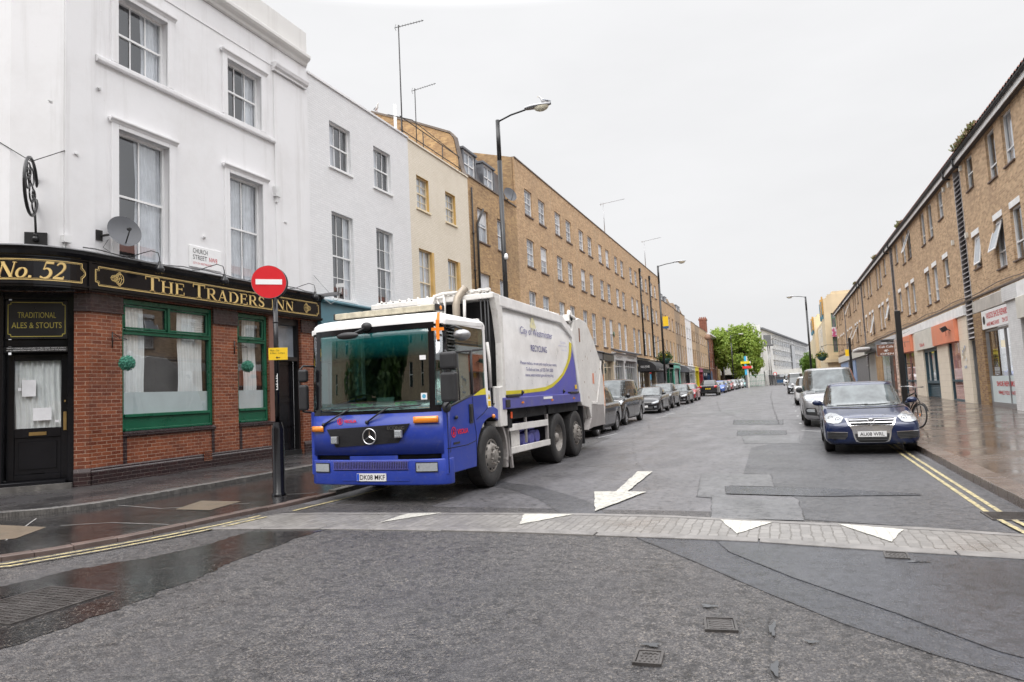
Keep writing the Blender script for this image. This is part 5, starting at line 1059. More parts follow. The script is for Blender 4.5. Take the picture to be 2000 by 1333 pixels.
for (a, b) in ((34.8, 36.35), (38.75, 41.25), (45.1, 47.85), (51.9, 52.6)): part(r, 'tiled_pier', 'cream_tile', [(a, b, ZP, 4.05, -.03, .5)])
part(r, 'orange_panel', 'orange_panel', [(36.36, 41.3, 3.02, 4.03, -.2, .3), (38.05, 38.3, 3.35, 3.75, -.215, -.2)], .01); part(r, 'orange_panel', 'orange_panel', [(47.86, 52.5, 3.02, 4.03, -.2, .3)], .01)
sg = part(r, 'sign_board', 'off_white_paint', [(41.35, 46.7, 2.98, 4.03, -.14, .3)], .01)
for y in (37.95, 49.6):
    g = MB()
    for i in range(6): RF.box(g, y, y+.3, 3.38+i*.06, 3.41+i*.06, -.205, -.19)
    g.build('vent_grille', MT['black_matt'], r)
g = MB(); face_text(RF, 'Kid-A', 45.1, 3.15, 1.3, .2, -.142, g, 0, True, bold=.02); g.build('lettering', MT['text_red'], sg, fix=False)
for (a, b, cm) in ((36.36, 38.74, 'curtain_red'), (47.86, 51.9, 'curtain_red')):
    w = part(r, 'shop_window', 'teal_frame', [(a, a+.1, ZP+.1, 3.0, .02, .12), (b-.1, b, ZP+.1, 3.0, .02, .12), (a+.1, b-.1, ZP+.1, ZP+.2, .02, .12), (a+.1, b-.1, 1.15, 1.25, .02, .12)])
    g = MB(); RF.quad(g, a, b, ZP+.1, 3.0, .07); g.build('pane', MT['clear_glass'], w, fix=False)
    g = MB(); wave(RF, g, a, b, ZP+.1, 3.0, .14, .02, 14); g.build('curtain', MT[cm], w); part(r, 'step', 'brick_red_step', [(a, b, ZP, ZP+.1, -.02, .3)])
a, b = 41.26, 45.09
w = part(r, 'shop_door', 'teal_frame', [(a, a+.12, ZP, 2.97, .05, .25), (b-.12, b, ZP, 2.97, .05, .25), (a+.12, b-.12, 2.8, 2.97, .05, .25), (42.5, 42.6, 1.2, 2.8, .07, .25), (a+.12, b-.12, 1.05, 1.2, .07, .25), (43.9, 44.0, 1.2, 2.8, .07, .25), (a+.12, b-.12, .12, .25, .07, .3)])
g = MB(); RF.quad(g, 42.6, b, 1.2, 2.8, .13); g.build('pane', MT['clear_glass'], w, fix=False); g = MB(); wave(RF, g, 42.6, b-.1, 1.2, 2.8, .19, .02, 10); g.build('curtain', MT['curtain'], w)
g = MB()
for i in range(9): RF.prof(g, [(.13, .27+i*.09), (.19, .34+i*.09), (.19, .33+i*.09), (.13, .26+i*.09)], a+.12, b-.12)
for i in range(16): RF.prof(g, [(.13, 1.22+i*.1), (.19, 1.30+i*.1), (.19, 1.29+i*.1), (.13, 1.21+i*.1)], a+.12, 42.5)
RF.box(g, a+.12, b-.12, .25, 1.05, .2, .24); RF.box(g, a+.12, 42.5, 1.2, 2.8, .2, .24); g.build('louvre', MT['teal_frame'], w); part(r, 'step', 'brick_red_step', [(a, b, ZP, ZP+.1, -.02, .3)])
g = MB()
for i in range(14): y, z = 35.1+RN.uniform(0, .8), 1.5+RN.uniform(0, 1.2); RF.quad(g, y, y+.12, z, z+.12, -.063, i % 3)
g.build('poster', [MT['sign_white'], mat('poster_blue', (.25, .35, .55), .6), mat('poster_buff', (.6, .55, .4), .6)], r, fix=False)
r = thing('floodlight', 'black floodlight on the orange shop panel', 'floodlight', (7.5, 37.1, 3.6)); g = MB(); g.obox((7.30, 37.35, 3.66), (.10, 0, .05), (0, .16, 0), (-.05, 0, .10)); g.build('housing', MT['black_plastic'], r, bevel=.01); g = MB(); g.tube([(7.5, 37.0, 3.55), (7.42, 37.1, 3.62), (7.3, 37.3, 3.62)], .02, 6); g.build('bracket', MT['black_plastic'], r)
r = rshop('cafe', 53.8, 62.5, 'dark glazed cafe with white fascia and hanging brown sign')
part(r, 'fascia', 'grey_white', [(53.8, 62.4, 4.0, 4.45, -.15, .3)]); part(r, 'frontage', ['black_shop', 'stock_brick', 'steel'], [(56.2, 62.4, .3, 3.98, .05, .2), (53.82, 54.3, .3, 3.98, -.05, .2, 1), (54.35, 54.5, .3, 3.98, -.02, .1, 2), (54.9, 55.05, .3, 3.98, -.02, .1, 2), (58.3, 58.4, .4, 3.9, 0, .05, 2)]); part(r, 'pane', 'pane_far', [(54.55, 54.85, .5, 3.8, .06, .08), (58.45, 60.5, .5, 3.9, .03, .05), (60.6, 62.3, .5, 3.9, .03, .05)])
bd = part(r, 'menu_board', mat('menu_brown', (.16, .05, .025), .5).name and 'menu_brown', [(55.2, 56.1, .6, 3.9, -.08, .05)]); g = MB(); face_text(RF, 'BAR', 55.95, 1.2, .6, .5, -.082, g, 0, True); face_text(RF, 'CALI', 55.95, 2.3, .6, .5, -.082, g, 0, True); g.build('lettering', MT['orange_panel'], bd, fix=False)
part(r, 'canopy', 'lead', [(54.2, 57.5, 4.1, 4.16, -1.0, 0), (54.2, 57.5, 3.8, 4.1, -1.0, -.95)])
s = thing('hanging_sign', 'brown cafe sign board hanging over the right pavement', 'hanging sign', (7.6, 48.0, 3.6))
g = MB(); g.box(5.68, 6.72, 47.98, 48.04, 2.86, 3.55); g.build('board', mat('sign_brown', (.20, .085, .05), .5), s, bevel=.008, seg=1)
g = MB(); 
for q in ((5.66, 6.74, 3.55, 3.58), (5.66, 6.74, 2.83, 2.86), (5.65, 5.68, 2.86, 3.55), (6.72, 6.75, 2.86, 3.55)): g.box(q[0], q[1], 47.965, 48.055, q[2], q[3])
g.tube([(7.7, 48.01, 3.62), (5.9, 48.01, 3.62)], .02, 6); g.tube([(7.7, 48.01, 4.4), (6.2, 48.01, 3.62)], .012, 6); g.build('bracket', MT['metal_grey'], s)
g = MB(); put_text(g, 'Cali Cafe', (5.80, 47.975, 3.34), (1, 0, 0), (0, 0, 1), (0, -1, 0), .80, .14, .004, bold=.01); put_text(g, 'OPEN', (5.86, 47.975, 2.90), (1, 0, 0), (0, 0, 1), (0, -1, 0), .72, .12, .004, bold=.01)
for k in range(5): a = R(30+30*k); g.tube([(6.2, 47.97, 3.07), (6.2+.16*math.cos(a), 47.97, 3.10+.15*math.sin(a))], .014, 4)
g.build('lettering', MT['sign_white'], s, fix=False)
r = rshop('boarded_shop', 62.6, 72, 'grey shuttered unit beyond the cafe'); part(r, 'fascia', 'black_shop', [(62.6, 71.9, 3.7, 4.45, -.25, .3)]); part(r, 'shutter', 'grey_shutter', [(66.5, 71.8, .45, 3.68, .05, .2)]); part(r, 'pier', 'stock_brick', [(62.7, 66.4, .4, 3.68, 0, .3)]); part(r, 'awning', 'grey_white', [(66.8, 71.6, 3.9, 4.2, -1.3, -.25)], .1)
r = rshop('blue_fronted_shop', 73, 84, 'far shop with blue and white frontage on the right'); part(r, 'fascia', 'off_white_paint', [(73, 105.5, 3.7, 4.45, -.1, .3)]); part(r, 'frontage', ['grey_shop', 'poster_blue', 'sign_white'], [(73, 84, .5, 3.68, .1, .3), (85, 105, .6, 3.6, .1, .3, 1), (88, 92, 1.5, 3.5, .08, .1, 2)])
# ------------------------------------------------------------------ end of the street
mat('panel_concrete', (.72, .72, .71), .7, var=.08, scale=.3, streak=((.28, .27, .26), .5, .6)); mat('deco_cream', (.68, .56, .37), .6, var=.08, scale=.5, streak=((.4, .33, .22), .4, 1)); mat('deco_orange', (.55, .30, .06), .5); mat('deco_blue', (.12, .3, .42), .5); mat('copper_green', (.10, .22, .14), .5)
cb = thing('concrete_block', 'pale concrete office block with panel facade at the far end of the street', 'office block', (0, 200, .7))
A = Vector((-3.6, 165, 0)); Bv = Vector((9.5, 262, 0)); U = (Bv-A).normalized(); FC = Face(A, U, (-U.y, U.x, 0) if False else (-U.y, U.x, 0))
FC = Face(A, U, (U.y, -U.x, 0)); LL = (Bv-A).length
FE = Face((A.x, A.y, 0), (-1, 0, 0), (0, -1, 0))
g = MB(); FC.box(g, 0, LL, 3.6, 13.6, 0, 18); FC.box(g, 14, LL, .6, 3.6, 1.5, 16); FC.box(g, 0, 6, .6, 3.6, .0, 6); g.box(-8.8, -3.7, 164, 176, .6, 14.6); g.build('wall', MT['panel_concrete'], cb)
g = MB()
for z, h_ in ((5.6, .9), (8.3, .9), (11.0, .9)): FC.box(g, 16, 48, z, z+h_*.9, -.12, .1); FC.box(g, 56, LL-2, z, z+h_*.9, -.12, .1)
FC.box(g, 10, LL, 3.0, 3.9, -.05, .1); g.build('window', MT['pane_blue'], cb, fix=False)
g = MB()
for i in range(int((LL-18)/4)):
    u = 17+i*4.0
    if 49 < u < 56: continue
    FC.box(g, u, u+.18, 4.0, 13.2, -.3, .05); FC.box(g, u+1.9, u+2.0, 4.0, 13.2, -.2, .05)
for z in (4.1, 6.9, 9.6, 12.3): FC.box(g, 15, LL, z, z+.16, -.22, .05)
g.build('facade_ribs', MT['black_matt'] if False else MT['grey_white'], cb)
g = MB(); FC.box(g, 49, 56, 1, 11.8, -.4, .1); FC.box(g, 15, LL, 2.6, 3.6, -1.2, .1, 0); g.build('stair_glazing', MT['pane_far'], cb)
g = MB(); FC.box(g, -1, LL, 13.6, 13.95, -.6, 8); FC.box(g, 20, LL, 13.95, 14.9, 3, 10); g.build('roof', MT['lead'], cb)
g = MB(); g.box(-6.6, -4.4, 163.8, 164.2, 9.4, 11.7); g.box(-7.4, -5.0, 163.9, 164.1, 13.6, 14.0); g.box(-3.6, -1.2, 162.2, 165, 9.6, 9.9); 
for x in (-3.5, -2.8, -2.1, -1.4): g.box(x, x+.12, 162.3, 162.5, 9.9, 11.0)
g.box(-3.6, -1.2, 162.3, 162.4, 10.9, 11); g.box(-3.2, -1.6, 164.6, 165.2, 9.9, 12.2); g.build('balcony', MT['grey_shop'], cb)
for x in (-2.4, -2.0): 
    g = MB(); g.tube([(x, 163.9, .8), (x, 163.9, 9.6)], .1, 6); g.build('pipe', MT['metal_grey'], cb)
g = MB(); g.box(-3.4, 6, 164.3, 166, 3.1, 4.2); g.box(-1.0, 4.4, 164.6, 166, 1.2, 1.9, 1); g.build('walkway', [MT['panel_concrete'], MT['blue_paint']], cb)
r = thing('round_road_sign', 'small round red edged sign in front of the concrete block', 'road sign', (-1.2, 150, .7)); g = MB(); g.tube([(-1.2, 150, .7), (-1.2, 150, 3.2)], .05, 6); g.build('pole', MT['metal_grey'], r); g = MB(); g.lathe([(0, -.04), (.38, -.04), (.38, 0)], (-1.2, 150, 3.1), 1, 16); g.lathe([(0, -.05), (.27, -.05)], (-1.2, 150, 3.1), 1, 16, 1); g.build('disc', [MT['red_sign'], MT['sign_white']], r)
r = thing('green_fence', 'green mesh fence below the big tree', 'fence', (-6, 148, .7)); g = MB()
for i in range(15): g.box(-7.5+i*.3, -7.46+i*.3, 147.9, 148, .7, 3.1)
for z in (.9, 1.8, 3.0): g.box(-7.5, -3.2, 147.88, 147.95, z, z+.06)
g.build('mesh_panel', mat('fence_green', (.05, .22, .16), .5), r)
dc = thing('art_deco_building', 'cream art deco building with stepped tower beyond the brown block', 'building', (9, 125, .7))
FX = Face((6.8, 0, 0), (0, 1, 0), (-1, 0, 0)); FY = Face((0, 107.5, 0), (1, 0, 0), (0, -1, 0))
g = MB(); hw_ = [(7.25, 8.75, 8.5, 11.0), (7.25, 8.75, 5.35, 7.9)]
FY.wall(g, 6.4, 14, .7, 13.2, hw_, .3); g.box(6.4, 14, 108.3, 115.4, .7, 13.2); g.box(7.0, 13.5, 107.6, 115, 13.2, 13.75); g.box(7.6, 12.5, 107.7, 114.6, 13.75, 14.15); g.quad((6.4, 107.5, .7), (6.4, 108.3, .7), (6.4, 108.3, 13.2), (6.4, 107.5, 13.2))
g.box(7.0, 14, 115.4, 141, .7, 11.2); g.box(6.5, 14, 141, 152, .7, 13.4); g.box(7.2, 14, 141.5, 151, 13.4, 14.0); g.box(7.0, 14, 152, 180, .7, 10.5); g.box(5.9, 14, 106.9, 109, 3.9, 4.4); g.box(6.1, 14, 107.1, 116, 4.4, 4.9)
g.build('wall', MT['deco_cream'], dc, fix=False)
for i, (a, b, c, d) in enumerate(hw_):
    g = MB()
    for q in ((a, a+.1, c, d), (b-.1, b, c, d), (a+.1, b-.1, d-.1, d), (a+.1, b-.1, c, c+.1), (a+.5, a+.56, c+.1, d-.1), (a+.95, a+1.01, c+.1, d-.1), (a+.1, b-.1, c+1.7, c+1.78)): FY.box(g, *q, .15, .25)
    w = g.build('window', MT['copper_green'], dc); g = MB(); FY.quad(g, a, b, c, d, .22); g.build('pane', MT['pane_far'], w, fix=False)
g = MB()
for k in range(7): y = 117+k*3.3; g.box(6.97, 7.01, y, y+1.5, 8.0, 10.2); g.box(6.97, 7.01, y, y+1.5, 4.9, 7.0); g.box(6.93, 7.01, y-.25, y-.1, 4.7, 10.6, 1)
g.build('window', [MT['pane_far'], MT['sign_white']], dc)
g = MB()
for y in (108.6, 112.6, 142, 147): g.box(6.22, 6.4 if y < 130 else 6.5, y, y+.9, 11.0, 13.6, 0); g.box(6.15, 6.4 if y < 130 else 6.5, y+1.1, y+1.7, 10.4, 13.0, 1)
g.build('coloured_relief', [MT['deco_orange'], MT['deco_blue']], dc)
r = thing('banner', 'white and pink banner between the windows of the cream art deco building', 'banner', (8, 107.4, 8.2)); m, t, Nn, Lk, b_ = nodes('banner_print'); p_, _ = pos(t); Lk.new(mixc(t, rng(t, noise(t, p_, 2.2, 2), .5, .54, 0, 1), (.75, .72, .76), (.6, .12, .25)), b_.inputs['Base Color']); MT['banner_print'] = m
g = MB(); g.box(7.2, 8.8, 107.35, 107.4, 7.55, 8.95); g.build('cloth', MT['banner_print'], r)
# colourful totem at the crossing
r = thing('direction_totem', 'tall blue, yellow and red cross shaped totem in front of the tree', 'totem', (-5.5, 120, .7))
g = MB(); g.box(-5.6, -5.3, 120, 120.3, .7, 2.9, 3); g.box(-5.62, -5.28, 119.98, 120.3, 2.9, 6.0, 0); g.box(-6.2, -4.75, 119.9, 120.1, 4.75, 5.15, 1); g.box(-5.95, -4.5, 119.85, 120.05, 3.95, 4.35, 2); g.box(-5.28, -5.05, 120, 120.3, .7, 4.4, 4); g.box(-4.75, -4.6, 119.9, 120.1, 4.75, 5.15, 4); g.box(-4.5, -4.35, 119.85, 120.05, 3.95, 4.35, 4); g.box(-5.28, -5.1, 120, 120.3, 5.1, 6.0, 4)
g.build('sign_arms', [mat('totem_blue', (.05, .45, .75), .5), MT['yellow_paint'], mat('totem_red', (.75, .03, .03), .5), MT['grey_shop'], MT['off_white_paint']], r)
# ------------------------------------------------------------------ trees
def leafmat(name, c1, c2):
    m, t, Nn, Lk, b = nodes(name); p, g_ = pos(t); f = noise(t, p, .9, 4); f2 = noise(t, p, 6, 3)
    c = mixc(t, rng(t, f, .35, .65, 0, 1), c1, c2); c = mixc(t, rng(t, f2, .35, .7, 0, .5), c, tuple(x*.55 for x in c1)); Lk.new(c, b.inputs['Base Color']); b.inputs['Roughness'].default_value = .55
    tr = Nn.new('ShaderNodeBsdfTranslucent'); Lk.new(c, tr.inputs[0]); mx = Nn.new('ShaderNodeMixShader'); mx.inputs[0].default_value = .4; Lk.new(b.outputs[0], mx.inputs[1]); Lk.new(tr.outputs[0], mx.inputs[2]); Lk.new(mx.outputs[0], Nn['Material Output'].inputs[0]); MT[name] = m
leafmat('leaf_lime', (.25, .37, .06), (.42, .53, .10)); leafmat('leaf_green', (.13, .24, .04), (.22, .36, .06)); leafmat('leaf_dark', (.05, .10, .02), (.09, .15, .03)); mat('bark', (.10, .08, .06), .9, var=.3, scale=6)
def tree(name, label, x, y, z, h, rx, ry, leaf, n=16000, ls=.28, trunk=.3, base=.28, seed=1, group='trees'):
    rg = np.random.default_rng(seed); r = thing(name, label, 'tree', (x, y, z), group=group)
    g = MB(); cz = z+h*(base+(1-base)/2); hz = h*(1-base)/2
    g.tube([(x, y, z-.1), (x+.1, y, z+h*.25), (x-.05, y+.1, z+h*.5), (x, y, z+h*.8)], [trunk, trunk*.8, trunk*.5, trunk*.12], 9)
    lobes = []
    for i in range(34):
        a = rg.uniform(0, 6.28); t = rg.uniform(-.9, .95); rr = math.sqrt(max(0, 1-t*t))*rg.uniform(.45, .95); lobes.append((x+rx*.8*rr*math.cos(a), y+ry*.8*rr*math.sin(a), cz+hz*.82*t, rg.uniform(.20, .36)))
    for lx, ly, lz, s in lobes[:16]:
        s0 = Vector((x, y, z+h*rg.uniform(.25, .6))); e_ = Vector((lx, ly, lz)); mid = (s0+e_)/2+Vector((0, 0, -.15*h*.2)); g.tube([s0, mid, e_], [trunk*.35, trunk*.2, trunk*.05], 6)
    g.build('trunk', MT['bark'], r)
    L_ = np.array(lobes); idx = rg.integers(0, len(L_), n); c = L_[idx]; d = rg.normal(size=(n, 3)); d /= np.linalg.norm(d, axis=1)[:, None]; rad = rg.uniform(.25, 1, n)**.4
    s = c[:, 3]*(1+.25*np.sin(d[:, 0]*5+c[:, 0]))
    P = c[:, :3]+d*(rad*s)[:, None]*np.array([rx, ry, hz*1.15]); out = (P-np.array([x, y, cz]))/np.array([rx, ry, hz])
    nrm = d*.6+rg.normal(size=(n, 3))*.6+np.array([0, 0, .4]); nrm /= np.linalg.norm(nrm, axis=1)[:, None]
    a = np.cross(nrm, rg.normal(size=(n, 3))); a /= np.linalg.norm(a, axis=1)[:, None]; b = np.cross(nrm, a); sz = (ls*rg.uniform(.5, 1.1, n))[:, None]
    V = np.stack([P-a*sz, P+b*sz*.6, P+a*sz, P-b*sz*.6], 1).reshape(-1, 3)-np.array([x, y, z])
    me = bpy.data.meshes.new('crown'); me.vertices.add(4*n); me.vertices.foreach_set('co', V.ravel()); me.loops.add(4*n); me.loops.foreach_set('vertex_index', np.arange(4*n)); me.polygons.add(n); me.polygons.foreach_set('loop_start', np.arange(0, 4*n, 4)); me.polygons.foreach_set('loop_total', np.full(n, 4)); me.materials.append(MT[leaf]); me.update()
    o = bpy.data.objects.new('crown', me); COL.objects.link(o); o.parent = r; return r
tree('plane_tree', 'big bright green tree in full leaf in front of the concrete block', -7.0, 151, .7, 13.2, 4.8, 4.8, 'leaf_lime', 19000, .30, .4, .10, 3)
tree('plane_tree', 'smaller green tree left of the big bright one, behind the yellow brick building', -12.0, 156, .7, 12.8, 3.3, 4.5, 'leaf_lime', 14000, .28, .35, .3, 5)
tree('street_tree', 'green tree behind the right hand lamp post at the far end', 5.3, 148, .7, 6.2, 1.9, 2.5, 'leaf_green', 9000, .2, .2, .15, 8)
# ------------------------------------------------------------------ street lamps
def street_lamp(x, y, z, h, arm, label, lean=0, base=True, sgn=1, r=.085):
    r_ = thing('street_lamp', label, 'street lamp', (x, y, z), group='tall black street lamps')
    g = MB(); g.tube([(x, y, z-.1), (x, y, z+1.6)], r*1.35, 12); g.tube([(x, y, z+1.6), (x, y, z+1.7)], r*1.35, 12, r2=r); g.tube([(x, y, z+1.7), (x, y, z+h-1.5)], r, 12); g.tube([(x, y, z+h-1.5), (x, y, z+h)], r*.95, 12, r2=r*.9)
    g.build('pole', MT['black_paint'], r_)
    g = MB(); ex = x+sgn*arm; g.tube([(x, y, z+h-.06), (x+sgn*arm*.5, y-.1, z+h+.05), (ex, y-.15, z+h+.1)], .032, 8); g.build('arm', MT['black_paint'], r_)
    g = MB(); hd = Vector((ex, y-.15, z+h+.10)); us = [i/10 for i in range(11)]
    def sec(u, a): w = .16*math.sin(math.pi*min(1, (u*.85+.12)))**.5; return (hd.x+sgn*u*.95, hd.y+w*math.cos(a), hd.z+.03+(.10 if math.sin(a) > 0 else .05)*math.sin(a)*math.sin(math.pi*(u*.8+.15))**.5)
    g.grid(lambda u, a: sec(u, a), us, [2*math.pi*i/14 for i in range(15)]); g.build('lamp_head', MT['metal_grey'], r_)
    g = MB(); g.grid(lambda a, b: (hd.x+sgn*(.60+.28*math.cos(b)*math.cos(a)), hd.y+.15*math.cos(b)*math.sin(a), hd.z-.0-.17*math.sin(b)), [2*math.pi*i/12 for i in range(13)], [math.pi/2*i/4 for i in range(5)]); g.build('lamp_lens', mat('lamp_lens', (.62, .58, .46), .25), r_)
    return r_
l1 = street_lamp(-8.8, 22, .05, 11.35, 1.12, 'tall black street lamp behind the truck, with a gull on its head')
g = MB(); g.lathe([(.0, 0), (.06, .0), (.075, .1), (.05, .2), (0, .22)], (-8.68, 21.9, 6.3), 2, 10); g.build('sensor', MT['sign_white'], l1)
l2 = street_lamp(-8.8, 56, .33, 11.2, 1.35, 'street lamp with a yellow banner on the left pavement beside the black awning')
g = MB(); g.box(-8.68, -8.25, 55.98, 56.02, 6.5, 7.3, 0); g.box(-8.68, -8.25, 55.975, 56.025, 6.3, 6.498, 1); g.build('banner', [MT['sign_yellow'], MT['blue_paint']], l2)
street_lamp(3.05, 80, .5, 10.1, 1.0, 'street lamp on the right pavement leaning over the silver van', sgn=-1, r=.10)
street_lamp(-8.8, 141, .7, 10.4, 1.5, 'farthest street lamp, in front of the big tree', r=.11)
street_lamp(-8.8, 176, .7, 11, 1.2, 'slim distant lamp seen against the big tree', r=.08)
r = thing('pole_sign', 'thin black pole with a round brown sign before the red brick house', 'pole', (-8.8, 94, .6)); g = MB(); g.tube([(-8.8, 94, .6), (-8.8, 94, 7.6)], .07, 8); g.tube([(-8.8, 94, 4.6), (-8.3, 94, 4.6)], .03, 6); g.build('pole', MT['black_paint'], r); g = MB(); g.lathe([(0, -.06), (.42, -.06), (.42, .06), (0, .06)], (-8.8, 94, 7.9), 1, 18); g.build('disc', mat('sign_brick', (.3, .18, .12), .6), r)
for x, y, z, h, lab in ((4.0, 46, .3, 3.7, 'short black post with yellow notice beyond the silver van'),):
    r = thing('sign_post', lab, 'post', (x, y, z)); g = MB(); g.box(x-.07, x+.07, y-.07, y+.07, z, z+h); g.build('pole', MT['black_paint'], r); g = MB(); g.box(x-.28, x-.08, y-.03, y, 2.9, 3.3); g.build('notice', MT['sign_yellow'], r)
r = thing('sign_post', 'thick black square post behind the dark blue car with a cycle hoop', 'post', (3.2, 22, .12))
g = MB(); g.box(3.13, 3.27, 21.93, 22.07, .1, 3.42); g.box(3.11, 3.29, 21.91, 22.09, .1, .8); g.build('pole', MT['black_paint'], r, bevel=.01)
g = MB(); g.tube([(3.28, 22, 1.15), (3.42, 22, 1.15), (3.46, 22, 1.9), (3.3, 22, 1.9)], .014, 6); g.tube([(3.46, 22, 1.2), (3.46, 22, .9)], .012, 5); g.build('bracket', MT['black_paint'], r)
g = MB(); g.box(3.06, 3.115, 22.0, 22.1, 1.0, 2.6); g.build('sticker_strip', mat('stickers', (.45, .35, .3), .6, var=.7, scale=12), r)
for (x, y, z, h, lab) in ((-8.7, 117, .7, 3.6, 'black bollard post beside the yellow shopfront'), ):
    r = thing('post', lab, 'post', (x, y, z)); g = MB(); g.tube([(x, y, z), (x, y, z+h)], .08, 8); g.build('pole', MT['black_paint'], r)
# no entry sign on its striped post
r = thing('no_entry_sign', 'red and white no entry sign on a black post at the kerb beside the truck', 'road sign', (-8.05, 9.4, .05))
x, y = -8.07, 9.38
g = MB(); g.lathe([(.125, 0), (.12, .04), (.102, .06), (.10, 1.12), (.085, 1.18), (.07, 1.24)], (x, y, .05), 2, 18); g.tube([(x, y, 1.25), (x, y, 3.65)], .042, 12); g.tube([(x, y, 3.0), (x, y, 3.02)], .05, 12); g.build('pole', MT['black_gloss'], r)
c = Vector((-8.11, 9.28, 3.70)); to = Vector((.70, -.70, 0)).normalized(); to = (Vector((0, 0, 3.4))-c); to.z = 0; to.normalize(); sx = Vector((0, 0, 1)).cross(to)
def disc(mb, c, rad, d0, d1, m, n=40):
    vs = [c+sx*math.cos(t)*rad+Vector((0, 0, math.sin(t)*rad))+to*d for d in (d0, d1) for t in [2*math.pi*i/n for i in range(n)]]
    mb.add(vs, [tuple(range(n)), tuple(range(n, 2*n))]+[(i, (i+1) % n, n+(i+1) % n, n+i) for i in range(n)], m)
g = MB(); disc(g, c, .288, .05, .065, 0); d_ = g.build('disc', [MT['metal_grey']], r); 
g = MB(); disc(g, c, .282, .066, .069, 0); g.build('red_face', MT['red_sign'], d_)
g = MB(); g.obox(c+to*.072, sx*.215, (0, 0, .045), to*.002); g.build('white_bar', MT['sign_white'], d_)
g = MB(); disc(g, c+sx*.03+to*-.05, .288, -.01, .01, 0); bk = g.build('disc', MT['black_plastic'], r); bk['label'] = 'black back plate of the no entry sign'
g = MB(); pc = Vector((x, y, 2.46)); g.obox(pc+to*.06+sx*.03, sx*.155, (0, 0, .105), to*.004); pl_2 = g.build('plate', MT['sign_yellow'], r); pl_2['label'] = 'small yellow parking hours plate'
g = MB(); put_text(g, 'Mon - Sat', pc+to*.066+sx*-.10+Vector((0, 0, .045)), sx, (0, 0, 1), to, .15, .03); put_text(g, '8.30am - 6.30pm', pc+to*.066+sx*-.10+Vector((0, 0, -.005)), sx, (0, 0, 1), to, .24, .03); g.obox(pc+to*.066+Vector((0, 0, -.065))+sx*.03, sx*.03, (0, 0, .006), to*.001); g.obox(pc+to*.066+Vector((0, 0, -.065))+sx*.01, (sx+Vector((0, 0, 1)))*.01, (Vector((0, 0, 1))-sx)*.01, to*.001); g.build('lettering', MT['text_black'], pl_2, fix=False)
g = MB()
for i, (dz, w_) in enumerate(((0, .03), (.05, .02), (.09, .035), (.14, .02), (.19, .03), (.23, .02))): g.obox(Vector((x, y, 1.85+dz))+to*.044, sx*w_*.5, (0, 0, .008), to*.001); g.obox(Vector((x, y, 1.87+dz))+to*.044+sx*.01, sx*.005, (0, 0, .02), to*.001)
g.build('graffiti', MT['sign_white'], r)
# cctv camera on the pub / white house corner
r = thing('security_camera', 'white security camera on a bracket above the teal shopfront', 'security camera', (-13.2, 17.4, 5.0))
g = MB(); LF.box(g, 17.2, 17.3, 4.85, 4.95, -.9, 0); g.tube([(-13.28, 17.2, 5.55), (-12.75, 17.25, 4.95)], .008, 5); g.box(-13.3, -12.3, 17.22, 17.28, 4.88, 4.93); g.build('bracket', MT['metal_grey'], r)
g = MB(); g.obox((-12.33, 17.22, 5.14), (.05, 0, 0), (-.02, .16, .03), (0, 0, .06)); g.box(-12.36, -12.30, 17.2, 17.26, 4.9, 5.08); g.tube([(-12.35, 17.2, 5.05), (-12.4, 17.25, 4.75), (-12.7, 17.25, 4.6), (-13.1, 17.25, 4.9)], .009, 5); g.build('camera_body', MT['white_plastic'], r)
# aerials
def aerial(x, y, z, h, label, rod=1.0, m='metal_grey', r0=.02, ang=.6):
    r = thing('tv_aerial', label, 'aerial', (x, y, z), group='tv aerials on the roofs'); g = MB(); g.tube([(x, y, z), (x, y, z+h)], r0, 6); g.build('mast', MT[m], r)
    g = MB(); d = Vector((math.sin(ang)*.9, math.cos(ang), .22)).normalized(); p = Vector((x, y, z+h-.08)); g.tube([p-d*.15*rod, p+d*rod], .012*max(1, r0/.02), 5); s_ = Vector((d.y, -d.x, 0)).normalized()
    for k in range(9): c = p+d*rod*(k/9+.05); g.tube([c-s_*.09, c+s_*.09], .006*max(1, r0/.02), 4)
    g.tube([p-d*.1*rod-Vector((0, 0, .14)), p-d*.15*rod, p-d*.1*rod+Vector((0, 0, .14))], .008*max(1, r0/.02), 4); g.build('array', MT[m], r); return r
aerial(-14.0, 24.2, 11.8, 5.6, 'tall banded aerial mast with a yagi on top behind the white house roof', 1.1, 'dark_iron', .026, 1.2)
aerial(-14.6, 26.5, 11.8, 3.9, 'shorter dark aerial with a long toothed boom behind the cream house', 1.0, 'dark_iron', .022, 1.3)
aerial(-14.0, 60.0, 14.9, 3.7, 'aerial with a long flat boom in the middle of the long block roof', 2.2, 'metal_grey', .04, 1.0)
aerial(-14.0, 80.0, 14.9, 4.1, 'aerial near the far end of the long block roof', 2.4, 'metal_grey', .05, .9)
r = thing('flue_pipe', 'short white flue pipe standing on the roof beside the tall mast', 'pipe', (-14.0, 23.5, 11.8)); g = MB(); g.tube([(-15.5, 26.2, 12), (-15.5, 26.2, 15.0)], .07, 8); g.build('pipe', MT['white_plastic'], r)
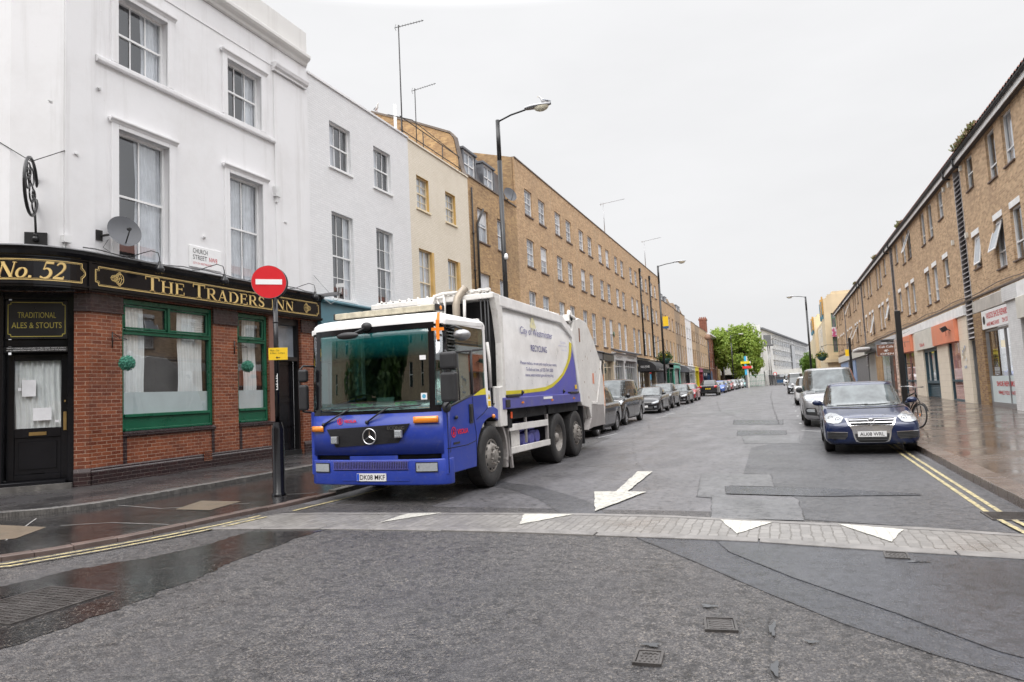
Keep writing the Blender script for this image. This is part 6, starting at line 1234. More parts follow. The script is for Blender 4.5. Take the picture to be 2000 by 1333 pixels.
# gulls
def gull(x, y, z, rot, label, s=1):
    r = thing('gull', label, 'gull', (x, y, z), rot=rot, local=True)
    ms = mat('gull_white', (.75, .75, .76), .7, var=.06); mg = mat('gull_grey', (.30, .32, .36), .7)
    g = MB(); ax = [(-.17, .06, .03), (-.10, .085, .055), (0, .11, .078), (.09, .15, .075), (.13, .20, .052), (.15, .245, .040), (.165, .275, .042), (.19, .285, .030), (.205, .285, .012)]
    vs = []; n = 12
    for (px, pz, rr) in ax: vs += [(px*s, rr*s*math.cos(t)*.9, (pz+rr*1.05*math.sin(t))*s+.05*s) for t in [2*math.pi*i/n for i in range(n)]]
    g.add(vs, [(i*n+j, i*n+(j+1) % n, (i+1)*n+(j+1) % n, (i+1)*n+j) for i in range(len(ax)-1) for j in range(n)]+[tuple(range(n))[::-1]], 0, True); g.build('body', ms, r)
    g = MB()
    for sg in (1, -1): g.grid(lambda u, v: ((-.22+.30*u)*s, sg*(.055+.035*math.sin(math.pi*v)*math.sin(math.pi*(u*.8+.1)))*s, (.09+.06*u+.09*(v-.5)*(.3+u*.7)+.05)*s), [i/8 for i in range(9)], [j/5 for j in range(6)], 0)
    g.build('wings', mg, r, fix=False)
    g = MB(); g.tube([(.20*s, 0, .335*s), (.25*s, 0, .325*s)], .009*s, 6, r2=.003*s); g.build('beak', MT['sign_yellow'], r)
    g = MB()
    for sg in (1, -1): g.tube([(.0, sg*.03*s, .10*s), (.01, sg*.03*s, 0)], .006*s, 5); g.box(-.005*s, .05*s, sg*.03*s-.02*s, sg*.03*s+.02*s, 0, .006*s)
    g.build('legs', mat('gull_leg', (.6, .3, .25), .6), r)
gull(-6.95, 21.85, 11.50, R(200), 'gull standing on the head of the tall lamp behind the truck'); gull(-18.3, 29.1, 16.36, R(-30), 'gull standing on the brick party wall at roof level')
# hanging baskets
def basket(x, y, z, rr, label, flower='sign_yellow'):
    r = thing('hanging_basket', label, 'hanging basket', (x, y, z), group='hanging baskets'); g = MB(); g.lathe([(0, -rr*.9), (rr*.5, -rr*.75), (rr*.85, -rr*.3), (rr*.9, 0), (0, .02)], (x, y, z), 2, 14); g.build('bowl', mat('basket_green', (.03, .10, .09), .6), r)
    g = MB()
    for i in range(700):
        d = Vector((RN.gauss(0, 1), RN.gauss(0, 1), abs(RN.gauss(0, 1))*.8-.2)).normalized(); p = Vector((x, y, z+.02))+d*rr*RN.uniform(.6, 1.25); a = Vector((RN.gauss(0, 1), RN.gauss(0, 1), RN.gauss(0, 1))).normalized()*rr*.12; b = Vector((RN.gauss(0, 1), RN.gauss(0, 1), RN.gauss(0, 1))).normalized()*rr*.10
        g.add([p-a, p+b, p+a, p-b], [(0, 1, 2, 3)], 1 if i % 22 == 0 else 0)
    g.build('foliage', [MT['leaf_dark'], MT[flower]], r, fix=False); g = MB()
    for k in range(3): a = 2.1*k; g.tube([(x+rr*.9*math.cos(a), y+rr*.9*math.sin(a), z), (x, y, z+rr*2.2)], rr*.03, 4)
    return r, g
r, g = basket(-12.2, 78.3, 4.75, .75, 'hanging basket of greenery over the black awnings on the left'); g.tube([(-12.2, 78.3, 6.4), (-12.5, 78.3, 6.9), (-13.3, 78.3, 6.6)], .03, 5); g.build('chain', MT['black_paint'], r)
r, g = basket(4.4, 84, 4.1, .55, 'hanging basket with yellow flowers on the right lamp side'); g.tube([(4.4, 84, 5.2), (5, 84, 5.4), (7.6, 84, 5.2)], .03, 5); g.build('chain', MT['black_paint'], r)
# things behind the camera that the glass and wet road reflect
r = thing('brick_terrace', 'brick terrace across the junction behind the viewpoint', 'building', (0, -26, 0)); g = MB(); FB = Face((0, -24, 0), (1, 0, 0), (0, 1, 0)); hw = [(u, u+1.2, z, z+1.7) for u in range(-39, 34, 5) for z in (4.6, 7.6, 10.6)]
FB.wall(g, -42, 36, 0, 13.5, hw, .2); g.box(-42, 36, -34, -24.4, 0, 13.4); g.build('wall', MT['grey_brown_brick'], r, fix=False); g = MB()
for a, b, c, d in hw: FB.quad(g, a, b, c, d, .15, 1); FB.box(g, a, b, (c+d)/2-.03, (c+d)/2+.03, .1, .14); FB.box(g, a, a+.08, c, d, .1, .14); FB.box(g, b-.08, b, c, d, .1, .14)
g.build('window', [MT['window_white'], MT['black_gloss']], r, fix=False)
tree('plane_tree', 'leafy tree across the junction behind the viewpoint', -18.5, -12, 0, 11, 4.6, 4.4, 'leaf_dark', 22000, .3, .3, .06, 12); tree('plane_tree', 'second leafy tree across the junction behind the viewpoint', 5, -16, 0, 9, 3.2, 3, 'leaf_dark', 9000, .3, .3, .2, 13)
# ------------------------------------------------------------------ refuse truck (local frame: x right, y back, z up; front middle at the origin)
def paintm(name, col, rough=.3, dirt=.25, dirtc=(.16, .14, .12), dz=1.0, coat=.5, metal=0):
    """car or truck paint with road dirt that thickens towards the ground in patches"""
    m, t, Nn, Lk, b = nodes(name); p, _ = pos(t); f = noise(t, p, 2.2, 6, .7); f2 = noise(t, p, 14, 4, .7)
    c = mixc(t, rng(t, f, .35, .65, 0, 1), tuple(x*.9 for x in col), tuple(min(1, x*1.08) for x in col))
    c = mixc(t, rng(t, f2, .55, .75, 0, dirt), c, dirtc); st = noise(t, p, 5, 5, .7, (1, 1, .12)); c = mixc(t, rng(t, st, .58, .8, 0, dirt*.8), c, dirtc)
    Lk.new(c, b.inputs['Base Color']); Lk.new(rng(t, f, .3, .7, rough*.7, rough*1.4), b.inputs['Roughness']); b.inputs['Coat Weight'].default_value = coat; b.inputs['Coat Roughness'].default_value = .06; b.inputs['Metallic'].default_value = metal
    MT[name] = m; return m
paintm('truck_blue', (.016, .042, .31), .38, .42, (.10, .11, .22), coat=.25); paintm('truck_blue_light', (.03, .07, .50), .4, .25, (.2, .22, .4), coat=.2); paintm('truck_white', (.84, .83, .82), .35, .10, (.5, .46, .42), coat=.3); paintm('truck_dirty_white', (.70, .68, .65), .5, .5, (.32, .27, .23), coat=0)
mat('swoosh_yellow', (.68, .58, .03), .4); mat('swoosh_blue', (.10, .10, .42), .4); mat('truck_navy', (.09, .09, .33), .45, grime=((.2, .19, .22), .5, 5)); mat('mudguard', (.30, .28, .27), .6, grime=((.14, .12, .11), .6, 5)); mat('rim_dirty', (.26, .24, .22), .5, .3, var=.3, scale=12, grime=((.10, .085, .07), .7, 9))
mat('amber', (.85, .25, .01), .2, coat=1); mat('lens_clear', (.34, .36, .38), .14, .1, var=.1, scale=30, coat=1); mat('orange_tape', (.90, .24, .01), .5); mat('hivis', (.35, .75, .05), .6); mat('hivis_orange', (.85, .12, .03), .6); mat('glove_green', (.06, .60, .15), .6); mat('exhaust', (.36, .31, .25), .5, .4, grime=((.12, .09, .06), .7, 6))
mat('lightbar', (.48, .44, .34), .35, var=.25, scale=6, grime=((.2, .18, .15), .5, 9)); mat('grille_mesh', (.025, .025, .03), .4); mat('veolia_red', (.72, .01, .03), .4); mat('text_navy', (.07, .07, .25), .5); mat('crest_gold', (.78, .73, .46), .5); mat('tint_band', (.01, .16, .17), .1); mat('plate_white', (.72, .72, .72), .35); mat('plate_blue', (.02, .08, .5), .4); mat('dash', (.05, .055, .06), .6)
def bolt_wheel(parent, x, y, r, w, side, rimr, dual=False, name='wheel', lab=None):
    """side +1: outer face looks to +x"""
    W_ = bpy.data.objects.new(name, None); COL.objects.link(W_); W_.parent = parent; W_['_local'] = 1
    if lab: W_['label'] = lab
    t = MB(); c = (x, y, r); pr = [(rimr, -.02), (rimr+.02, 0), (r*.80, .012), (r*.93, .0), (r*.985, -.03)]+[(r*(1 if i % 2 else .982), -.05-i*(w-.1)/9) for i in range(10)]+[(r*.985, -w+.03), (r*.93, -w), (rimr, -w+.02)]
    t.lathe(pr, c, 0, 44, 0, True, side); 
    for k in range(44):      # tread blocks on the shoulder
        a = 2*math.pi*k/44; ca, sa = math.cos(a), math.sin(a); cc = Vector((x-side*.045, y+r*.972*ca, r+r*.972*sa)); t.obox(cc, (.022, 0, 0), (0, -sa*.022, ca*.022), (0, ca*.010, sa*.010))
    t.build('tyre', MT['rubber'], W_)
    g = MB(); q = .10 if dual else -.01
    if dual: prf = [(rimr, -.02), (rimr*.96, -.05), (rimr*.90, -.14), (rimr*.62, -.17), (rimr*.55, -.16), (rimr*.36, -.15), (rimr*.36, -.06), (rimr*.30, -.03), (0, -.02)]
    else: prf = [(rimr, -.02), (rimr*.97, -.005), (rimr*.92, -.05), (rimr*.80, -.03), (rimr*.66, .035), (rimr*.42, .045), (rimr*.40, .03), (rimr*.37, .06), (rimr*.30, .075), (0, .078)]
    g.lathe(prf, c, 0, 36, 0, True, side)
    hr, hx = (rimr*.76, -.145) if dual else (rimr*.80, -.012)
    for k in range(10):
        a = 2*math.pi*k/10; cc = (x+side*(hx-.002), y+hr*math.cos(a), r+hr*math.sin(a)); g.lathe([(0, .003), (rimr*.095, .003), (rimr*.10, -.003)], cc, 0, 10, 1, True, side)
        cc = (x+side*(-.155 if dual else .045), y+rimr*.53*math.cos(a+.3), r+rimr*.53*math.sin(a+.3)); g.lathe([(.022, 0), (.022, .035), (.0, .045)], cc, 0, 6, 0, False, side)
    g.build('rim', [MT['rim_dirty'], MT['black_matt']], W_); return W_
TR = thing('refuse_truck', 'blue and white recycling truck parked at the kerb facing the camera', 'truck', (-5.955, 9.05, .01), local=True)
HW = 1.225
def fp(t, ins=0, back=0):       # cab outline: t in -1..1 front, beyond that along the sides
    if abs(t) <= 1:
        a = t*math.pi/2; x = (HW-ins)*math.copysign(abs(math.sin(a))**(2/2.7), a); y = .20*(1-max(0, math.cos(a))**(2/2.7))+ins
    else: x = math.copysign(HW-ins, t); y = .20+abs(t)-1; y = max(y, .20+ins)
    return x, y+back
def tx(x): return math.copysign(2/math.pi*math.asin(min(1, abs(x)/HW)**1.35), x)
def lean(z): return max(0, (z-1.35))*.035
def band(mb, t0, t1, z0, z1, ins=0, m=0, n=None, nz=2, insf=None):
    n = n or max(4, int(abs(t1-t0)*22)); ts = [t0+(t1-t0)*i/n for i in range(n+1)]; zs = [z0+(z1-z0)*j/nz for j in range(nz+1)]
    def f(t, z):
        i_ = ins if insf is None else insf(z); x, y = fp(t, i_); return (x, y+lean(z)*(1 if abs(t) < 1 else max(0, 1-(abs(t)-1)*3)), z)
    mb.grid(f, ts, zs, m)
def shell(name, t0, t1, z0, z1, m, ins=0, th=.03, par=None, **k):
    g = MB(); band(g, t0, t1, z0, z1, ins, **k); o = g.build(name, MT[m] if isinstance(m, str) else m, par or TR, fix=False)
    s = o.modifiers.new('solid', 'SOLIDIFY'); s.thickness = th; s.offset = 0; return o
TS = 1.0                                  # t where the sides start; side y = .42+(t-1)
def tside(y): return 1+(y-.20)
# front: lower bumper, upper panel, windscreen, roof
cabp = MB(); band(cabp, -tside(.30), tside(.30), .27, .66, .0); 
x0, y0 = fp(0)
bp = cabp.build('bumper', MT['truck_blue'], TR, fix=False); s = bp.modifiers.new('solid', 'SOLIDIFY'); s.thickness = .05; s.offset = 0; b = bp.modifiers.new('b', 'BEVEL'); b.width = .02; b.segments = 2
shell('lower_grille', tx(-.70), tx(.60), .50, .635, 'black_matt', -.028, .01)
g = MB()
for z in (.51, .625): band(g, tx(-.72), tx(.62), z, z+.012, -.038, nz=1)
for i in range(46): t = tx(-.70+1.3*i/45); x, y = fp(t, -.038); g.box(x-.004, x+.004, y-.003, y+.003, .515, .63)
for j in range(5): band(g, tx(-.70), tx(.60), .53+j*.02, .533+j*.02, -.039, nz=1)
g.build('bumper_grille_mesh', MT['truck_navy'], TR)
shell('bumper_gap', -tside(.3), tside(.3), .655, .745, 'black_matt', .05, .01)
shell('front_panel', -tside(.21), tside(.21), .735, 1.36, 'truck_blue', 0, .03)
g = MB()    # bumper shaping: centre step and raised lip over the plate
band(g, tx(-.42), tx(.44), .645, .72, -.015, nz=1); band(g, tx(-.55), tx(.62), .34, .36, -.035, nz=1); g.build('bumper_step', MT['truck_blue'], TR, fix=False)
# main grille (trapezium) with mesh
g = MB(); n = 40; V = []
for j in range(9):
    z = .86+(1.145-.86)*j/8; k = (z-.86)/(1.145-.86); xl, xr = -.66-.17*k, .46+.20*k
    for i in range(n+1):
        t = tx(xl+(xr-xl)*i/n); x, y = fp(t, -.040); V.append((x, y+.01, z+.055*(i/n)))
g.add(V, [(j*(n+1)+i, j*(n+1)+i+1, (j+1)*(n+1)+i+1, (j+1)*(n+1)+i) for j in range(8) for i in range(n)], 0, True)
mg = g.build('grille', MT['grille_mesh'], TR, fix=False)
g = MB()
for i in range(1, 60):
    k = i/60; xb, xt = -.66+1.12*k, -.83+1.49*k; xa, ya = fp(tx(xb), -.046); xc, yc = fp(tx(xt), -.046); g.tube([(xa, ya+.01, .86+.055*k), (xc, yc+.01, 1.145+.055*k)], .0022, 3, caps=False)
for j in range(14):
    z = .865+j*.0205; k = (z-.86)/.285; xl, xr = -.66-.17*k, .46+.20*k; g.tube([(lambda p: (p[0], p[1]+.01, z+.055*i/16))(fp(tx(xl+(xr-xl)*i/16), -.046)) for i in range(17)], .0022, 3, caps=False)
g.build('mesh', MT['black_plastic'], mg, fix=False)
def front_frame(x, z, out=.04):      # local frame on the curved front at x
    t = tx(x); a, b = fp(t-.01), fp(t+.01); p = fp(t); u = Vector((b[0]-a[0], b[1]-a[1], 0)).normalized(); n_ = Vector((u.y, -u.x, 0)); return Vector((p[0], p[1]+lean(z), z))+n_*out, u, n_
# star emblem
c, u, n_ = front_frame(-.02, 1.02, .065); up = Vector((0, 0, 1)); g = MB(); RR = .118
g.tube([c+u*RR*math.cos(a)+up*RR*math.sin(a) for a in [2*math.pi*i/36 for i in range(37)]], .010, 8, caps=False)
for k in range(3):
    a = math.pi/2+2*math.pi*k/3; d = u*math.cos(a)+up*math.sin(a); e_ = u*-math.sin(a)+up*math.cos(a); v = [c+d*RR, c+e_*.018+d*.01, c-e_*.018+d*.01, c+n_*.016]; g.add(v, [(0, 1, 3), (0, 3, 2), (0, 2, 1)])
g.build('star_emblem', MT['chrome'], TR, fix=False)
g = MB(); c, u, n_ = front_frame(.30, 1.115, .062); put_text(g, 'ECONIC', c-u*.0, u, (0, 0, 1), n_, .30, .052, .004, bold=.02); g.build('lettering', MT['chrome'], TR, fix=False)
def veolia(c, u, up, n_, s, parent):
    g = MB(); rr = .055*s
    for r0, r1 in ((rr*.78, rr),):
        vs = [c+u*q*math.cos(a)+up*q*math.sin(a)+n_*.003 for q in (r0, r1) for a in [2*math.pi*i/28 for i in range(28)]]; g.add(vs, [(i, (i+1) % 28, 28+(i+1) % 28, 28+i) for i in range(28)])
    vs = [c+u*rr*.38*math.cos(a)+up*(rr*.38*math.sin(a)-rr*.15)+n_*.003 for a in [2*math.pi*i/16 for i in range(16)]]; g.add(vs, [tuple(range(16))]); g.add([c-u*rr*.3+n_*.003, c+u*rr*.3+n_*.003, c+up*rr*.75+n_*.003], [(0, 1, 2)])
    put_text(g, 'VEOLIA', c+u*rr*1.45-up*rr*.5, u, up, n_, .265*s, rr*.95, .004, bold=.03); return g.build('lettering', MT['veolia_red'], parent, fix=False)
c, u, n_ = front_frame(-.60, 1.275, .006); c2, u2, n2 = front_frame(-.45, 1.265, .022); veolia(c2-u2*.14, u2, Vector((0, 0, 1)), n2, .92, TR)
# grille work lights
for x, z in ((-.66, .975), (.50, 1.05)):
    g = MB(); c, u, n_ = front_frame(x, z, .075); g.obox(c, u*.062, n_*.022, (0, 0, .058)); g.obox(c+n_*.024, u*.054, n_*.004, (0, 0, .05), 1)
    for i in (-1, 0, 1):
        for j in (-1, 0, 1): g.obox(c+n_*.03+u*.034*i+Vector((0, 0, .031*j)), u*.012, n_*.003, (0, 0, .011), 1)
    g.build('work_light', [MT['metal_grey'], MT['lens_clear']], TR, bevel=.004, seg=1)
# indicators, headlamps
for x0_, x1_, z0_, z1_ in ((.72, 1.10, 1.20, 1.30), (-1.16, -.90, 1.11, 1.20)):
    shell('indicator', tx(x0_), tx(x1_), z0_, z1_, 'amber', -.035, .02)
for x0_, x1_ in ((.74, 1.06), (-1.08, -.80)):
    g = MB(); band(g, tx(x0_)-.01, tx(x1_)+.01, .465, .615, -.034, nz=1); hs = g.build('headlight', MT['black_plastic'], TR, fix=False)
    g = MB(); band(g, tx(x0_), tx(x1_), .48, .60, -.038, nz=3); g.build('lens', MT['lens_clear'], hs, fix=False)
    g = MB()
    for xx in (x0_*.72+x1_*.28, x0_*.3+x1_*.7): c, u, n_ = front_frame(xx, .54, .04); g.add([c+u*.04*math.cos(a)+Vector((0, 0, .04*math.sin(a))) for a in [2*math.pi*i/14 for i in range(14)]], [tuple(range(14))])
    g.build('reflector', MT['chrome'], hs, fix=False)
# number plate
c, u, n_ = front_frame(-.02, .395, .04); g = MB(); g.obox(c, u*.265, n_*.005, (0, 0, .058)); g.obox(c-u*.24+n_*.006, u*.022, n_*.001, (0, 0, .054), 1); npl = g.build('number_plate', [MT['plate_white'], MT['plate_blue']], TR)
g = MB(); put_text(g, 'DK08 MKF', c-u*.205-Vector((0, 0, .037))+n_*.006, u, (0, 0, 1), n_, .45, .075, .002, bold=.007); g.build('lettering', MT['text_black'], npl, fix=False)
# windscreen
ws = shell('windscreen', tx(-1.0), tx(1.0), 1.40, 2.70, 'cab_glass', .0, .004, n=90, nz=8)
g = MB(); band(g, tx(-1.02), tx(1.02), 1.34, 1.415, -.004, 0); band(g, tx(-1.02), tx(1.02), 2.63, 2.73, -.004, 0); 
for t0, t1 in ((tx(-1.10), tx(-.99)), (tx(.985), tx(1.075))): band(g, t0, t1, 1.34, 2.73, -.008, 0, 3)
g.build('windscreen_surround', MT['black_gloss'], TR, fix=False)
g = MB(); band(g, tx(-.98), tx(.98), 2.2, 2.64, -.004, 0); mt_, t__, Nn, Lk, b = nodes('tint'); b.inputs['Base Color'].default_value = (.01, .22, .22, 1); b.inputs['Roughness'].default_value = .03; pp, _ = pos(t__); sz_ = Nn.new('ShaderNodeSeparateXYZ'); Lk.new(pp, sz_.inputs[0]); Lk.new(rng(t__, sz_.outputs[2], 2.22, 2.60, 0, .33), b.inputs['Alpha']); MT['tint'] = mt_
g.build('tint_strip', MT['tint'], ws, fix=False)
for t0, t1 in ((tx(1.075), tx(1.205)), (tx(-1.205), tx(-1.10))): shell('quarter_light', t0, t1, 1.45, 2.66, 'cab_glass', .0, .004)
g = MB()
for sg in (1, -1):
    a, b_ = (tx(1.2), tside(.28)) if sg > 0 else (-tside(.28), tx(-1.2)); band(g, a, b_, 1.36, 2.73, -.004, 0, 6)
band(g, tx(1.07), tside(.28), 1.34, 1.46, -.006); band(g, -tside(.28), tx(-1.07), 1.34, 1.46, -.006)
g.build('door_pillar', MT['black_gloss'], TR, fix=False)
# roof
g = MB(); n = 60; T0 = tside(1.68); ts = [-T0+2*T0*i/n for i in range(n+1)]; pf = [(2.70, -.012), (2.76, -.012), (2.82, .012), (2.865, .06), (2.89, .16), (2.905, .5), (2.91, .9)]
V = []
for z, ins in pf:
    for t in ts:
        x, y = fp(t); sc_ = 1-ins/HW; V.append((x*sc_, .75+(y-.75)*(1-max(0, ins)/1.0) + lean(z)*(1 if abs(t) < 1 else max(0, 1-(abs(t)-1)*3)), z))
g.add(V, [(j*(n+1)+i, j*(n+1)+i+1, (j+1)*(n+1)+i+1, (j+1)*(n+1)+i) for j in range(len(pf)-1) for i in range(n)], 0, True); g.box(-.9, .9, .75, 1.68, 2.85, 2.908)
rf = g.build('roof', MT['truck_white'], TR, fix=False)
g = MB(); g.box(-1.15, 1.15, 1.60, 1.68, .9, 2.9); g.build('cab_rear_wall', MT['truck_dirty_white'], TR, bevel=.02)
# sides: doors
def sidepoly(pts, name, m, x0, x1, par=TR, both=True, bevel=.012, label=None):
    g = MB(); g.prism(pts, 0, x0, x1); 
    if both: g.prism(pts, 0, -x1, -x0)
    o = g.build(name, MT[m], par, bevel=bevel, seg=2)
    if label: o['label'] = label
    return o
def arc(cy, cz, r, a0, a1, n=12): return [(cy+r*math.cos(R(a0+(a1-a0)*i/n)), cz+r*math.sin(R(a0+(a1-a0)*i/n))) for i in range(n+1)]
AR = arc(1.80, .53, .66, 187, 60, 12)
sidepoly([(.10, .42), (1.12, .42)]+AR[1:]+[(2.16, 1.30), (1.95, 1.36), (1.64, 1.40), (1.64, 1.64), (1.1, 1.585), (.10, 1.42)], 'door', 'truck_blue', 1.13, 1.238)
g = MB()
for sg in (1, -1):
    X_ = sg*1.2395
    for pts in ([(1.05, 1.55), (1.08, 1.2), (1.14, .98), (1.14, .44)], [(.10, .80), (.8, .80), (1.14, .84)], [(.13, 1.40), (.13, .44)], [(1.64, 1.62), (1.64, 1.35), (1.5, 1.28), (1.18, 1.18)]):
        g.tube([(X_, y, z) for y, z in pts], .006, 4)
g.build('panel_gap', MT['black_matt'], TR)
sidepoly([(.26, 1.44), (.24, 2.68), (1.52, 2.76), (1.58, 2.70), (1.585, 1.68), (1.07, 1.60)], 'side_window', 'dark_side_glass' if False else 'cab_glass', 1.225, 1.232, bevel=0)
g = MB()
for sg in (1, -1):
    for pts, r_ in (([(.22, 1.42), (1.08, 1.59)], .022), ([(1.06, 1.59), (1.08, 2.32)], .03), ([(.26, 2.25), (1.06, 2.31), (1.56, 2.36)], .022), ([(.60, 1.50), (.58, 2.28)], .018)): g.tube([(sg*1.225, y, z) for y, z in pts], r_, 6)
g.build('window_frame', MT['black_plastic'], TR)
sidepoly([(1.52, 2.78), (1.66, 2.78), (1.70, 1.66), (1.64, 1.36), (1.59, 1.66), (1.585, 2.65)], 'cab_corner', 'truck_white', 1.14, 1.245)
sidepoly([(.18, 2.68), (.18, 2.77), (1.62, 2.82), (1.62, 2.74)], 'roof_rail', 'truck_white', 1.17, 1.245)
sidepoly([(1.08, 1.57), (1.64, 1.585), (1.64, 1.70), (1.4, 1.665)], 'yellow_flash', 'swoosh_yellow', 1.2385, 1.2405, bevel=0)
sidepoly([(1.64, 1.36), (1.79, 1.36), (1.77, 1.64), (1.64, 1.66)], 'warning_label', 'sign_white', 1.2462, 1.2474, bevel=0, both=False)
sidepoly([(1.66, 1.38), (1.77, 1.38), (1.77, 1.47), (1.66, 1.47)], 'warning_label', 'sign_yellow', 1.2476, 1.2484, bevel=0, both=False); sidepoly([(1.66, 1.50), (1.77, 1.50), (1.715, 1.61)], 'warning_label', 'sign_yellow', 1.2476, 1.2484, bevel=0, both=False)
g = MB(); g.box(1.2486, 1.249, 1.70, 1.73, 1.52, 1.58); g.build('warning_symbol', MT['text_black'], TR)
g = MB()
for sg in (1, -1): g.box(sg*1.24, sg*1.256, .90, 1.03, 1.13, 1.44); g.box(sg*1.256, sg*1.268, .925, .955, 1.16, 1.40)
g.build('door_handle', MT['black_plastic'], TR, bevel=.008)
veolia(Vector((1.2405, .32, 1.03)), Vector((0, 1, 0)), Vector((0, 0, 1)), Vector((1, 0, 0)), 1.5, TR)
for sg in (1, -1):
    g = MB(); g.ball((sg*1.25, 1.87, 1.20), .03, .045, .04); g.build('side_marker', MT['amber'], TR)
g = MB(); g.ball((1.26, .40, 1.25), .02, .05, .03); g.box(1.24, 1.246, .30, .52, .845, .875); g.build('side_trim', MT['black_plastic'], TR)
# orange tape cross on the pillar
g = MB(); c, u, n_ = front_frame(1.135, 2.60, .022); g.obox(c, u*.025, n_*.002, (0, 0, .15)); g.obox(c+Vector((0, 0, .01)), u*.095, n_*.0025, (0, 0, .024)); g.obox(c+Vector((0, .03, .20)), u*.022, n_*.003, (0, .02, .07)); g.build('orange_tape', MT['orange_tape'], TR)
# wipers
g = MB()
for xa, za, xb, zb in ((-.92, 1.22, -.42, 1.44), (-.08, 1.24, .32, 1.46)):
    a, _, na = front_frame(xa, za, .03); b_, _, nb = front_frame(xb, zb, .035); g.tube([a, a*.5+b_*.5+na*.02, b_], .013, 6); g.ball(a, .03, .03, .03)
for xa, xb in ((-.85, .05), (-.25, .85)):
    pts = [front_frame(xa+(xb-xa)*i/10, 1.44+.03*i/10, .02)[0] for i in range(11)]; g.tube(pts, .009, 5)
g.build('wiper', MT['black_plastic'], TR)
# stickers in the windscreen
g = MB()
for x, z, w, h_ in ((.90, 2.19, .05, .035), (.91, 1.60, .05, .05)): c, u, n_ = front_frame(x, z, -.012+.03); g.obox(c, u*w, n_*.001, (0, 0, h_))
g.build('sticker', MT['sign_white'], ws); g = MB(); c, u, n_ = front_frame(.91, 1.60, .02); g.add([c+u*.032*math.cos(a)+Vector((0, 0, .032*math.sin(a))) for a in [2*math.pi*i/14 for i in range(14)]], [tuple(range(14))]); g.build('tax_disc', mat('disc_blue', (.1, .4, .6), .5), ws, fix=False)
# mirrors
def mirror_group(sg):
    g = MB(); X0, X1 = sg*1.24, sg*1.42; Yf = -.32 if sg > 0 else -.05
    if sg > 0:
        pts = [(X0-.02, .0+.22, 2.20), (X1+.05, -.30, 2.24), (X1+.12, -.30, 2.16), (X1+.12, -.30, 1.52), (X1+.02, -.28, 1.44), (X0, .10, 1.42)]
        g.tube(pts, .017, 8); g.ball((X0, .12, 1.42), .07, .08, .085); g.ball((X0, .2, 2.2), .05, .06, .05)
        a = g.build('mirror_arm', MT['black_plastic'], TR)
        for z0, z1 in ((1.97, 2.22), (1.50, 1.93)):
            h_ = MB(); h_.box(X1-.03, X1+.22, -.36, -.24, z0, z1); o = h_.build('mirror', MT['black_plastic'], TR, bevel=.04, seg=3); q = MB(); q.box(X1-.01, X1+.20, -.238, -.236, z0+.03, z1-.03); q.build('mirror_glass', MT['chrome'], o)
    else:
        pts = [(X0+.02, .22, 2.18), (X0-.08, .04, 2.19), (X0-.13, .0, 2.12), (X0-.13, .0, 1.50), (X0-.08, .04, 1.44), (X0, .2, 1.42)]
        g.tube(pts, .017, 8); g.build('mirror_arm', MT['black_plastic'], TR)
        for z0, z1 in ((1.92, 2.13), (1.46, 1.88)):
            h_ = MB(); h_.box(X0-.14, X0+.02, -.04, .06, z0, z1); o = h_.build('mirror', MT['black_plastic'], TR, bevel=.04, seg=3); q = MB(); q.box(X0-.13, X0+.0, .062, .064, z0+.03, z1-.03); q.build('mirror_glass', MT['chrome'], o)
mirror_group(1); mirror_group(-1)
g = MB(); g.ball((-.07, .03, 2.74), .09, .07, .07); g.tube([(-.07, -.0, 2.72), (-.14, -.22, 2.62), (-.22, -.30, 2.60)], .016, 6); g.build('mirror_arm', MT['black_plastic'], TR)
g = MB(); g.ball((-.20, -.30, 2.58), .20, .06, .055, 0, 16, 10); g.build('mirror', MT['black_plastic'], TR)
g = MB(); g.tube([(1.20, .30, 2.62), (1.40, .20, 2.64), (1.52, .18, 2.58)], .02, 6); g.build('mirror_arm', MT['black_plastic'], TR); g = MB(); g.ball((1.50, .22, 2.50), .13, .15, .085, 0, 16, 10); g.build('mirror', MT['metal_grey'], TR)
# beacon bar
g = MB(); g.box(-.98, .92, .46, .74, 2.96, 3.05, 0); 
for i in range(7): g.box(-.965+i*.272, -.965+i*.272+.24, .452, .748, 2.958, 3.054, 0)
g.box(.921, .96, .46, .74, 2.95, 3.06, 1); g.box(-1.01, -.981, .46, .74, 2.95, 3.06, 1); g.box(-.9, .85, .52, .68, 2.925, 2.958, 1)
for i in range(5): g.box(-.8+i*.4, -.76+i*.4, .53, .67, 2.89, 2.93, 1)
g.build('beacon_bar', [MT['lightbar'], MT['dark_iron']], TR, bevel=.012, seg=2)
g = MB(); g.ball((.962, .6, 3.005), .012, .04, .035); g.build('beacon_end_lamp', MT['amber'], TR)
g = MB()
for x in (-1.04, .99): g.box(x-.07, x+.07, .34, .46, 2.865, 2.905)
g.build('marker_lamp', MT['metal_grey'], TR, bevel=.01)
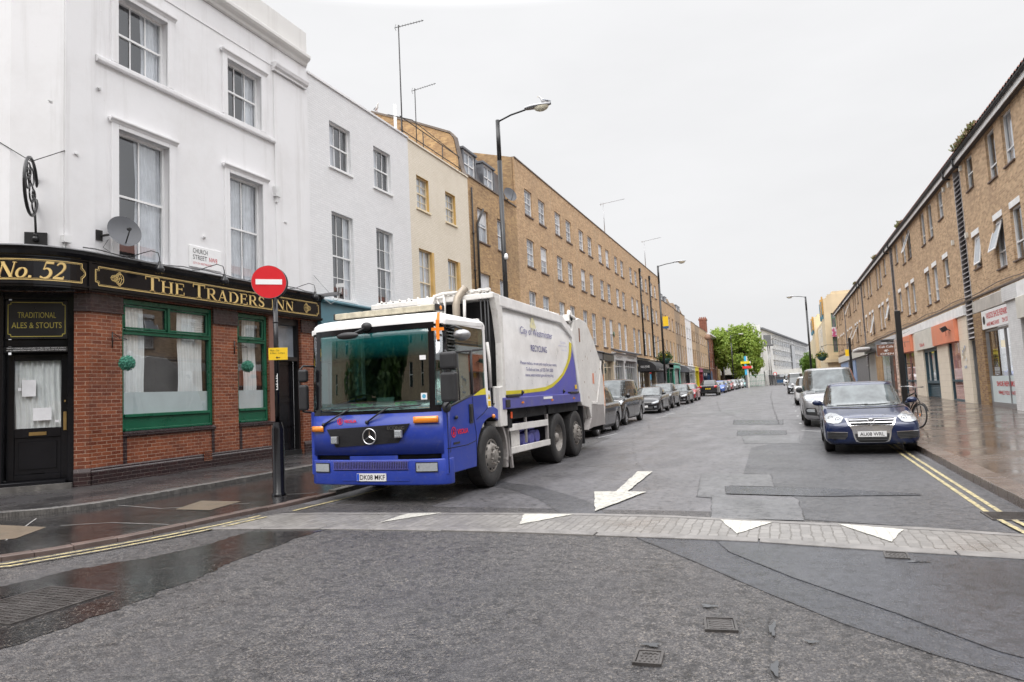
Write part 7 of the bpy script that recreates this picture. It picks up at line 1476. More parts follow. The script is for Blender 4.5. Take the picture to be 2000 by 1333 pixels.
# cab interior
g = MB(); g.grid(lambda x, v: (x, .30+.5*v+.25*(x/1.24)**2*.6, 1.36+.10*math.sin(v*2.2)), [-1.12+2.24*i/16 for i in range(17)], [j/5 for j in range(6)]); g.box(-1.1, 1.1, .8, .84, 1.0, 1.44); g.build('dashboard', MT['dash'], TR)
g = MB(); c = Vector((-.52, .70, 1.56)); n_ = Vector((0, .5, .86)); a1 = Vector((1, 0, 0)); a2 = n_.cross(a1); g.tube([c+a1*.22*math.cos(a)+a2*.22*math.sin(a) for a in [2*math.pi*i/28 for i in range(29)]], .016, 6, caps=False); g.tube([c-a1*.2, c+a1*.2], .014, 5); g.tube([c, c-n_*.3], .03, 6); g.build('steering_wheel', MT['black_plastic'], TR)
g = MB()
for x in (-.62, .1, .72): g.box(x-.24, x+.24, 1.12, 1.30, 1.2, 2.05); g.box(x-.14, x+.14, 1.14, 1.26, 2.08, 2.3); g.box(x-.25, x+.25, .75+.1, 1.3, 1.12, 1.26)
g.build('seat', mat('seat_grey', (.045, .05, .055), .8), TR, bevel=.04)
g = MB(); g.box(-1.14, 1.14, 1.55, 1.59, .9, 2.88); g.box(-1.12, 1.12, .45, 1.55, .95, 1.0); g.box(-1.1, 1.1, .4, 1.6, 2.82, 2.86); g.build('cab_lining', MT['interior'], TR)
def glove(x, y, z, rot, parent):
    g = MB(); g.ball((0, 0, .02), .055, .045, .022, 0, 10, 6)
    for i, a in enumerate((-.5, -.2, .1, .4)): g.tube([(.03*math.sin(a)*1.4, .03, .02), (.055*math.sin(a)*1.5, .08, .035), (.07*math.sin(a)*1.6, .12-.012*abs(i-1.5), .03)], .012, 6, r2=.009)
    g.tube([(.04, -.01, .02), (.08, .02, .035), (.095, .045, .04)], .012, 6, r2=.009); g.tube([(0, -.03, .02), (0, -.10, .025)], .035, 8)
    g.xf(Matrix.Translation((x, y, z)) @ Matrix.Rotation(rot, 4, 'Z') @ Matrix.Rotation(.12, 4, 'X') @ Matrix.Scale(1.2, 4)); return g
for i, (x, y, z, rt) in enumerate(((-.42, .34, 1.47, 2.2), (-.30, .36, 1.46, .8), (.38, .36, 1.47, -1.2), (.50, .35, 1.47, 1.6))):
    tt = thing('work_glove', {0: 'bright green work glove on the truck dashboard, far left', 1: 'bright green work glove on the dashboard, second from the left', 2: 'bright green work glove in the middle of the truck dashboard', 3: 'bright green work glove, rightmost on the truck dashboard'}[i], 'glove', (-5.96, 9.0, .01), group='green gloves on the truck dashboard', local=True); glove(x, y, z, rt, None).build('fabric', MT['glove_green'], tt)
tt = thing('clipboard', 'grey tablet and papers on the truck dashboard', 'clipboard', (-5.96, 9.0, .01), local=True); g = MB(); g.obox((.02, .42, 1.54), (.16, 0, 0), (0, .02, .07), (0, .01, -.003)); g.obox((.2, .36, 1.50), (.12, .03, .02), (0, .06, .01), (0, 0, .004)); g.build('board', MT['metal_grey'], tt)
tt = thing('hi_vis_jacket', 'lime hi-vis jacket hanging inside the truck door window', 'jacket', (-5.96, 9.0, .01), local=True); g = MB()
g.grid(lambda u, v: (1.0-.1*math.sin(u*9)*.3, .62+u*.42, 1.45+v*(.52-.25*u)+.02*math.sin(u*13)), [i/10 for i in range(11)], [j/6 for j in range(7)]); g.build('cloth', MT['hivis'], tt, fix=False); g = MB(); g.grid(lambda u, v: (1.02+.02*math.sin(u*11), .42+u*.22, 1.6+v*.4*(1-.5*u)), [i/6 for i in range(7)], [j/5 for j in range(6)]); g.build('orange_trim', MT['hivis_orange'], tt, fix=False)
# chassis
g = MB(); g.box(-.45, -.35, .3, 9.2, .75, 1.0); g.box(.35, .45, .3, 9.2, .75, 1.0)
for y in (2.6, 3.6, 4.6, 6.2, 7.7, 8.8): g.box(-.35, .35, y, y+.1, .78, .95)
g.box(-.6, .6, .5, 2.7, .42, .9); g.tube([(0, 5.5, .55), (0, 5.56, .55)], .25, 12); g.tube([(-1, 1.8, .53), (1, 1.8, .53)], .06, 8); g.tube([(-1, 5.55, .53), (1, 5.55, .53)], .09, 8); g.tube([(-1, 7.0, .53), (1, 7.0, .53)], .09, 8); g.ball((0, 5.55, .53), .25, .25, .25)
g.build('chassis', MT['dark_iron'], TR)
for sg in (1, -1):
    sd_ = 'right' if sg > 0 else 'left'
    bolt_wheel(TR, sg*1.225, 1.80, .53, .30, sg, .285, False); bolt_wheel(TR, sg*1.24, 5.55, .55, .54, sg, .30, True); bolt_wheel(TR, sg*1.225, 7.0, .55, .30, sg, .285, False)
    g = MB()      # front mudguard
    o_ = arc(1.80, .53, .72, -10, 170, 22); i_ = arc(1.80, .53, .655, -10, 170, 22)[::-1]; g.prism(arc(1.80, .53, .72, -14, 60, 12)+arc(1.80, .53, .655, 60, -14, 12), 0, sg*.85, sg*1.235); g.prism([(2.44, .25), (2.54, .25), (2.52, .42), (2.43, .42)], 0, sg*.9, sg*1.22); g.build('mudguard', MT['mudguard'], TR, bevel=.008)
    g = MB(); g.prism(arc(1.8, .53, .655, 60, 190, 12)+arc(1.8, .53, .64, 190, 60, 12), 0, sg*.7, sg*1.2); g.build('wheel_arch', MT['black_matt'], TR)
    g = MB()
    for z0, z1, ya, yb in ((.88, 1.01, 2.68, 4.92), (.46, .58, 2.74, 5.02)): g.prism([(ya, z0), (yb, z0-.02), (yb, z1-.02), (ya, z1)], 0, sg*1.17, sg*1.21)
    g.build('side_guard', MT['truck_dirty_white'], TR, bevel=.008); g = MB()
    for y in (2.66, 4.88): g.box(sg*1.14, sg*1.2, y, y+.09, .42, 1.3)
    g.box(sg*1.15, sg*1.2, 3.6, 3.64, .6, 1.3); g.prism([(2.60, 1.12), (2.78, .2), (2.84, .2), (2.72, 1.12)], 0, sg*1.14, sg*1.2); g.build('guard_post', MT['mudguard'], TR, bevel=.008)
    g = MB(); g.box(sg*.85, sg*1.12, 2.85, 3.45, .42, .98); g.build('fuel_tank', MT['truck_dirty_white'], TR, bevel=.05, seg=3)
    g = MB()
    for y, z in ((3.75, .62), (4.15, .62), (4.5, .66)): g.tube([(sg*.5, y, z), (sg*1.1, y, z)], .14, 14)
    g.box(sg*.6, sg*1.0, 3.6, 4.6, .82, .98); g.tube([(sg*1.0, 3.6, .8), (sg*1.05, 4.0, .9), (sg*.9, 4.6, .75)], .025, 6); g.build('air_tank', MT['truck_navy'], TR)
    g = MB(); g.box(sg*.5, sg*1.24, 7.60, 7.64, .24, 1.2); g.box(sg*.6, sg*1.13, 4.97, 5.0, .5, 1.1); g.build('mud_flap', MT['black_plastic'], TR)
# body
sd2 = HW+.0
PB = [(2.28, 1.30), (7.22, 1.30), (7.20, 1.5), (7.02, 2.3), (6.78, 2.92), (6.05, 3.22), (2.45, 3.26), (2.28, 3.20)]
g = MB()
def bodysec(y, k=1): return None
n = 10
for i in range(1):
    cx = [(1.235, 1.30), (1.262, 1.9), (1.262, 2.5), (1.24, 3.0), (1.19, 3.20), (1.05, 3.40), (.0, 3.44)]
    full = cx+[(-x, z) for x, z in cx[::-1][1:]]
    V = [(x, 2.40, z) for x, z in full]+[(x, 7.0, z) for x, z in full]; q = len(full); g.add(V, [(j, j+1, q+j+1, q+j) for j in range(q-1)], 0, True); g.quad((-1.2, 7, 1.3), (1.2, 7, 1.3), (1.1, 7, 3.4), (-1.1, 7, 3.4)); g.quad((-1.23, 2.4, 1.3), (1.23, 2.4, 1.3), (1.23, 7, 1.3), (-1.23, 7, 1.3))
g.build('body_panel', MT['truck_white'], TR, fix=False)
sidepoly([(2.10, 1.0), (2.42, 1.0), (2.42, 3.30), (2.36, 3.34), (2.06, 3.34), (2.20, 3.0), (2.30, 2.5), (2.27, 1.72), (2.10, 1.70)], 'body_front_frame', 'truck_dirty_white', 1.16, 1.285)
sidepoly([(2.30, 3.18), (6.0, 3.16), (6.80, 2.86), (7.28, 1.28), (7.42, 1.28), (7.0, 2.95), (6.10, 3.34), (2.30, 3.38)], 'body_side_frame', 'truck_white', 1.22, 1.295)
g = MB(); g.box(-1.28, 1.28, 2.02, 2.34, 3.30, 3.40); g.box(-1.2, 1.2, 2.1, 2.3, 3.40, 3.44); g.box(-.28, .12, 2.0, 2.34, 2.1, 3.30); g.prism([(1.0, 1.0), (1.20, 1.0), (1.20, 1.72), (1.0, 1.72)], 1, 2.08, 2.3)
for x in [-1.1+.2*i for i in range(12)]: g.box(x-.02, x+.02, 2.1, 2.14, 3.42, 3.47)
g.build('body_front_arch', MT['truck_dirty_white'], TR, bevel=.015)
g = MB(); g.box(-1.16, 1.16, 2.36, 2.39, 1.0, 3.3); g.build('body_front_mesh', MT['black_matt'], TR)
g = MB()
for x in (-1.05, -.95, -.8, -.65, -.5, -.4, 1.02, 1.10, 1.16): g.tube([(x, 2.05, 1.4), (x, 2.05, 3.42)], .016, 6)
for x in (1.02, 1.16): g.tube([(x, 2.0, 1.42), (x+.03, 1.96, 1.36), (x+.06, 2.0, 1.42)], .014, 5)
g.build('guard_rod', MT['black_plastic'], TR)
g = MB(); g.tube([(.60, 1.90, 1.8), (.60, 1.90, 3.22), (.61, 1.94, 3.34), (.66, 2.02, 3.46), (.72, 2.08, 3.54)], .07, 14); g.tube([(.60, 1.90, 2.6), (.60, 1.90, 2.95)], .082, 14); g.build('exhaust_pipe', MT['exhaust'], TR)
g = MB()
for pts, r_ in (([(.02, 2.0, 2.9), (.05, 1.95, 3.2), (.14, 1.95, 3.42), (.3, 2.0, 3.46), (.6, 2.05, 3.46)], .035), ([(.30, 2.0, 3.45), (.36, 1.92, 3.25), (.36, 1.9, 2.9)], .022), ([(.14, 2.0, 3.4), (.26, 1.95, 3.2), (.33, 1.92, 2.9)], .018), ([(.72, 2.0, 3.3), (.74, 1.95, 3.1), (.74, 1.92, 2.8)], .03), ([(1.14, 1.98, 2.5), (1.2, 1.9, 2.2), (1.18, 1.95, 1.7)], .03), ([(.75, 2.1, 3.47), (1.2, 2.1, 3.47)], .02)):
    g.tube(pts, r_, 8)
for x in (.3, .4, .85, 1.0, 1.15): g.box(x-.03, x+.03, 2.06, 2.16, 3.44, 3.5)
g.build('hydraulic_hose', MT['truck_dirty_white'], TR)
g = MB(); g.lathe([(.02, -.02), (.07, -.02), (.08, 0), (.07, .0), (.02, .01)], (-.08, 1.99, 3.0), 1, 16); g.build('round_fitting', MT['metal_grey'], TR)
g = MB()       # roof rail with studs along the side
for i in range(22): y = 2.5+i*.17; g.box(1.14, 1.2, y, y+.06, 3.36, 3.40)
g.box(1.1, 1.22, 2.4, 6.3, 3.345, 3.36); g.build('roof_rail', MT['truck_dirty_white'], TR)
X1_ = 1.2645
yl = [(2.43, 1.31), (2.43, 1.56), (3.41, 1.57), (4.66, 1.60), (5.70, 1.80), (6.35, 2.12), (6.71, 2.42), (6.84, 2.66), (7.2, 1.31)]
def curved_panel(lo_, hi_, m, dx, name):     # decal following the bulged side, between two edge lines
    def bx(z):
        for (xa, za), (xb, zb) in zip(cx, cx[1:]):
            if za <= z <= zb: return xa+(xb-xa)*(z-za)/(zb-za)
        return 1.235
    ys = sorted({round(y, 3) for y, z in lo_+hi_}|{2.43+.1*i for i in range(48) if 2.43+.1*i < lo_[-1][0]})
    def ev(P, y): return float(np.interp(y, [p[0] for p in P], [p[1] for p in P]))
    g = MB(); g.grid(lambda y, t: (lambda z: (bx(z)+dx, y, z))(ev(lo_, y)+(ev(hi_, y)-ev(lo_, y))*t), ys, [j/8 for j in range(9)]); return g.build(name, MT[m], TR, fix=False)
lo = [(2.43, 1.56), (3.41, 1.57), (4.66, 1.60), (5.20, 1.68), (5.70, 1.82), (6.05, 1.95), (6.35, 2.12), (6.58, 2.28), (6.72, 2.42), (6.84, 2.68)]
hi = [(2.43, 1.63), (3.77, 1.645), (4.72, 1.685), (5.15, 1.75), (5.54, 1.85), (5.95, 2.0), (6.23, 2.17), (6.46, 2.36), (6.58, 2.55), (6.66, 2.76)]
curved_panel([(2.43, 1.31), (7.2, 1.31)], lo+[(7.0, 2.2), (7.2, 1.4)], 'swoosh_blue', .004, 'blue_swoosh'); curved_panel(lo[:-1]+[(6.84, 2.70)], hi[:-1]+[(6.66, 2.76), (6.84, 2.72)], 'swoosh_yellow', .008, 'yellow_swoosh')

g = MB(); Y_, Z_, N1 = Vector((0, 1, 0)), Vector((0, 0, 1)), Vector((1, 0, 0))
def serif_text(mb, s, x, y, z, w, h_): put_text(mb, s, (x, y, z), Y_, Z_, N1, w, h_, .004)
serif_text(g, 'City of Westminster', 1.265, 3.33, 2.70, 2.0, .19); serif_text(g, 'RECYCLING', 1.266, 3.90, 2.42, 1.0, .13); serif_text(g, 'Please reduce, re-use and recycle your waste.', 1.266, 3.26, 2.12, 2.28, .085); serif_text(g, 'To find out how, call 020 7641 2000', 1.266, 3.56, 2.00, 1.7, .085); serif_text(g, 'www.westminster.gov.uk/recycling', 1.266, 3.50, 1.885, 1.76, .085)
g.build('side_lettering', MT['text_navy'], TR, fix=False)
g = MB(); serif_text(g, 'CLEANER', 1.266, 5.9, 2.68, .4, .05); serif_text(g, 'neighbourhoods', 1.266, 5.75, 2.60, .65, .05); serif_text(g, 'in the City', 1.266, 5.95, 2.50, .4, .05); g.build('faded_lettering', mat('text_faded', (.45, .45, .62), .5), TR, fix=False)
g = MB()
for pts in ([(3.95, 2.93), (4.05, 3.06), (4.14, 2.96), (4.22, 3.06), (4.33, 2.93), (4.27, 2.90), (4.0, 2.90)], [(4.02, 3.06), (4.14, 3.14), (4.26, 3.06), (4.14, 3.0)], [(4.0, 2.88), (4.3, 2.88), (4.26, 2.86), (4.04, 2.86)]): g.add([(1.246+.004*0+.02*(3.0-z+.1), y, z) for y, z in pts], [tuple(range(len(pts)))])
g.build('crest', MT['crest_gold'], TR, fix=False)
# blue side rail with boxes
g = MB()
for sg in (1, -1): g.box(sg*1.05, sg*1.31, 2.22, 7.2, 1.30, 1.51)
g.build('side_rail', MT['truck_navy'], TR, bevel=.015); g = MB()
g.box(1.31, 1.318, 4.4, 4.98, 1.43, 1.48); g.build('rail_label', MT['sign_white'], TR)
g = MB(); g.box(1.12, 1.33, 2.38, 3.05, 1.512, 1.56); g.box(1.12, 1.33, 6.35, 7.05, 1.512, 1.56); g.tube([(1.2, 3.3, 1.52), (1.28, 3.3, 1.62)], .04, 8); g.tube([(1.2, 6.0, 1.52), (1.28, 6.0, 1.60)], .04, 8); g.box(1.311, 1.33, 2.3, 2.5, 1.33, 1.47); g.build('rail_lamp_box', MT['dark_iron'], TR, bevel=.01)
for y in (3.16, 4.96, 6.61): g = MB(); g.box(1.311, 1.325, y-.05, y+.05, 1.38, 1.42); g.build('side_marker', MT['amber'], TR)
g = MB(); g.box(1.0, 1.2, 2.5, 7.3, 1.1, 1.3); g.box(1.12, 1.22, 2.6, 2.8, .95, 1.2); g.build('sub_frame', MT['black_matt'], TR); g = MB(); g.box(1.221, 1.235, 2.72, 2.80, 1.12, 1.24); g.build('reflector', MT['hivis_orange'], TR)
# tailgate
TG = [(7.5, 1.2), (8.15, 1.12), (8.4, .66), (9.72, .66), (9.92, 1.25), (9.84, 1.75), (9.58, 2.38), (8.95, 2.92), (8.32, 3.36), (7.6, 3.42), (7.12, 3.32), (6.98, 3.05), (7.46, 1.28)]
g = MB(); g.prism(TG, 0, -1.15, 1.15); g.build('tailgate_hopper', MT['truck_dirty_white'], TR, bevel=.03)
sidepoly(TG, 'tailgate_side', 'truck_dirty_white', 1.15, 1.262, bevel=.02)
sidepoly([(7.9, .56), (8.4, .60), (9.7, .60), (9.65, 1.16), (8.4, 1.20), (8.3, .85)], 'tailgate_lower', 'mudguard', 1.1, 1.275)
sidepoly([(8.42, 1.2), (9.0, 1.17), (9.3, 1.6), (9.64, 2.34), (9.60, 2.40), (9.2, 1.66), (8.9, 1.25), (8.42, 1.26)], 'tailgate_rib', 'truck_dirty_white', 1.262, 1.285)
g = MB()
for sg in (1, -1):
    g.lathe([(0, .06), (.14, .06), (.17, .0)], (sg*1.2, 6.95, 3.40), 0, 18, 0, True, sg); g.tube([(sg*1.22, 6.9, 3.42), (sg*1.22, 7.3, 3.38)], .06, 8); g.box(sg*1.1, sg*1.26, 6.75, 7.15, 3.28, 3.44)
g.build('hinge', MT['truck_dirty_white'], TR, bevel=.01)
g = MB(); g.box(1.263, 1.27, 7.52, 7.60, 2.80, 3.15); 
for i in range(12): y, z = 7.55+RN.uniform(0, 1.9), 1.1+RN.uniform(0, 1.6); g.box(1.263, 1.2645, y, y+RN.uniform(.01, .03), z, z+RN.uniform(.01, .08))
g.build('rust_mark', mat('rust', (.22, .09, .04), .9), TR)
g = MB(); g.box(1.2635, 1.266, 8.62, 8.78, 1.74, 2.02); g.build('warning_label', MT['orange_panel'], TR); g = MB(); g.box(1.2635, 1.268, 9.78, 9.85, 1.1, 2.0); g.build('reflective_strip', MT['amber'], TR); g = MB(); g.box(1.2635, 1.2665, 6.92, 7.08, 1.62, 1.72); g.build('warning_label', MT['sign_yellow'], TR)
g = MB(); g.prism([(9.72, .62), (10.2, 1.0), (10.1, 1.3), (9.92, 1.3)], 0, -1.1, 1.1); g.box(-1.2, 1.2, 9.7, 9.9, .45, .6); g.build('loading_lip', MT['dark_iron'], TR)
# ------------------------------------------------------------------ cars (local frame: front bumper at y=0, back +y)
mat('car_glass', (.02, .024, .026), .03, spec=.8, var=.3, scale=1); mat('car_glass_clear', (.10, .115, .12), .05, spec=.7, var=.5, scale=3); mat('tail_red', (.5, .01, .01), .15, coat=1); mat('alloy', (.42, .42, .43), .3, .8); mat('plate_yellow', (.75, .55, .03), .4); mat('trim_grey', (.05, .05, .052), .55)
def crom(P, n):      # Catmull-Rom through tuples
    out = []; m = len(P)
    for i in range(m-1):
        p0, p1, p2, p3 = [np.array(P[max(0, min(m-1, j))], float) for j in (i-1, i, i+1, i+2)]
        for k in range(n): t = k/n; out.append(.5*((2*p1)+(p2-p0)*t+(2*p0-5*p1+4*p2-p3)*t*t+(3*p1-p0-3*p2+p3)*t**3))
    out.append(np.array(P[-1], float)); return out
KINDS = {
 # st: (y, halfwidth, z under, z widest, z shoulder, z centre)  gh: windscreen base y, roof front y, roof rear y, rear base y, belt z (front, rear), roof z, halfwidth belt, halfwidth roof
 'saloon': dict(L=4.5, W=.88, r=.325, wb=(.92, 3.50), st=[(.0, .68, .28, .42, .52, .60), (.06, .82, .21, .45, .63, .70), (.25, .87, .19, .50, .71, .80), (.9, .88, .19, .55, .82, .93), (1.35, .885, .19, .58, .90, 1.0), (2.4, .885, .19, .58, .95, 1.0), (3.5, .885, .19, .6, .97, 1.05), (4.2, .86, .2, .6, .95, 1.06), (4.42, .80, .24, .6, .88, 1.0), (4.5, .62, .34, .6, .75, .85)], gh=(1.22, 2.0, 3.1, 3.95, .93, .98, 1.46, .82, .67)),
 'hatch': dict(L=4.3, W=.88, r=.33, wb=(.88, 3.46), st=[(.0, .55, .26, .40, .50, .58), (.06, .76, .19, .43, .60, .68), (.3, .86, .17, .50, .72, .82), (.9, .885, .17, .56, .85, .96), (1.3, .89, .17, .58, .93, 1.03), (2.4, .89, .17, .58, .98, 1.03), (3.4, .89, .18, .6, 1.02, 1.06), (4.0, .86, .22, .62, 1.0, 1.06), (4.25, .80, .26, .62, .95, 1.02), (4.3, .66, .34, .62, .85, .95)], gh=(1.1, 1.95, 3.35, 4.12, .96, 1.02, 1.45, .82, .65)),
 'suv': dict(L=4.45, W=.92, r=.36, wb=(.92, 3.58), st=[(.0, .6, .34, .52, .68, .78), (.06, .80, .26, .55, .80, .9), (.25, .89, .23, .6, .90, 1.0), (.9, .92, .23, .66, .98, 1.08), (1.3, .925, .23, .66, 1.03, 1.1), (2.4, .925, .23, .66, 1.06, 1.1), (3.6, .925, .24, .68, 1.08, 1.12), (4.2, .90, .28, .68, 1.05, 1.1), (4.4, .85, .32, .68, 1.0, 1.06), (4.45, .70, .4, .68, .9, .98)], gh=(1.12, 1.85, 3.55, 4.32, 1.06, 1.10, 1.60, .84, .66)),
 'mpv': dict(L=4.8, W=.93, r=.34, wb=(.93, 3.85), st=[(.0, .6, .28, .45, .58, .66), (.06, .80, .21, .48, .70, .78), (.3, .90, .19, .55, .82, .92), (.9, .93, .19, .6, .94, 1.04), (1.2, .935, .19, .62, 1.0, 1.1), (2.4, .935, .19, .62, 1.04, 1.1), (4.0, .935, .2, .64, 1.06, 1.1), (4.6, .91, .26, .64, 1.05, 1.1), (4.77, .86, .3, .64, 1.0, 1.06), (4.8, .72, .4, .64, .9, 1.0)], gh=(.95, 1.9, 4.2, 4.72, 1.03, 1.08, 1.72, .85, .68)),
 'van': dict(L=5.12, W=.96, r=.345, wb=(.90, 4.10), st=[(.0, .6, .30, .5, .66, .76), (.06, .82, .23, .52, .80, .90), (.25, .93, .21, .6, .95, 1.06), (.6, .955, .21, .64, 1.04, 1.14), (1.0, .96, .21, .66, 1.10, 1.2), (2.4, .96, .21, .66, 1.14, 1.2), (4.2, .96, .22, .68, 1.16, 1.2), (4.9, .95, .28, .68, 1.16, 1.2), (5.08, .91, .3, .68, 1.14, 1.18), (5.12, .80, .4, .68, 1.0, 1.1)], gh=(.72, 1.55, 4.85, 5.08, 1.10, 1.18, 1.92, .90, .74)),
}
def project(bvh, poly, axis, sgn, off, seg=.06, th=0):
    """lay a flat outline onto the body: poly in (x,z) for axis 'y' or (y,z) for axis 'x'; sgn is the side it is seen from"""
    bm = bmesh.new(); f = bm.faces.new([bm.verts.new((a, b, 0)) for a, b in poly]); bmesh.ops.triangulate(bm, faces=[f])
    for _ in range(6):
        es = [e for e in bm.edges if e.calc_length() > seg]
        if not es: break
        bmesh.ops.subdivide_edges(bm, edges=es, cuts=1); bmesh.ops.triangulate(bm, faces=[f for f in bm.faces if len(f.verts) > 3])
    dead = []
    for v in bm.verts:
        a, b = v.co.x, v.co.y
        if axis == 'y': o, d = Vector((a, sgn*20, b)), Vector((0, -sgn, 0))
        else: o, d = Vector((sgn*20, a, b)), Vector((-sgn, 0, 0))
        h = bvh.ray_cast(o, d)
        if h[0] is None: dead.append(v); continue
        n = h[1]; n = n if n.dot(d) < 0 else -n; v.co = h[0]+n*off
    bmesh.ops.delete(bm, geom=dead, context='VERTS'); bm.verts.index_update(); r = ([tuple(v.co) for v in bm.verts], [[v.index for v in f.verts] for f in bm.faces]); bm.free(); return r
def decal(par, bvh, name, m, polys, axis, sgn, off=.005, seg=.06, mirror=False, mi=None):
    g = MB()
    for k, p in enumerate(polys):
        for s in ((1, -1) if mirror else (1,)):
            if axis == 'y': pp = [(a*s, b) for a, b in p]; sg = sgn
            else: pp = p; sg = sgn*s
            v, f = project(bvh, pp, axis, sg, off, seg); g.add(v, f, mi[k] if mi else 0, True)
    return g.build(name, [MT[x] for x in (m if isinstance(m, (list, tuple)) else [m])], par, fix=True)
_carc = {}
def car(kind, col, x, y, label, group, face=1, z=None, detail=1, plate=None, glassm='car_glass', rot=0, yellow=False, extra=None, cat='car', metal=.0, spokes=5, name='parked_car', rimm='alloy', rough=.22, dirt=.12):
    K_ = KINDS[kind]; Ln, W_, r_, (wa, wb) = K_['L'], K_['W'], K_['r'], K_['wb']
    zz = rise(y+2) if z is None else z
    T_ = thing(name, label, cat, (x, y if face == 1 else y+Ln, zz+.005), group=group, rot=rot if face == 1 else math.pi+rot, local=True)
    pm = 'paint_'+col if isinstance(col, str) else None
    S = crom(K_['st'], 5 if detail else 3); ring = []
    for s in S:
        yy, hw, zu, zm, zs, zc = s; zs = min(zs, zc-.02)
        half = [(0, zu), (hw*.55, zu), (hw*.90, zu+.02), (hw*.975, zu+.09), (hw*.995, (zu+zm)/2), (hw, zm), (hw*.992, zm+(zs-zm)*.55), (hw*.972, zs-.035), (hw*.93, zs+.005), (hw*.84, zs+(zc-zs)*.35), (hw*.6, zs+(zc-zs)*.75), (hw*.3, zc-.004), (0, zc)]
        ring.append([(px, yy, pz) for px, pz in half]+[(-px, yy, pz) for px, pz in half[-2:0:-1]])
    n = len(ring[0]); g = MB(); V = [p for q in ring for p in q]; fs = [(i*n+j, i*n+(j+1) % n, (i+1)*n+(j+1) % n, (i+1)*n+j) for i in range(len(ring)-1) for j in range(n)]+[tuple(range(n))[::-1], tuple(range((len(ring)-1)*n, len(ring)*n))]
    g.add(V, fs, 0, True); me = g.mesh('body', MT[pm]); ob = bpy.data.objects.new('tmp', me); COL.objects.link(ob)
    c = MB()
    for yw in (wa, wb):
        for sg in (1, -1): c.lathe([(0, -.26), (r_+.055, -.26), (r_+.055, .3), (0, .3)], (sg*W_, yw, r_), 0, 26, 0, False)
    cm = c.mesh('cut', MT['black_matt']); co = bpy.data.objects.new('cut', cm); COL.objects.link(co)
    bo = ob.modifiers.new('b', 'BOOLEAN'); bo.operation = 'DIFFERENCE'; bo.object = co; bo.solver = 'EXACT'
    bpy.context.view_layer.update(); dg = bpy.context.evaluated_depsgraph_get(); m2 = bpy.data.meshes.new_from_object(ob.evaluated_get(dg)); bpy.data.objects.remove(ob); bpy.data.objects.remove(co)
    bv = [tuple(v.co) for v in m2.vertices]; bf = [list(p.vertices) for p in m2.polygons]; bs = [p.use_smooth for p in m2.polygons]; bpy.data.meshes.remove(m2)
    g = MB(); g.v = bv; g.f = bf; g.sm = bs
    def inarch(f):
        return all(any(abs(math.hypot(bv[i][1]-yw, bv[i][2]-r_)) < r_+.06 for yw in (wa, wb)) and abs(bv[i][0]) < W_+.1 for i in f)
    g.m = [1 if inarch(f) else 0 for f in bf]
    # greenhouse
    a, b_, c_, d_, z0, z0r, z1, wbelt, wroof = K_['gh']; lv = [0, .12, .3, .5, .7, .86, .95, 1.0]; rg = []
    for k in lv+[1.02, 1.06, 1.15]:
        kk = min(k, 1); yf = a+(b_-a)*kk; yr = d_+(c_-d_)*(kk**1.15); hw = wbelt+(wroof-wbelt)*(kk**1.35); zt = None; ins = 0
        if k > 1: ins = {1.02: .03, 1.06: .14, 1.15: .38}[k]
        row = []; pw = 3.4
        for t in [2*math.pi*j/48 for j in range(48)]:
            cx_, cy_ = math.cos(t), math.sin(t); ux = math.copysign(abs(cx_)**(2/pw), cx_); uy = math.copysign(abs(cy_)**(2/pw), cy_)
            yc, hl = (yf+yr)/2, (yr-yf)/2; px = ux*(hw-ins*.8); bulge = -.10*(1-(ux)**2)*(1 if uy < 0 else -.5)*(1-kk*.4)*min(1, abs(uy)); py = yc+uy*(hl-ins)+bulge; f_ = (py-a)/(d_-a); zb = z0+(z0r-z0)*f_-.06
            ztop = z1-.055+.02*math.sin(math.pi*min(1, max(0, (py-b_)/(c_-b_)))); pz = zb+(ztop-zb)*kk
            if k > 1: pz = ztop+{1.02: .018, 1.06: .040, 1.15: .055}[k]
            row.append((px, py, pz))
        rg.append(row)
    nn = 48; V = [p for q in rg for p in q]; g.add(V, [(i*nn+j, i*nn+(j+1) % nn, (i+1)*nn+(j+1) % nn, (i+1)*nn+j) for i in range(len(rg)-1) for j in range(nn)]+[tuple(range((len(rg)-1)*nn, len(rg)*nn))], 0, True)
    body = g.build('body', [MT[pm], MT['black_matt']], T_, fix=False)
    bvh = BVHTree.FromPolygons([Vector(v) for v in g.v], g.f)
    # windows
    e_ = .05; ztop = z1-.10; zf, zr_ = z0+.02, z0r+.03
    wsx = wbelt*.93; wst = wroof*.93
    wsn = decal(T_, bvh, 'windscreen', glassm, [[(-wsx, zf), (-wsx*.5, zf-.01), (wsx*.5, zf-.01), (wsx, zf), (wst, ztop+.02), (wst*.5, ztop+.035), (-wst*.5, ztop+.035), (-wst, ztop+.02)]], 'y', -1, .006)
    decal(T_, bvh, 'rear_window', 'car_glass', [[(-wsx*.9, zr_+.03), (wsx*.9, zr_+.03), (wst*.9, ztop), (-wst*.9, ztop)]], 'y', 1, .006)
    ym = (wa+wb)/2+.05
    def yat(z, front):     # y along the sloping pillars
        t = (z-(z0 if front else z0r))/(z1-z0); return (a+(b_-a)*t+.16+.10*(1-t)) if front else (d_+(c_-d_)*t-.16)
    zl, zh = z0+.045, z1-.105; zl2 = z0r+.045
    front_w = [(yat(zl, 1)+.02, zl), (yat(zh, 1)+.05, zh), (ym-.04, zh), (ym-.04, (zl+zl2)/2)]
    if kind == 'van': yb_ = [ym+1.35]; 
    else: yb_ = [min(wb+.15, yat(zl2, 0)-.1)]
    rear_w = [(ym+.04, (zl+zl2)/2), (ym+.04, zh), (min(yb_[0]-.04, yat(zh, 0)), zh), (yb_[0]-.02, zl2)]
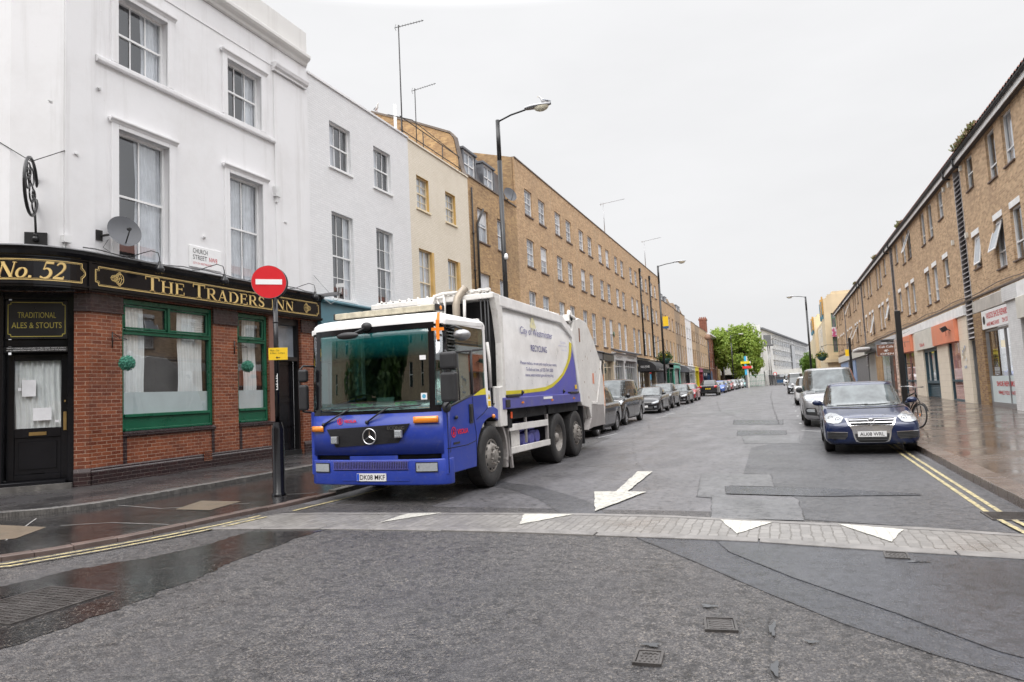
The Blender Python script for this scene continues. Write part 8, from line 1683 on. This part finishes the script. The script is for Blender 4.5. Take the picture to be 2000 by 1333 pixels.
    q_w = [(yb_[0]+.04, zl2), (min(yb_[0]+.03, yat(zh, 0)), zh), (yat(zh, 0), zh), (yat(zl2, 0)-.02, zl2)]
    decal(T_, bvh, 'side_window', 'car_glass', [front_w, rear_w, q_w], 'x', 1, .006, mirror=True)
    if detail:      # door gaps, handles, sills
        gp = []
        for yy in (yat(zl, 1)-.05, ym, yb_[0]+.0):
            zt_ = zl-.01; gp.append([(yy-.006, .32), (yy+.006, .32), (yy+.006, zt_), (yy-.006, zt_)])
        decal(T_, bvh, 'door_gap', 'black_matt', gp, 'x', 1, .003, .2, mirror=True)
        decal(T_, bvh, 'door_handle', 'chrome' if kind == 'van' else pm, [[(ym-.28, zl-.13), (ym-.08, zl-.13), (ym-.08, zl-.10), (ym-.28, zl-.10)], [(ym+.62, zl-.12), (ym+.80, zl-.12), (ym+.80, zl-.09), (ym+.62, zl-.09)]], 'x', 1, .022, .1, mirror=True)
        decal(T_, bvh, 'sill_trim', 'trim_grey', [[(wa+r_+.1, .21), (wb-r_-.1, .22), (wb-r_-.1, .30), (wa+r_+.1, .29)]], 'x', 1, .008, .2, mirror=True)
        decal(T_, bvh, 'bonnet_gap', 'black_matt', [[(-W_*.86, zf-.045), (W_*.86, zf-.045), (W_*.86, zf-.03), (-W_*.86, zf-.03)]], 'y', -1, .004, .1)
    # lamps, grille
    zs_ = K_['st'][1][4]
    if extra: extra(T_, bvh, K_, pm)
    else:
        hl = [(W_*.52, zs_-.10), (W_*.93, zs_-.02), (W_*.95, zs_+.10), (W_*.80, zs_+.07), (W_*.55, zs_-.01)]
        decal(T_, bvh, 'headlight', 'lens_clear', [hl], 'y', -1, .008, mirror=True)
        decal(T_, bvh, 'grille', 'trim_grey', [[(-W_*.48, zs_-.10), (W_*.48, zs_-.10), (W_*.42, zs_-.01), (-W_*.42, zs_-.01)], [(-W_*.55, .24), (W_*.55, .24), (W_*.62, .38), (-W_*.62, .38)]], 'y', -1, .006)
        decal(T_, bvh, 'badge', 'chrome', [[(.045*math.cos(t), zs_-.05+.045*math.sin(t)) for t in [i*.6283 for i in range(10)]]], 'y', -1, .016)
        decal(T_, bvh, 'fog_lamp', 'lens_clear', [[(W_*.68, .32), (W_*.82, .33), (W_*.82, .40), (W_*.68, .39)]], 'y', -1, .012, mirror=True)
    tl = [(W_*.66, zr_-.30), (W_*.96, zr_-.28), (W_*.96, zr_-.08), (W_*.68, zr_-.10)]
    decal(T_, bvh, 'tail_light', 'tail_red', [tl], 'y', 1, .01, mirror=True)
    decal(T_, bvh, 'rear_bumper_trim', 'trim_grey', [[(-W_*.9, .27), (W_*.9, .27), (W_*.9, .42), (-W_*.9, .42)]], 'y', 1, .008, .12)
    for sgn, mm, zpl in ((-1, 'plate_white', zs_-.21), (1, 'plate_yellow', .72)):
        h = bvh.ray_cast(Vector((0, sgn*20, zpl)), Vector((0, -sgn, 0)))
        if h[0] is None: continue
        g = MB(); g.box(-.26, .26, h[0].y+sgn*.012, h[0].y+sgn*.028, zpl-.055, zpl+.055); po = g.build('number_plate', MT[mm], T_)
        if plate and (sgn < 0 or yellow):
            g = MB(); 
            if sgn < 0: put_text(g, plate, (-.22, h[0].y-.029, zpl-.036), (1, 0, 0), (0, 0, 1), (0, -1, 0), .44, .072, .002, bold=.007)
            else: put_text(g, plate, (.22, h[0].y+.029, zpl-.036), (-1, 0, 0), (0, 0, 1), (0, 1, 0), .44, .072, .002, bold=.02)
            g.build('lettering', MT['text_black'], po, fix=False)
    # mirrors
    for sg in (1, -1):
        g = MB(); mx_, my, mz_ = sg*(W_+.065), yat(zl, 1)-.02, zl+.06; g.ball((mx_, my, mz_), .105, .06, .065 if kind != 'van' else .10, 0, 14, 8); g.tube([(sg*(W_-.06), my+.03, mz_-.05), (mx_, my+.02, mz_-.03)], .025, 6); g.build('wing_mirror', MT[pm if kind != 'van' or col == 'black_met' else 'black_plastic'], T_)
    if detail:
        g = MB()
        for xa, xb in ((-.55, .05), (-.02, .6)):
            pts = []
            for i in range(7):
                xx = xa+(xb-xa)*i/6; h = bvh.ray_cast(Vector((xx, -20, zf+.015+.015*i/6)), Vector((0, 1, 0)))
                if h[0] is not None: pts.append(h[0]+Vector((0, -.02, .008)))
            if len(pts) > 2: g.tube(pts, .008, 4)
        if g.v: g.build('wiper', MT['black_plastic'], T_)
    # wheels
    for yw in (wa, wb):
        for sg in (1, -1):
            Wh = bpy.data.objects.new('wheel', None); COL.objects.link(Wh); Wh.parent = T_; Wh['_local'] = 1; rr = r_*.66; xo = sg*(W_-.012); cc = (xo, yw, r_)
            g = MB(); g.lathe([(rr, -.02), (rr+.02, 0), (r_*.88, .004), (r_*.97, -.012), (r_, -.035), (r_, -.17), (r_*.96, -.20), (rr, -.19)], cc, 0, 32, 0, True, sg); g.build('tyre', MT['rubber'], Wh)
            g = MB(); g.lathe([(rr, -.02), (rr*.93, -.012), (rr*.90, -.03), (rr*.88, -.09), (0, -.09)], cc, 0, 28, 0, True, sg)
            g.f_split = len(g.f)
            for k in range(28*3, 28*4): g.m[k] = 1
            ns = spokes
            for k in range(ns):
                t = 2*math.pi*k/ns+.3; d = Vector((0, math.cos(t), math.sin(t))); e2 = Vector((0, -math.sin(t), math.cos(t)))
                for q in (-1, 1): g.obox(Vector(cc)+d*rr*.5+e2*rr*.10*q+Vector((sg*-.030, 0, 0)), d*rr*.46+e2*rr*.09*q, e2*rr*.055, (.014, 0, 0))
            g.lathe([(rr*.22, -.06), (rr*.22, -.018), (rr*.1, -.006), (0, -.006)], cc, 0, 14, 0, True, sg); g.build('rim', [MT[rimm], MT['black_matt']], Wh)
    return T_, bvh, K_
def cpaint(name, col, metal=.5, rough=.25, dirt=.05): paintm('paint_'+name, col, rough, dirt, (.2, .18, .16), coat=.45, metal=metal)
cpaint('navy', (.007, .016, .060), .15, .2, .04); cpaint('silver', (.30, .30, .31), .55, .28); cpaint('black_met', (.006, .006, .007), 0, .14, .02); cpaint('dark_grey', (.018, .019, .023), .2, .2, .02); cpaint('black', (.006, .006, .008), 0, .15, .02); cpaint('red', (.36, .03, .04), .2, .2); cpaint('blue', (.02, .10, .45), .3, .2); cpaint('white', (.62, .62, .63), 0, .25); cpaint('mid_grey', (.055, .056, .06), .4, .25, .03); cpaint('teal', (.12, .30, .32), .3, .25); cpaint('light_grey', (.28, .29, .30), .4, .25)
def vw_face(T_, bvh, K_, pm):
    hl = [(.545, .665), (.60, .64), (.70, .635), (.80, .66), (.835, .70), (.835, .755), (.80, .80), (.72, .83), (.60, .815), (.49, .745)]
    decal(T_, bvh, 'headlight', 'lens_clear', [hl], 'y', -1, .012, .04, mirror=True)
    g = MB()
    for sg in (1, -1):
        for x, z, rr in ((.60, .725, .052), (.73, .745, .056)):
            h = bvh.ray_cast(Vector((sg*x, -20, z)), Vector((0, 1, 0)))
            if h[0] is not None: g.lathe([(rr*.72, -.03), (rr*.9, -.036), (rr, -.03)], h[0], 1, 16); g.lathe([(0, -.036), (rr*.3, -.032)], h[0], 1, 10)
    g.build('headlight_reflector', MT['metal_grey'], T_, fix=False)
    # chrome shield grille
    outer = [(-.47, .735), (.47, .735), (.43, .64), (.355, .50), (.335, .36), (.30, .27), (.22, .25), (-.22, .25), (-.30, .27), (-.335, .36), (-.355, .50), (-.43, .64)]
    decal(T_, bvh, 'grille_surround', 'chrome', [outer], 'y', -1, .008, .035)
    decal(T_, bvh, 'grille', 'black_matt', [[(-.43, .722), (.43, .722), (.40, .65), (.37, .60), (-.37, .60), (-.40, .65)], [(-.31, .43), (.31, .43), (.305, .36), (.27, .285), (.21, .265), (-.21, .265), (-.27, .285), (-.305, .36)]], 'y', -1, .022, .035)
    decal(T_, bvh, 'grille_bar', 'chrome', [[(-.42, .692), (.42, .692), (.415, .682), (-.415, .682)], [(-.395, .648), (.395, .648), (.385, .638), (-.385, .638)]], 'y', -1, .032, .05)
    decal(T_, bvh, 'lower_slat', 'trim_grey', [[(-.30, z), (.30, z), (.30, z+.014), (-.30, z+.014)] for z in (.30, .335, .37, .405)], 'y', -1, .024, .08)
    decal(T_, bvh, 'bumper_vent', 'trim_grey', [[(.44, .46), (.82, .475), (.82, .34), (.50, .32), (.45, .38)]], 'y', -1, .008, .05, mirror=True)
    decal(T_, bvh, 'bumper_slat', 'black_matt', [[(.46, z), (.80, z+.006), (.80, z+.018), (.46, z+.012)] for z in (.345, .375, .405, .432)], 'y', -1, .014, .06, mirror=True)
    decal(T_, bvh, 'vent_trim', 'chrome', [[(.44, .452), (.82, .468), (.82, .480), (.44, .465)]], 'y', -1, .016, .06, mirror=True)
    h = bvh.ray_cast(Vector((0, -20, .665)), Vector((0, 1, 0)))[0]; c = h+Vector((0, -.035, 0)); g = MB(); RR = .068
    g.lathe([(0, .012), (RR, .012), (RR, 0), (0, 0)], c, 1, 28, 1); g.tube([c+Vector((RR*math.cos(a), -.004, RR*math.sin(a))) for a in [2*math.pi*i/30 for i in range(31)]], .008, 6, caps=False)
    def st(p, q): p_, q_ = c+Vector((p[0]*RR, -.004, p[1]*RR)), c+Vector((q[0]*RR, -.004, q[1]*RR)); g.tube([p_, q_], .0065, 5)
    for s in (1, -1): st((s*.38, .92), (0, .12)); st((s*.86, .45), (s*.42, -.85)); st((s*.42, -.85), (0, -.05))
    g.build('badge', [MT['chrome'], MT['trim_grey']], T_)
    g = MB()
    h = bvh.ray_cast(Vector((.05, -20, K_['gh'][4]+.10)), Vector((0, 1, 0)))[0]; g.add([h+Vector(v) for v in ((-.22, -.03, -.05), (.10, -.03, -.04), (.14, .02, .0), (-.02, .05, .04), (-.2, .0, -.02))], [(0, 1, 2, 3, 4)]); g.build('paper', MT['paper'], T_, fix=False)
vw, bvh_, K_ = car('saloon', 'navy', 1.62, 15.55, 'dark blue saloon with chrome shield grille, nearest car on the right', 'cars parked on the right', plate='AU08 WRL', glassm='car_glass_clear', extra=vw_face, rot=R(-1.5))
# rain drops and blossom litter on the near car
g = MB()
for i in range(260):
    x, y = RN.uniform(-.75, .75), RN.uniform(.15, 2.9); h = bvh_.ray_cast(Vector((x, y, 5)), Vector((0, 0, -1)))
    if h[0] is not None and h[1].z > .3:
        s = RN.uniform(.006, .014); a = Vector((RN.uniform(-1, 1), RN.uniform(-1, 1), 0)).normalized(); a = (a-h[1]*a.dot(h[1])).normalized(); b_ = h[1].cross(a); g.add([h[0]+h[1]*.004+a*s, h[0]+h[1]*.004+b_*s*.7, h[0]+h[1]*.006-a*s, h[0]+h[1]*.004-b_*s*.7], [(0, 1, 2, 3)])
g.build('blossom_litter', mat('litter', (.05, .035, .03), .7), vw, fix=False)
def van_face(T_, bvh, K_, pm):
    decal(T_, bvh, 'headlight', 'lens_clear', [[(.52, .80), (.70, .82), (.90, .86), (.93, 1.0), (.86, 1.03), (.70, .93), (.50, .86)]], 'y', -1, .01, .05, mirror=True)
    decal(T_, bvh, 'grille', 'black_plastic', [[(-.50, .66), (.50, .66), (.56, .82), (.50, .88), (-.50, .88), (-.56, .82)], [(-.5, .26), (.5, .26), (.55, .40), (-.55, .40)]], 'y', -1, .008, .06)
    decal(T_, bvh, 'grille_bar', 'chrome', [[(-.5, z), (.5, z), (.5, z+.018), (-.5, z+.018)] for z in (.70, .76, .82)]+[[(-.56, .86), (.56, .86), (.62, .885), (-.62, .885)]], 'y', -1, .016, .08)
    decal(T_, bvh, 'fog_lamp_recess', 'black_plastic', [[(.55, .36), (.88, .40), (.90, .56), (.84, .62), (.60, .62), (.56, .52)]], 'y', -1, .006, .05, mirror=True); decal(T_, bvh, 'fog_lamp', 'lens_clear', [[(.62, .48), (.84, .50), (.86, .56), (.80, .59), (.62, .58)]], 'y', -1, .014, .05, mirror=True); decal(T_, bvh, 'fog_lamp_trim', 'chrome', [[(.60, .60), (.86, .61), (.86, .625), (.60, .615)]], 'y', -1, .016, .05, mirror=True)
car('van', 'silver', 1.55, 24.2, 'silver passenger van parked behind the dark blue saloon', 'cars parked on the right', extra=van_face, glassm='car_glass_clear', cat='van', name='parked_van')
car('suv', 'white', 1.55, 41.5, 'white car mostly hidden behind the silver van', 'cars parked on the right', detail=0)
car('hatch', 'black', 1.3, 66.5, 'small black hatchback further up on the right', 'cars parked on the right', detail=0)
car('van', 'white', 1.5, 84, 'white van parked beyond the small black hatchback', 'cars parked on the right', detail=0, cat='van', name='parked_van'); car('van', 'white', 1.2, 128, 'farthest white van at the end of the right hand row', 'cars parked on the right', detail=0, cat='van', name='parked_van')
GL = 'cars parked on the left'
car('mpv', 'black_met', -6.82, 21.7, 'black people carrier half hidden by the back of the truck', GL, spokes=7)
car('van', 'black_met', -7.1, 27.5, 'large black passenger van behind the people carrier', GL, extra=van_face, cat='van', name='parked_van', glassm='car_glass_clear')
car('hatch', 'dark_grey', -7.2, 37.6, 'dark grey hatchback with slanted headlights in front of the black awning', GL, glassm='car_glass_clear')
car('suv', 'mid_grey', -7.45, 43.6, 'grey crossover behind the dark grey hatchback', GL, glassm='car_glass_clear')
car('saloon', 'black', -7.3, 50.3, 'black saloon between the grey crossover and the red car', GL, glassm='car_glass_clear')
car('hatch', 'red', -7.5, 57.2, 'red hatchback, the nearer of the two red cars on the left', GL, detail=0, glassm='car_glass_clear')
car('suv', 'dark_grey', -7.1, 72.3, 'dark grey suv seen from behind with yellow number plate', GL, face=-1, plate='LL19 SVT', yellow=True)
for kd, cl, y, lab in (('hatch', 'blue', 83, 'bright blue hatchback on the left'), ('hatch', 'dark_grey', 89.5, 'dark hatchback just behind the bright blue one'), ('hatch', 'red', 96, 'farther red hatchback in the left row'), ('hatch', 'light_grey', 102, 'light grey hatchback behind the farther red one'), ('saloon', 'dark_grey', 108.5, 'dark saloon between the light grey and the white far cars'), ('saloon', 'white', 118, 'white saloon near the totem'), ('hatch', 'teal', 128, 'teal hatchback, last in the left row')):
    car(kd, cl, -7.15 if y < 100 else -6.9, y, lab, GL, detail=0, glassm='car_glass_clear')
# ------------------------------------------------------------------ bicycle behind the blue saloon
B_ = thing('bicycle', 'black bicycle parked on the right pavement behind the dark blue saloon', 'bicycle', (3.5, 21.4, .12))
def bw(name, y, x=3.52):
    Wb = bpy.data.objects.new(name, None); COL.objects.link(Wb); Wb.parent = B_; rr = .335; c = Vector((x, y, .12+rr)); dx = Vector((lean_*1, 0, 0))
    Wb.location = (0, 0, 0)
    def P(a, r, s=0): return c+U_*r*math.cos(a)+V_*r*math.sin(a)+N_*s
    g = MB(); g.tube([P(2*math.pi*i/40, rr-.018) for i in range(41)], .019, 8, caps=False); g.build('tyre', MT['rubber'], Wb)
    g = MB(); g.tube([P(2*math.pi*i/40, rr-.045) for i in range(41)], .011, 6, caps=False); g.build('rim', MT['alloy'], Wb)
    g = MB()
    for k in range(28): a = 2*math.pi*k/28; g.tube([P(a+.25*(1 if k % 2 else -1), .02, .03*(1 if (k//2) % 2 else -1)), P(a, rr-.05)], .0022, 3, caps=False)
    g.tube([c-N_*.05, c+N_*.05], .02, 8); g.build('spokes', MT['steel'], Wb); return c
lean_ = 0; U_ = Vector((.35, -.937, 0)).normalized(); V_ = Vector((.08, 0, 1)).normalized(); N_ = U_.cross(V_).normalized()
cf = bw('wheel', 21.45, 3.44); cr_ = bw('wheel', 22.45, 3.05)
fwd = (cf-cr_); fwd.z = 0; L_ = fwd.length; U_ = fwd.normalized()
bb = cr_+U_*.44+Vector((0, 0, -.05)); st_ = bb-U_*.16+V_*.50; hd = cf-U_*.17+V_*.52; hd2 = cf-U_*.20+V_*.64
g = MB()
for a, b_ in ((bb, st_), (bb, hd), (st_, hd2), (cr_+N_*.05, bb), (cr_-N_*.05, bb), (cr_+N_*.05, st_), (cr_-N_*.05, st_)): g.tube([a, b_], .016, 8)
g.tube([hd, hd2], .02, 8); g.build('frame', MT['black_gloss'], B_)
g = MB()
for s in (.05, -.05): g.tube([cf+N_*s, cf-U_*.10+V_*.38+N_*s, hd], .013, 6)
g.tube([hd2, hd2+V_*.12], .013, 6); g.build('fork', MT['black_gloss'], B_)
g = MB(); h0 = hd2+V_*.13; g.tube([h0-N_*.28-U_*.15+V_*.02, h0-N_*.2+U_*.02+V_*.03, h0, h0+N_*.2+U_*.02+V_*.03, h0+N_*.28-U_*.15+V_*.02], .012, 6); g.tube([h0+N_*.28-U_*.15+V_*.02, h0+N_*.28-U_*.24+V_*.02], .018, 6); g.tube([h0-N_*.28-U_*.15+V_*.02, h0-N_*.28-U_*.24+V_*.02], .018, 6); g.build('handlebar', MT['steel'], B_)
g = MB(); g.tube([st_, st_+V_*.16-U_*.04], .013, 6); sc = st_+V_*.18-U_*.05; g.ball(sc-U_*.06, .08, .13, .035, 1); g.ball(sc+U_*.07, .035, .09, .025, 1); g.build('saddle', [MT['steel'], MT['black_plastic']], B_)
g = MB(); g.lathe([(0, 0), (.09, 0), (.09, .004), (0, .004)], bb+N_*.05, 0, 18); g.tube([bb+N_*.06, bb+N_*.07+U_*.09-V_*.13], .009, 5); g.tube([bb-N_*.06, bb-N_*.07-U_*.09+V_*.13], .009, 5); g.obox(bb+N_*.11+U_*.09-V_*.14, N_*.045, U_*.03, V_*.008); g.obox(bb-N_*.11-U_*.09+V_*.14, N_*.045, U_*.03, V_*.008); g.build('crank', MT['dark_iron'], B_)
for c in (cf, cr_):
    g = MB(); P_ = []
    a0, a1 = (20, 170)
    g.grid(lambda a, s: c+U_*.365*math.cos(R(a))+V_*.365*math.sin(R(a))+N_*s, [a0+(a1-a0)*i/16 for i in range(17)], [-.028, 0, .028]); g.build('mudguard', MT['black_plastic'], B_, fix=False)
g = MB(); g.obox(cf+U_*.05+V_*.02+N_*.03, U_*.015, N_*.006, V_*.04); g.build('reflector', MT['amber'], B_)
# every far-apart piece of a mesh becomes a part of its own
def autosplit():
    skip = {'lettering', 'gold_lettering', 'crown', 'foliage', 'side_lettering', 'faded_lettering', 'spokes', 'warning_symbol', 'graffiti', 'rust_mark', 'blossom_litter', 'door_gap'}
    for o in list(COL.objects):
        if o.type != 'MESH' or o.name.split('.')[0] in skip or o.get('kind') or (o.parent is None) or o.data.users > 1: continue
        me = o.data; nv = len(me.vertices)
        if nv > 30000: continue
        par = list(range(nv))
        def find(i):
            while par[i] != i: par[i] = par[par[i]]; i = par[i]
            return i
        for e_ in me.edges:
            a, b = find(e_.vertices[0]), find(e_.vertices[1])
            if a != b: par[a] = b
        root = [find(i) for i in range(nv)]; ids = sorted(set(root)); k = len(ids)
        if k < 2 or k > 700: continue
        ix = {r_: i for i, r_ in enumerate(ids)}; isl = np.array([ix[r_] for r_ in root]); co = np.empty(nv*3); me.vertices.foreach_get('co', co); co = co.reshape(-1, 3)
        lo = np.full((k, 3), 1e9); hi = -lo; np.minimum.at(lo, isl, co); np.maximum.at(hi, isl, co); sz = (hi-lo).max(1)
        gap = np.maximum(0, np.maximum(lo[:, None]-hi[None], lo[None]-hi[:, None])); near = np.sqrt((gap**2).sum(2)) <= np.maximum(.02, .5*np.maximum(sz[:, None], sz[None]))
        p2 = list(range(k))
        def f2(i):
            while p2[i] != i: p2[i] = p2[p2[i]]; i = p2[i]
            return i
        for a, b in zip(*np.nonzero(np.triu(near, 1))): p2[f2(a)] = f2(b)
        piece = np.array([f2(i) for i in range(k)])[isl]; ps = sorted(set(piece.tolist()), key=lambda q: -int((piece == q).sum()))
        if len(ps) < 2 or len(ps) > 60: continue
        polys = [(list(p.vertices), p.material_index, p.use_smooth) for p in me.polygons]
        for n_, q in enumerate(ps):
            sel = [p for p in polys if piece[p[0][0]] == q]
            if not sel: continue
            used = sorted({i for p in sel for i in p[0]}); mp = {v: i for i, v in enumerate(used)}
            m2 = bpy.data.meshes.new(me.name); m2.from_pydata([tuple(co[i]) for i in used], [], [[mp[i] for i in p[0]] for p in sel])
            for mm in me.materials: m2.materials.append(mm)
            m2.polygons.foreach_set('material_index', [p[1] for p in sel]); m2.polygons.foreach_set('use_smooth', [p[2] for p in sel]); m2.update()
            if n_ == 0: tgt = o; first = m2
            else: tgt = o.copy(); COL.objects.link(tgt); tgt.data = m2
        o.data = first
autosplit()
for o in bpy.data.objects:
    if '_local' in o: del o['_local']
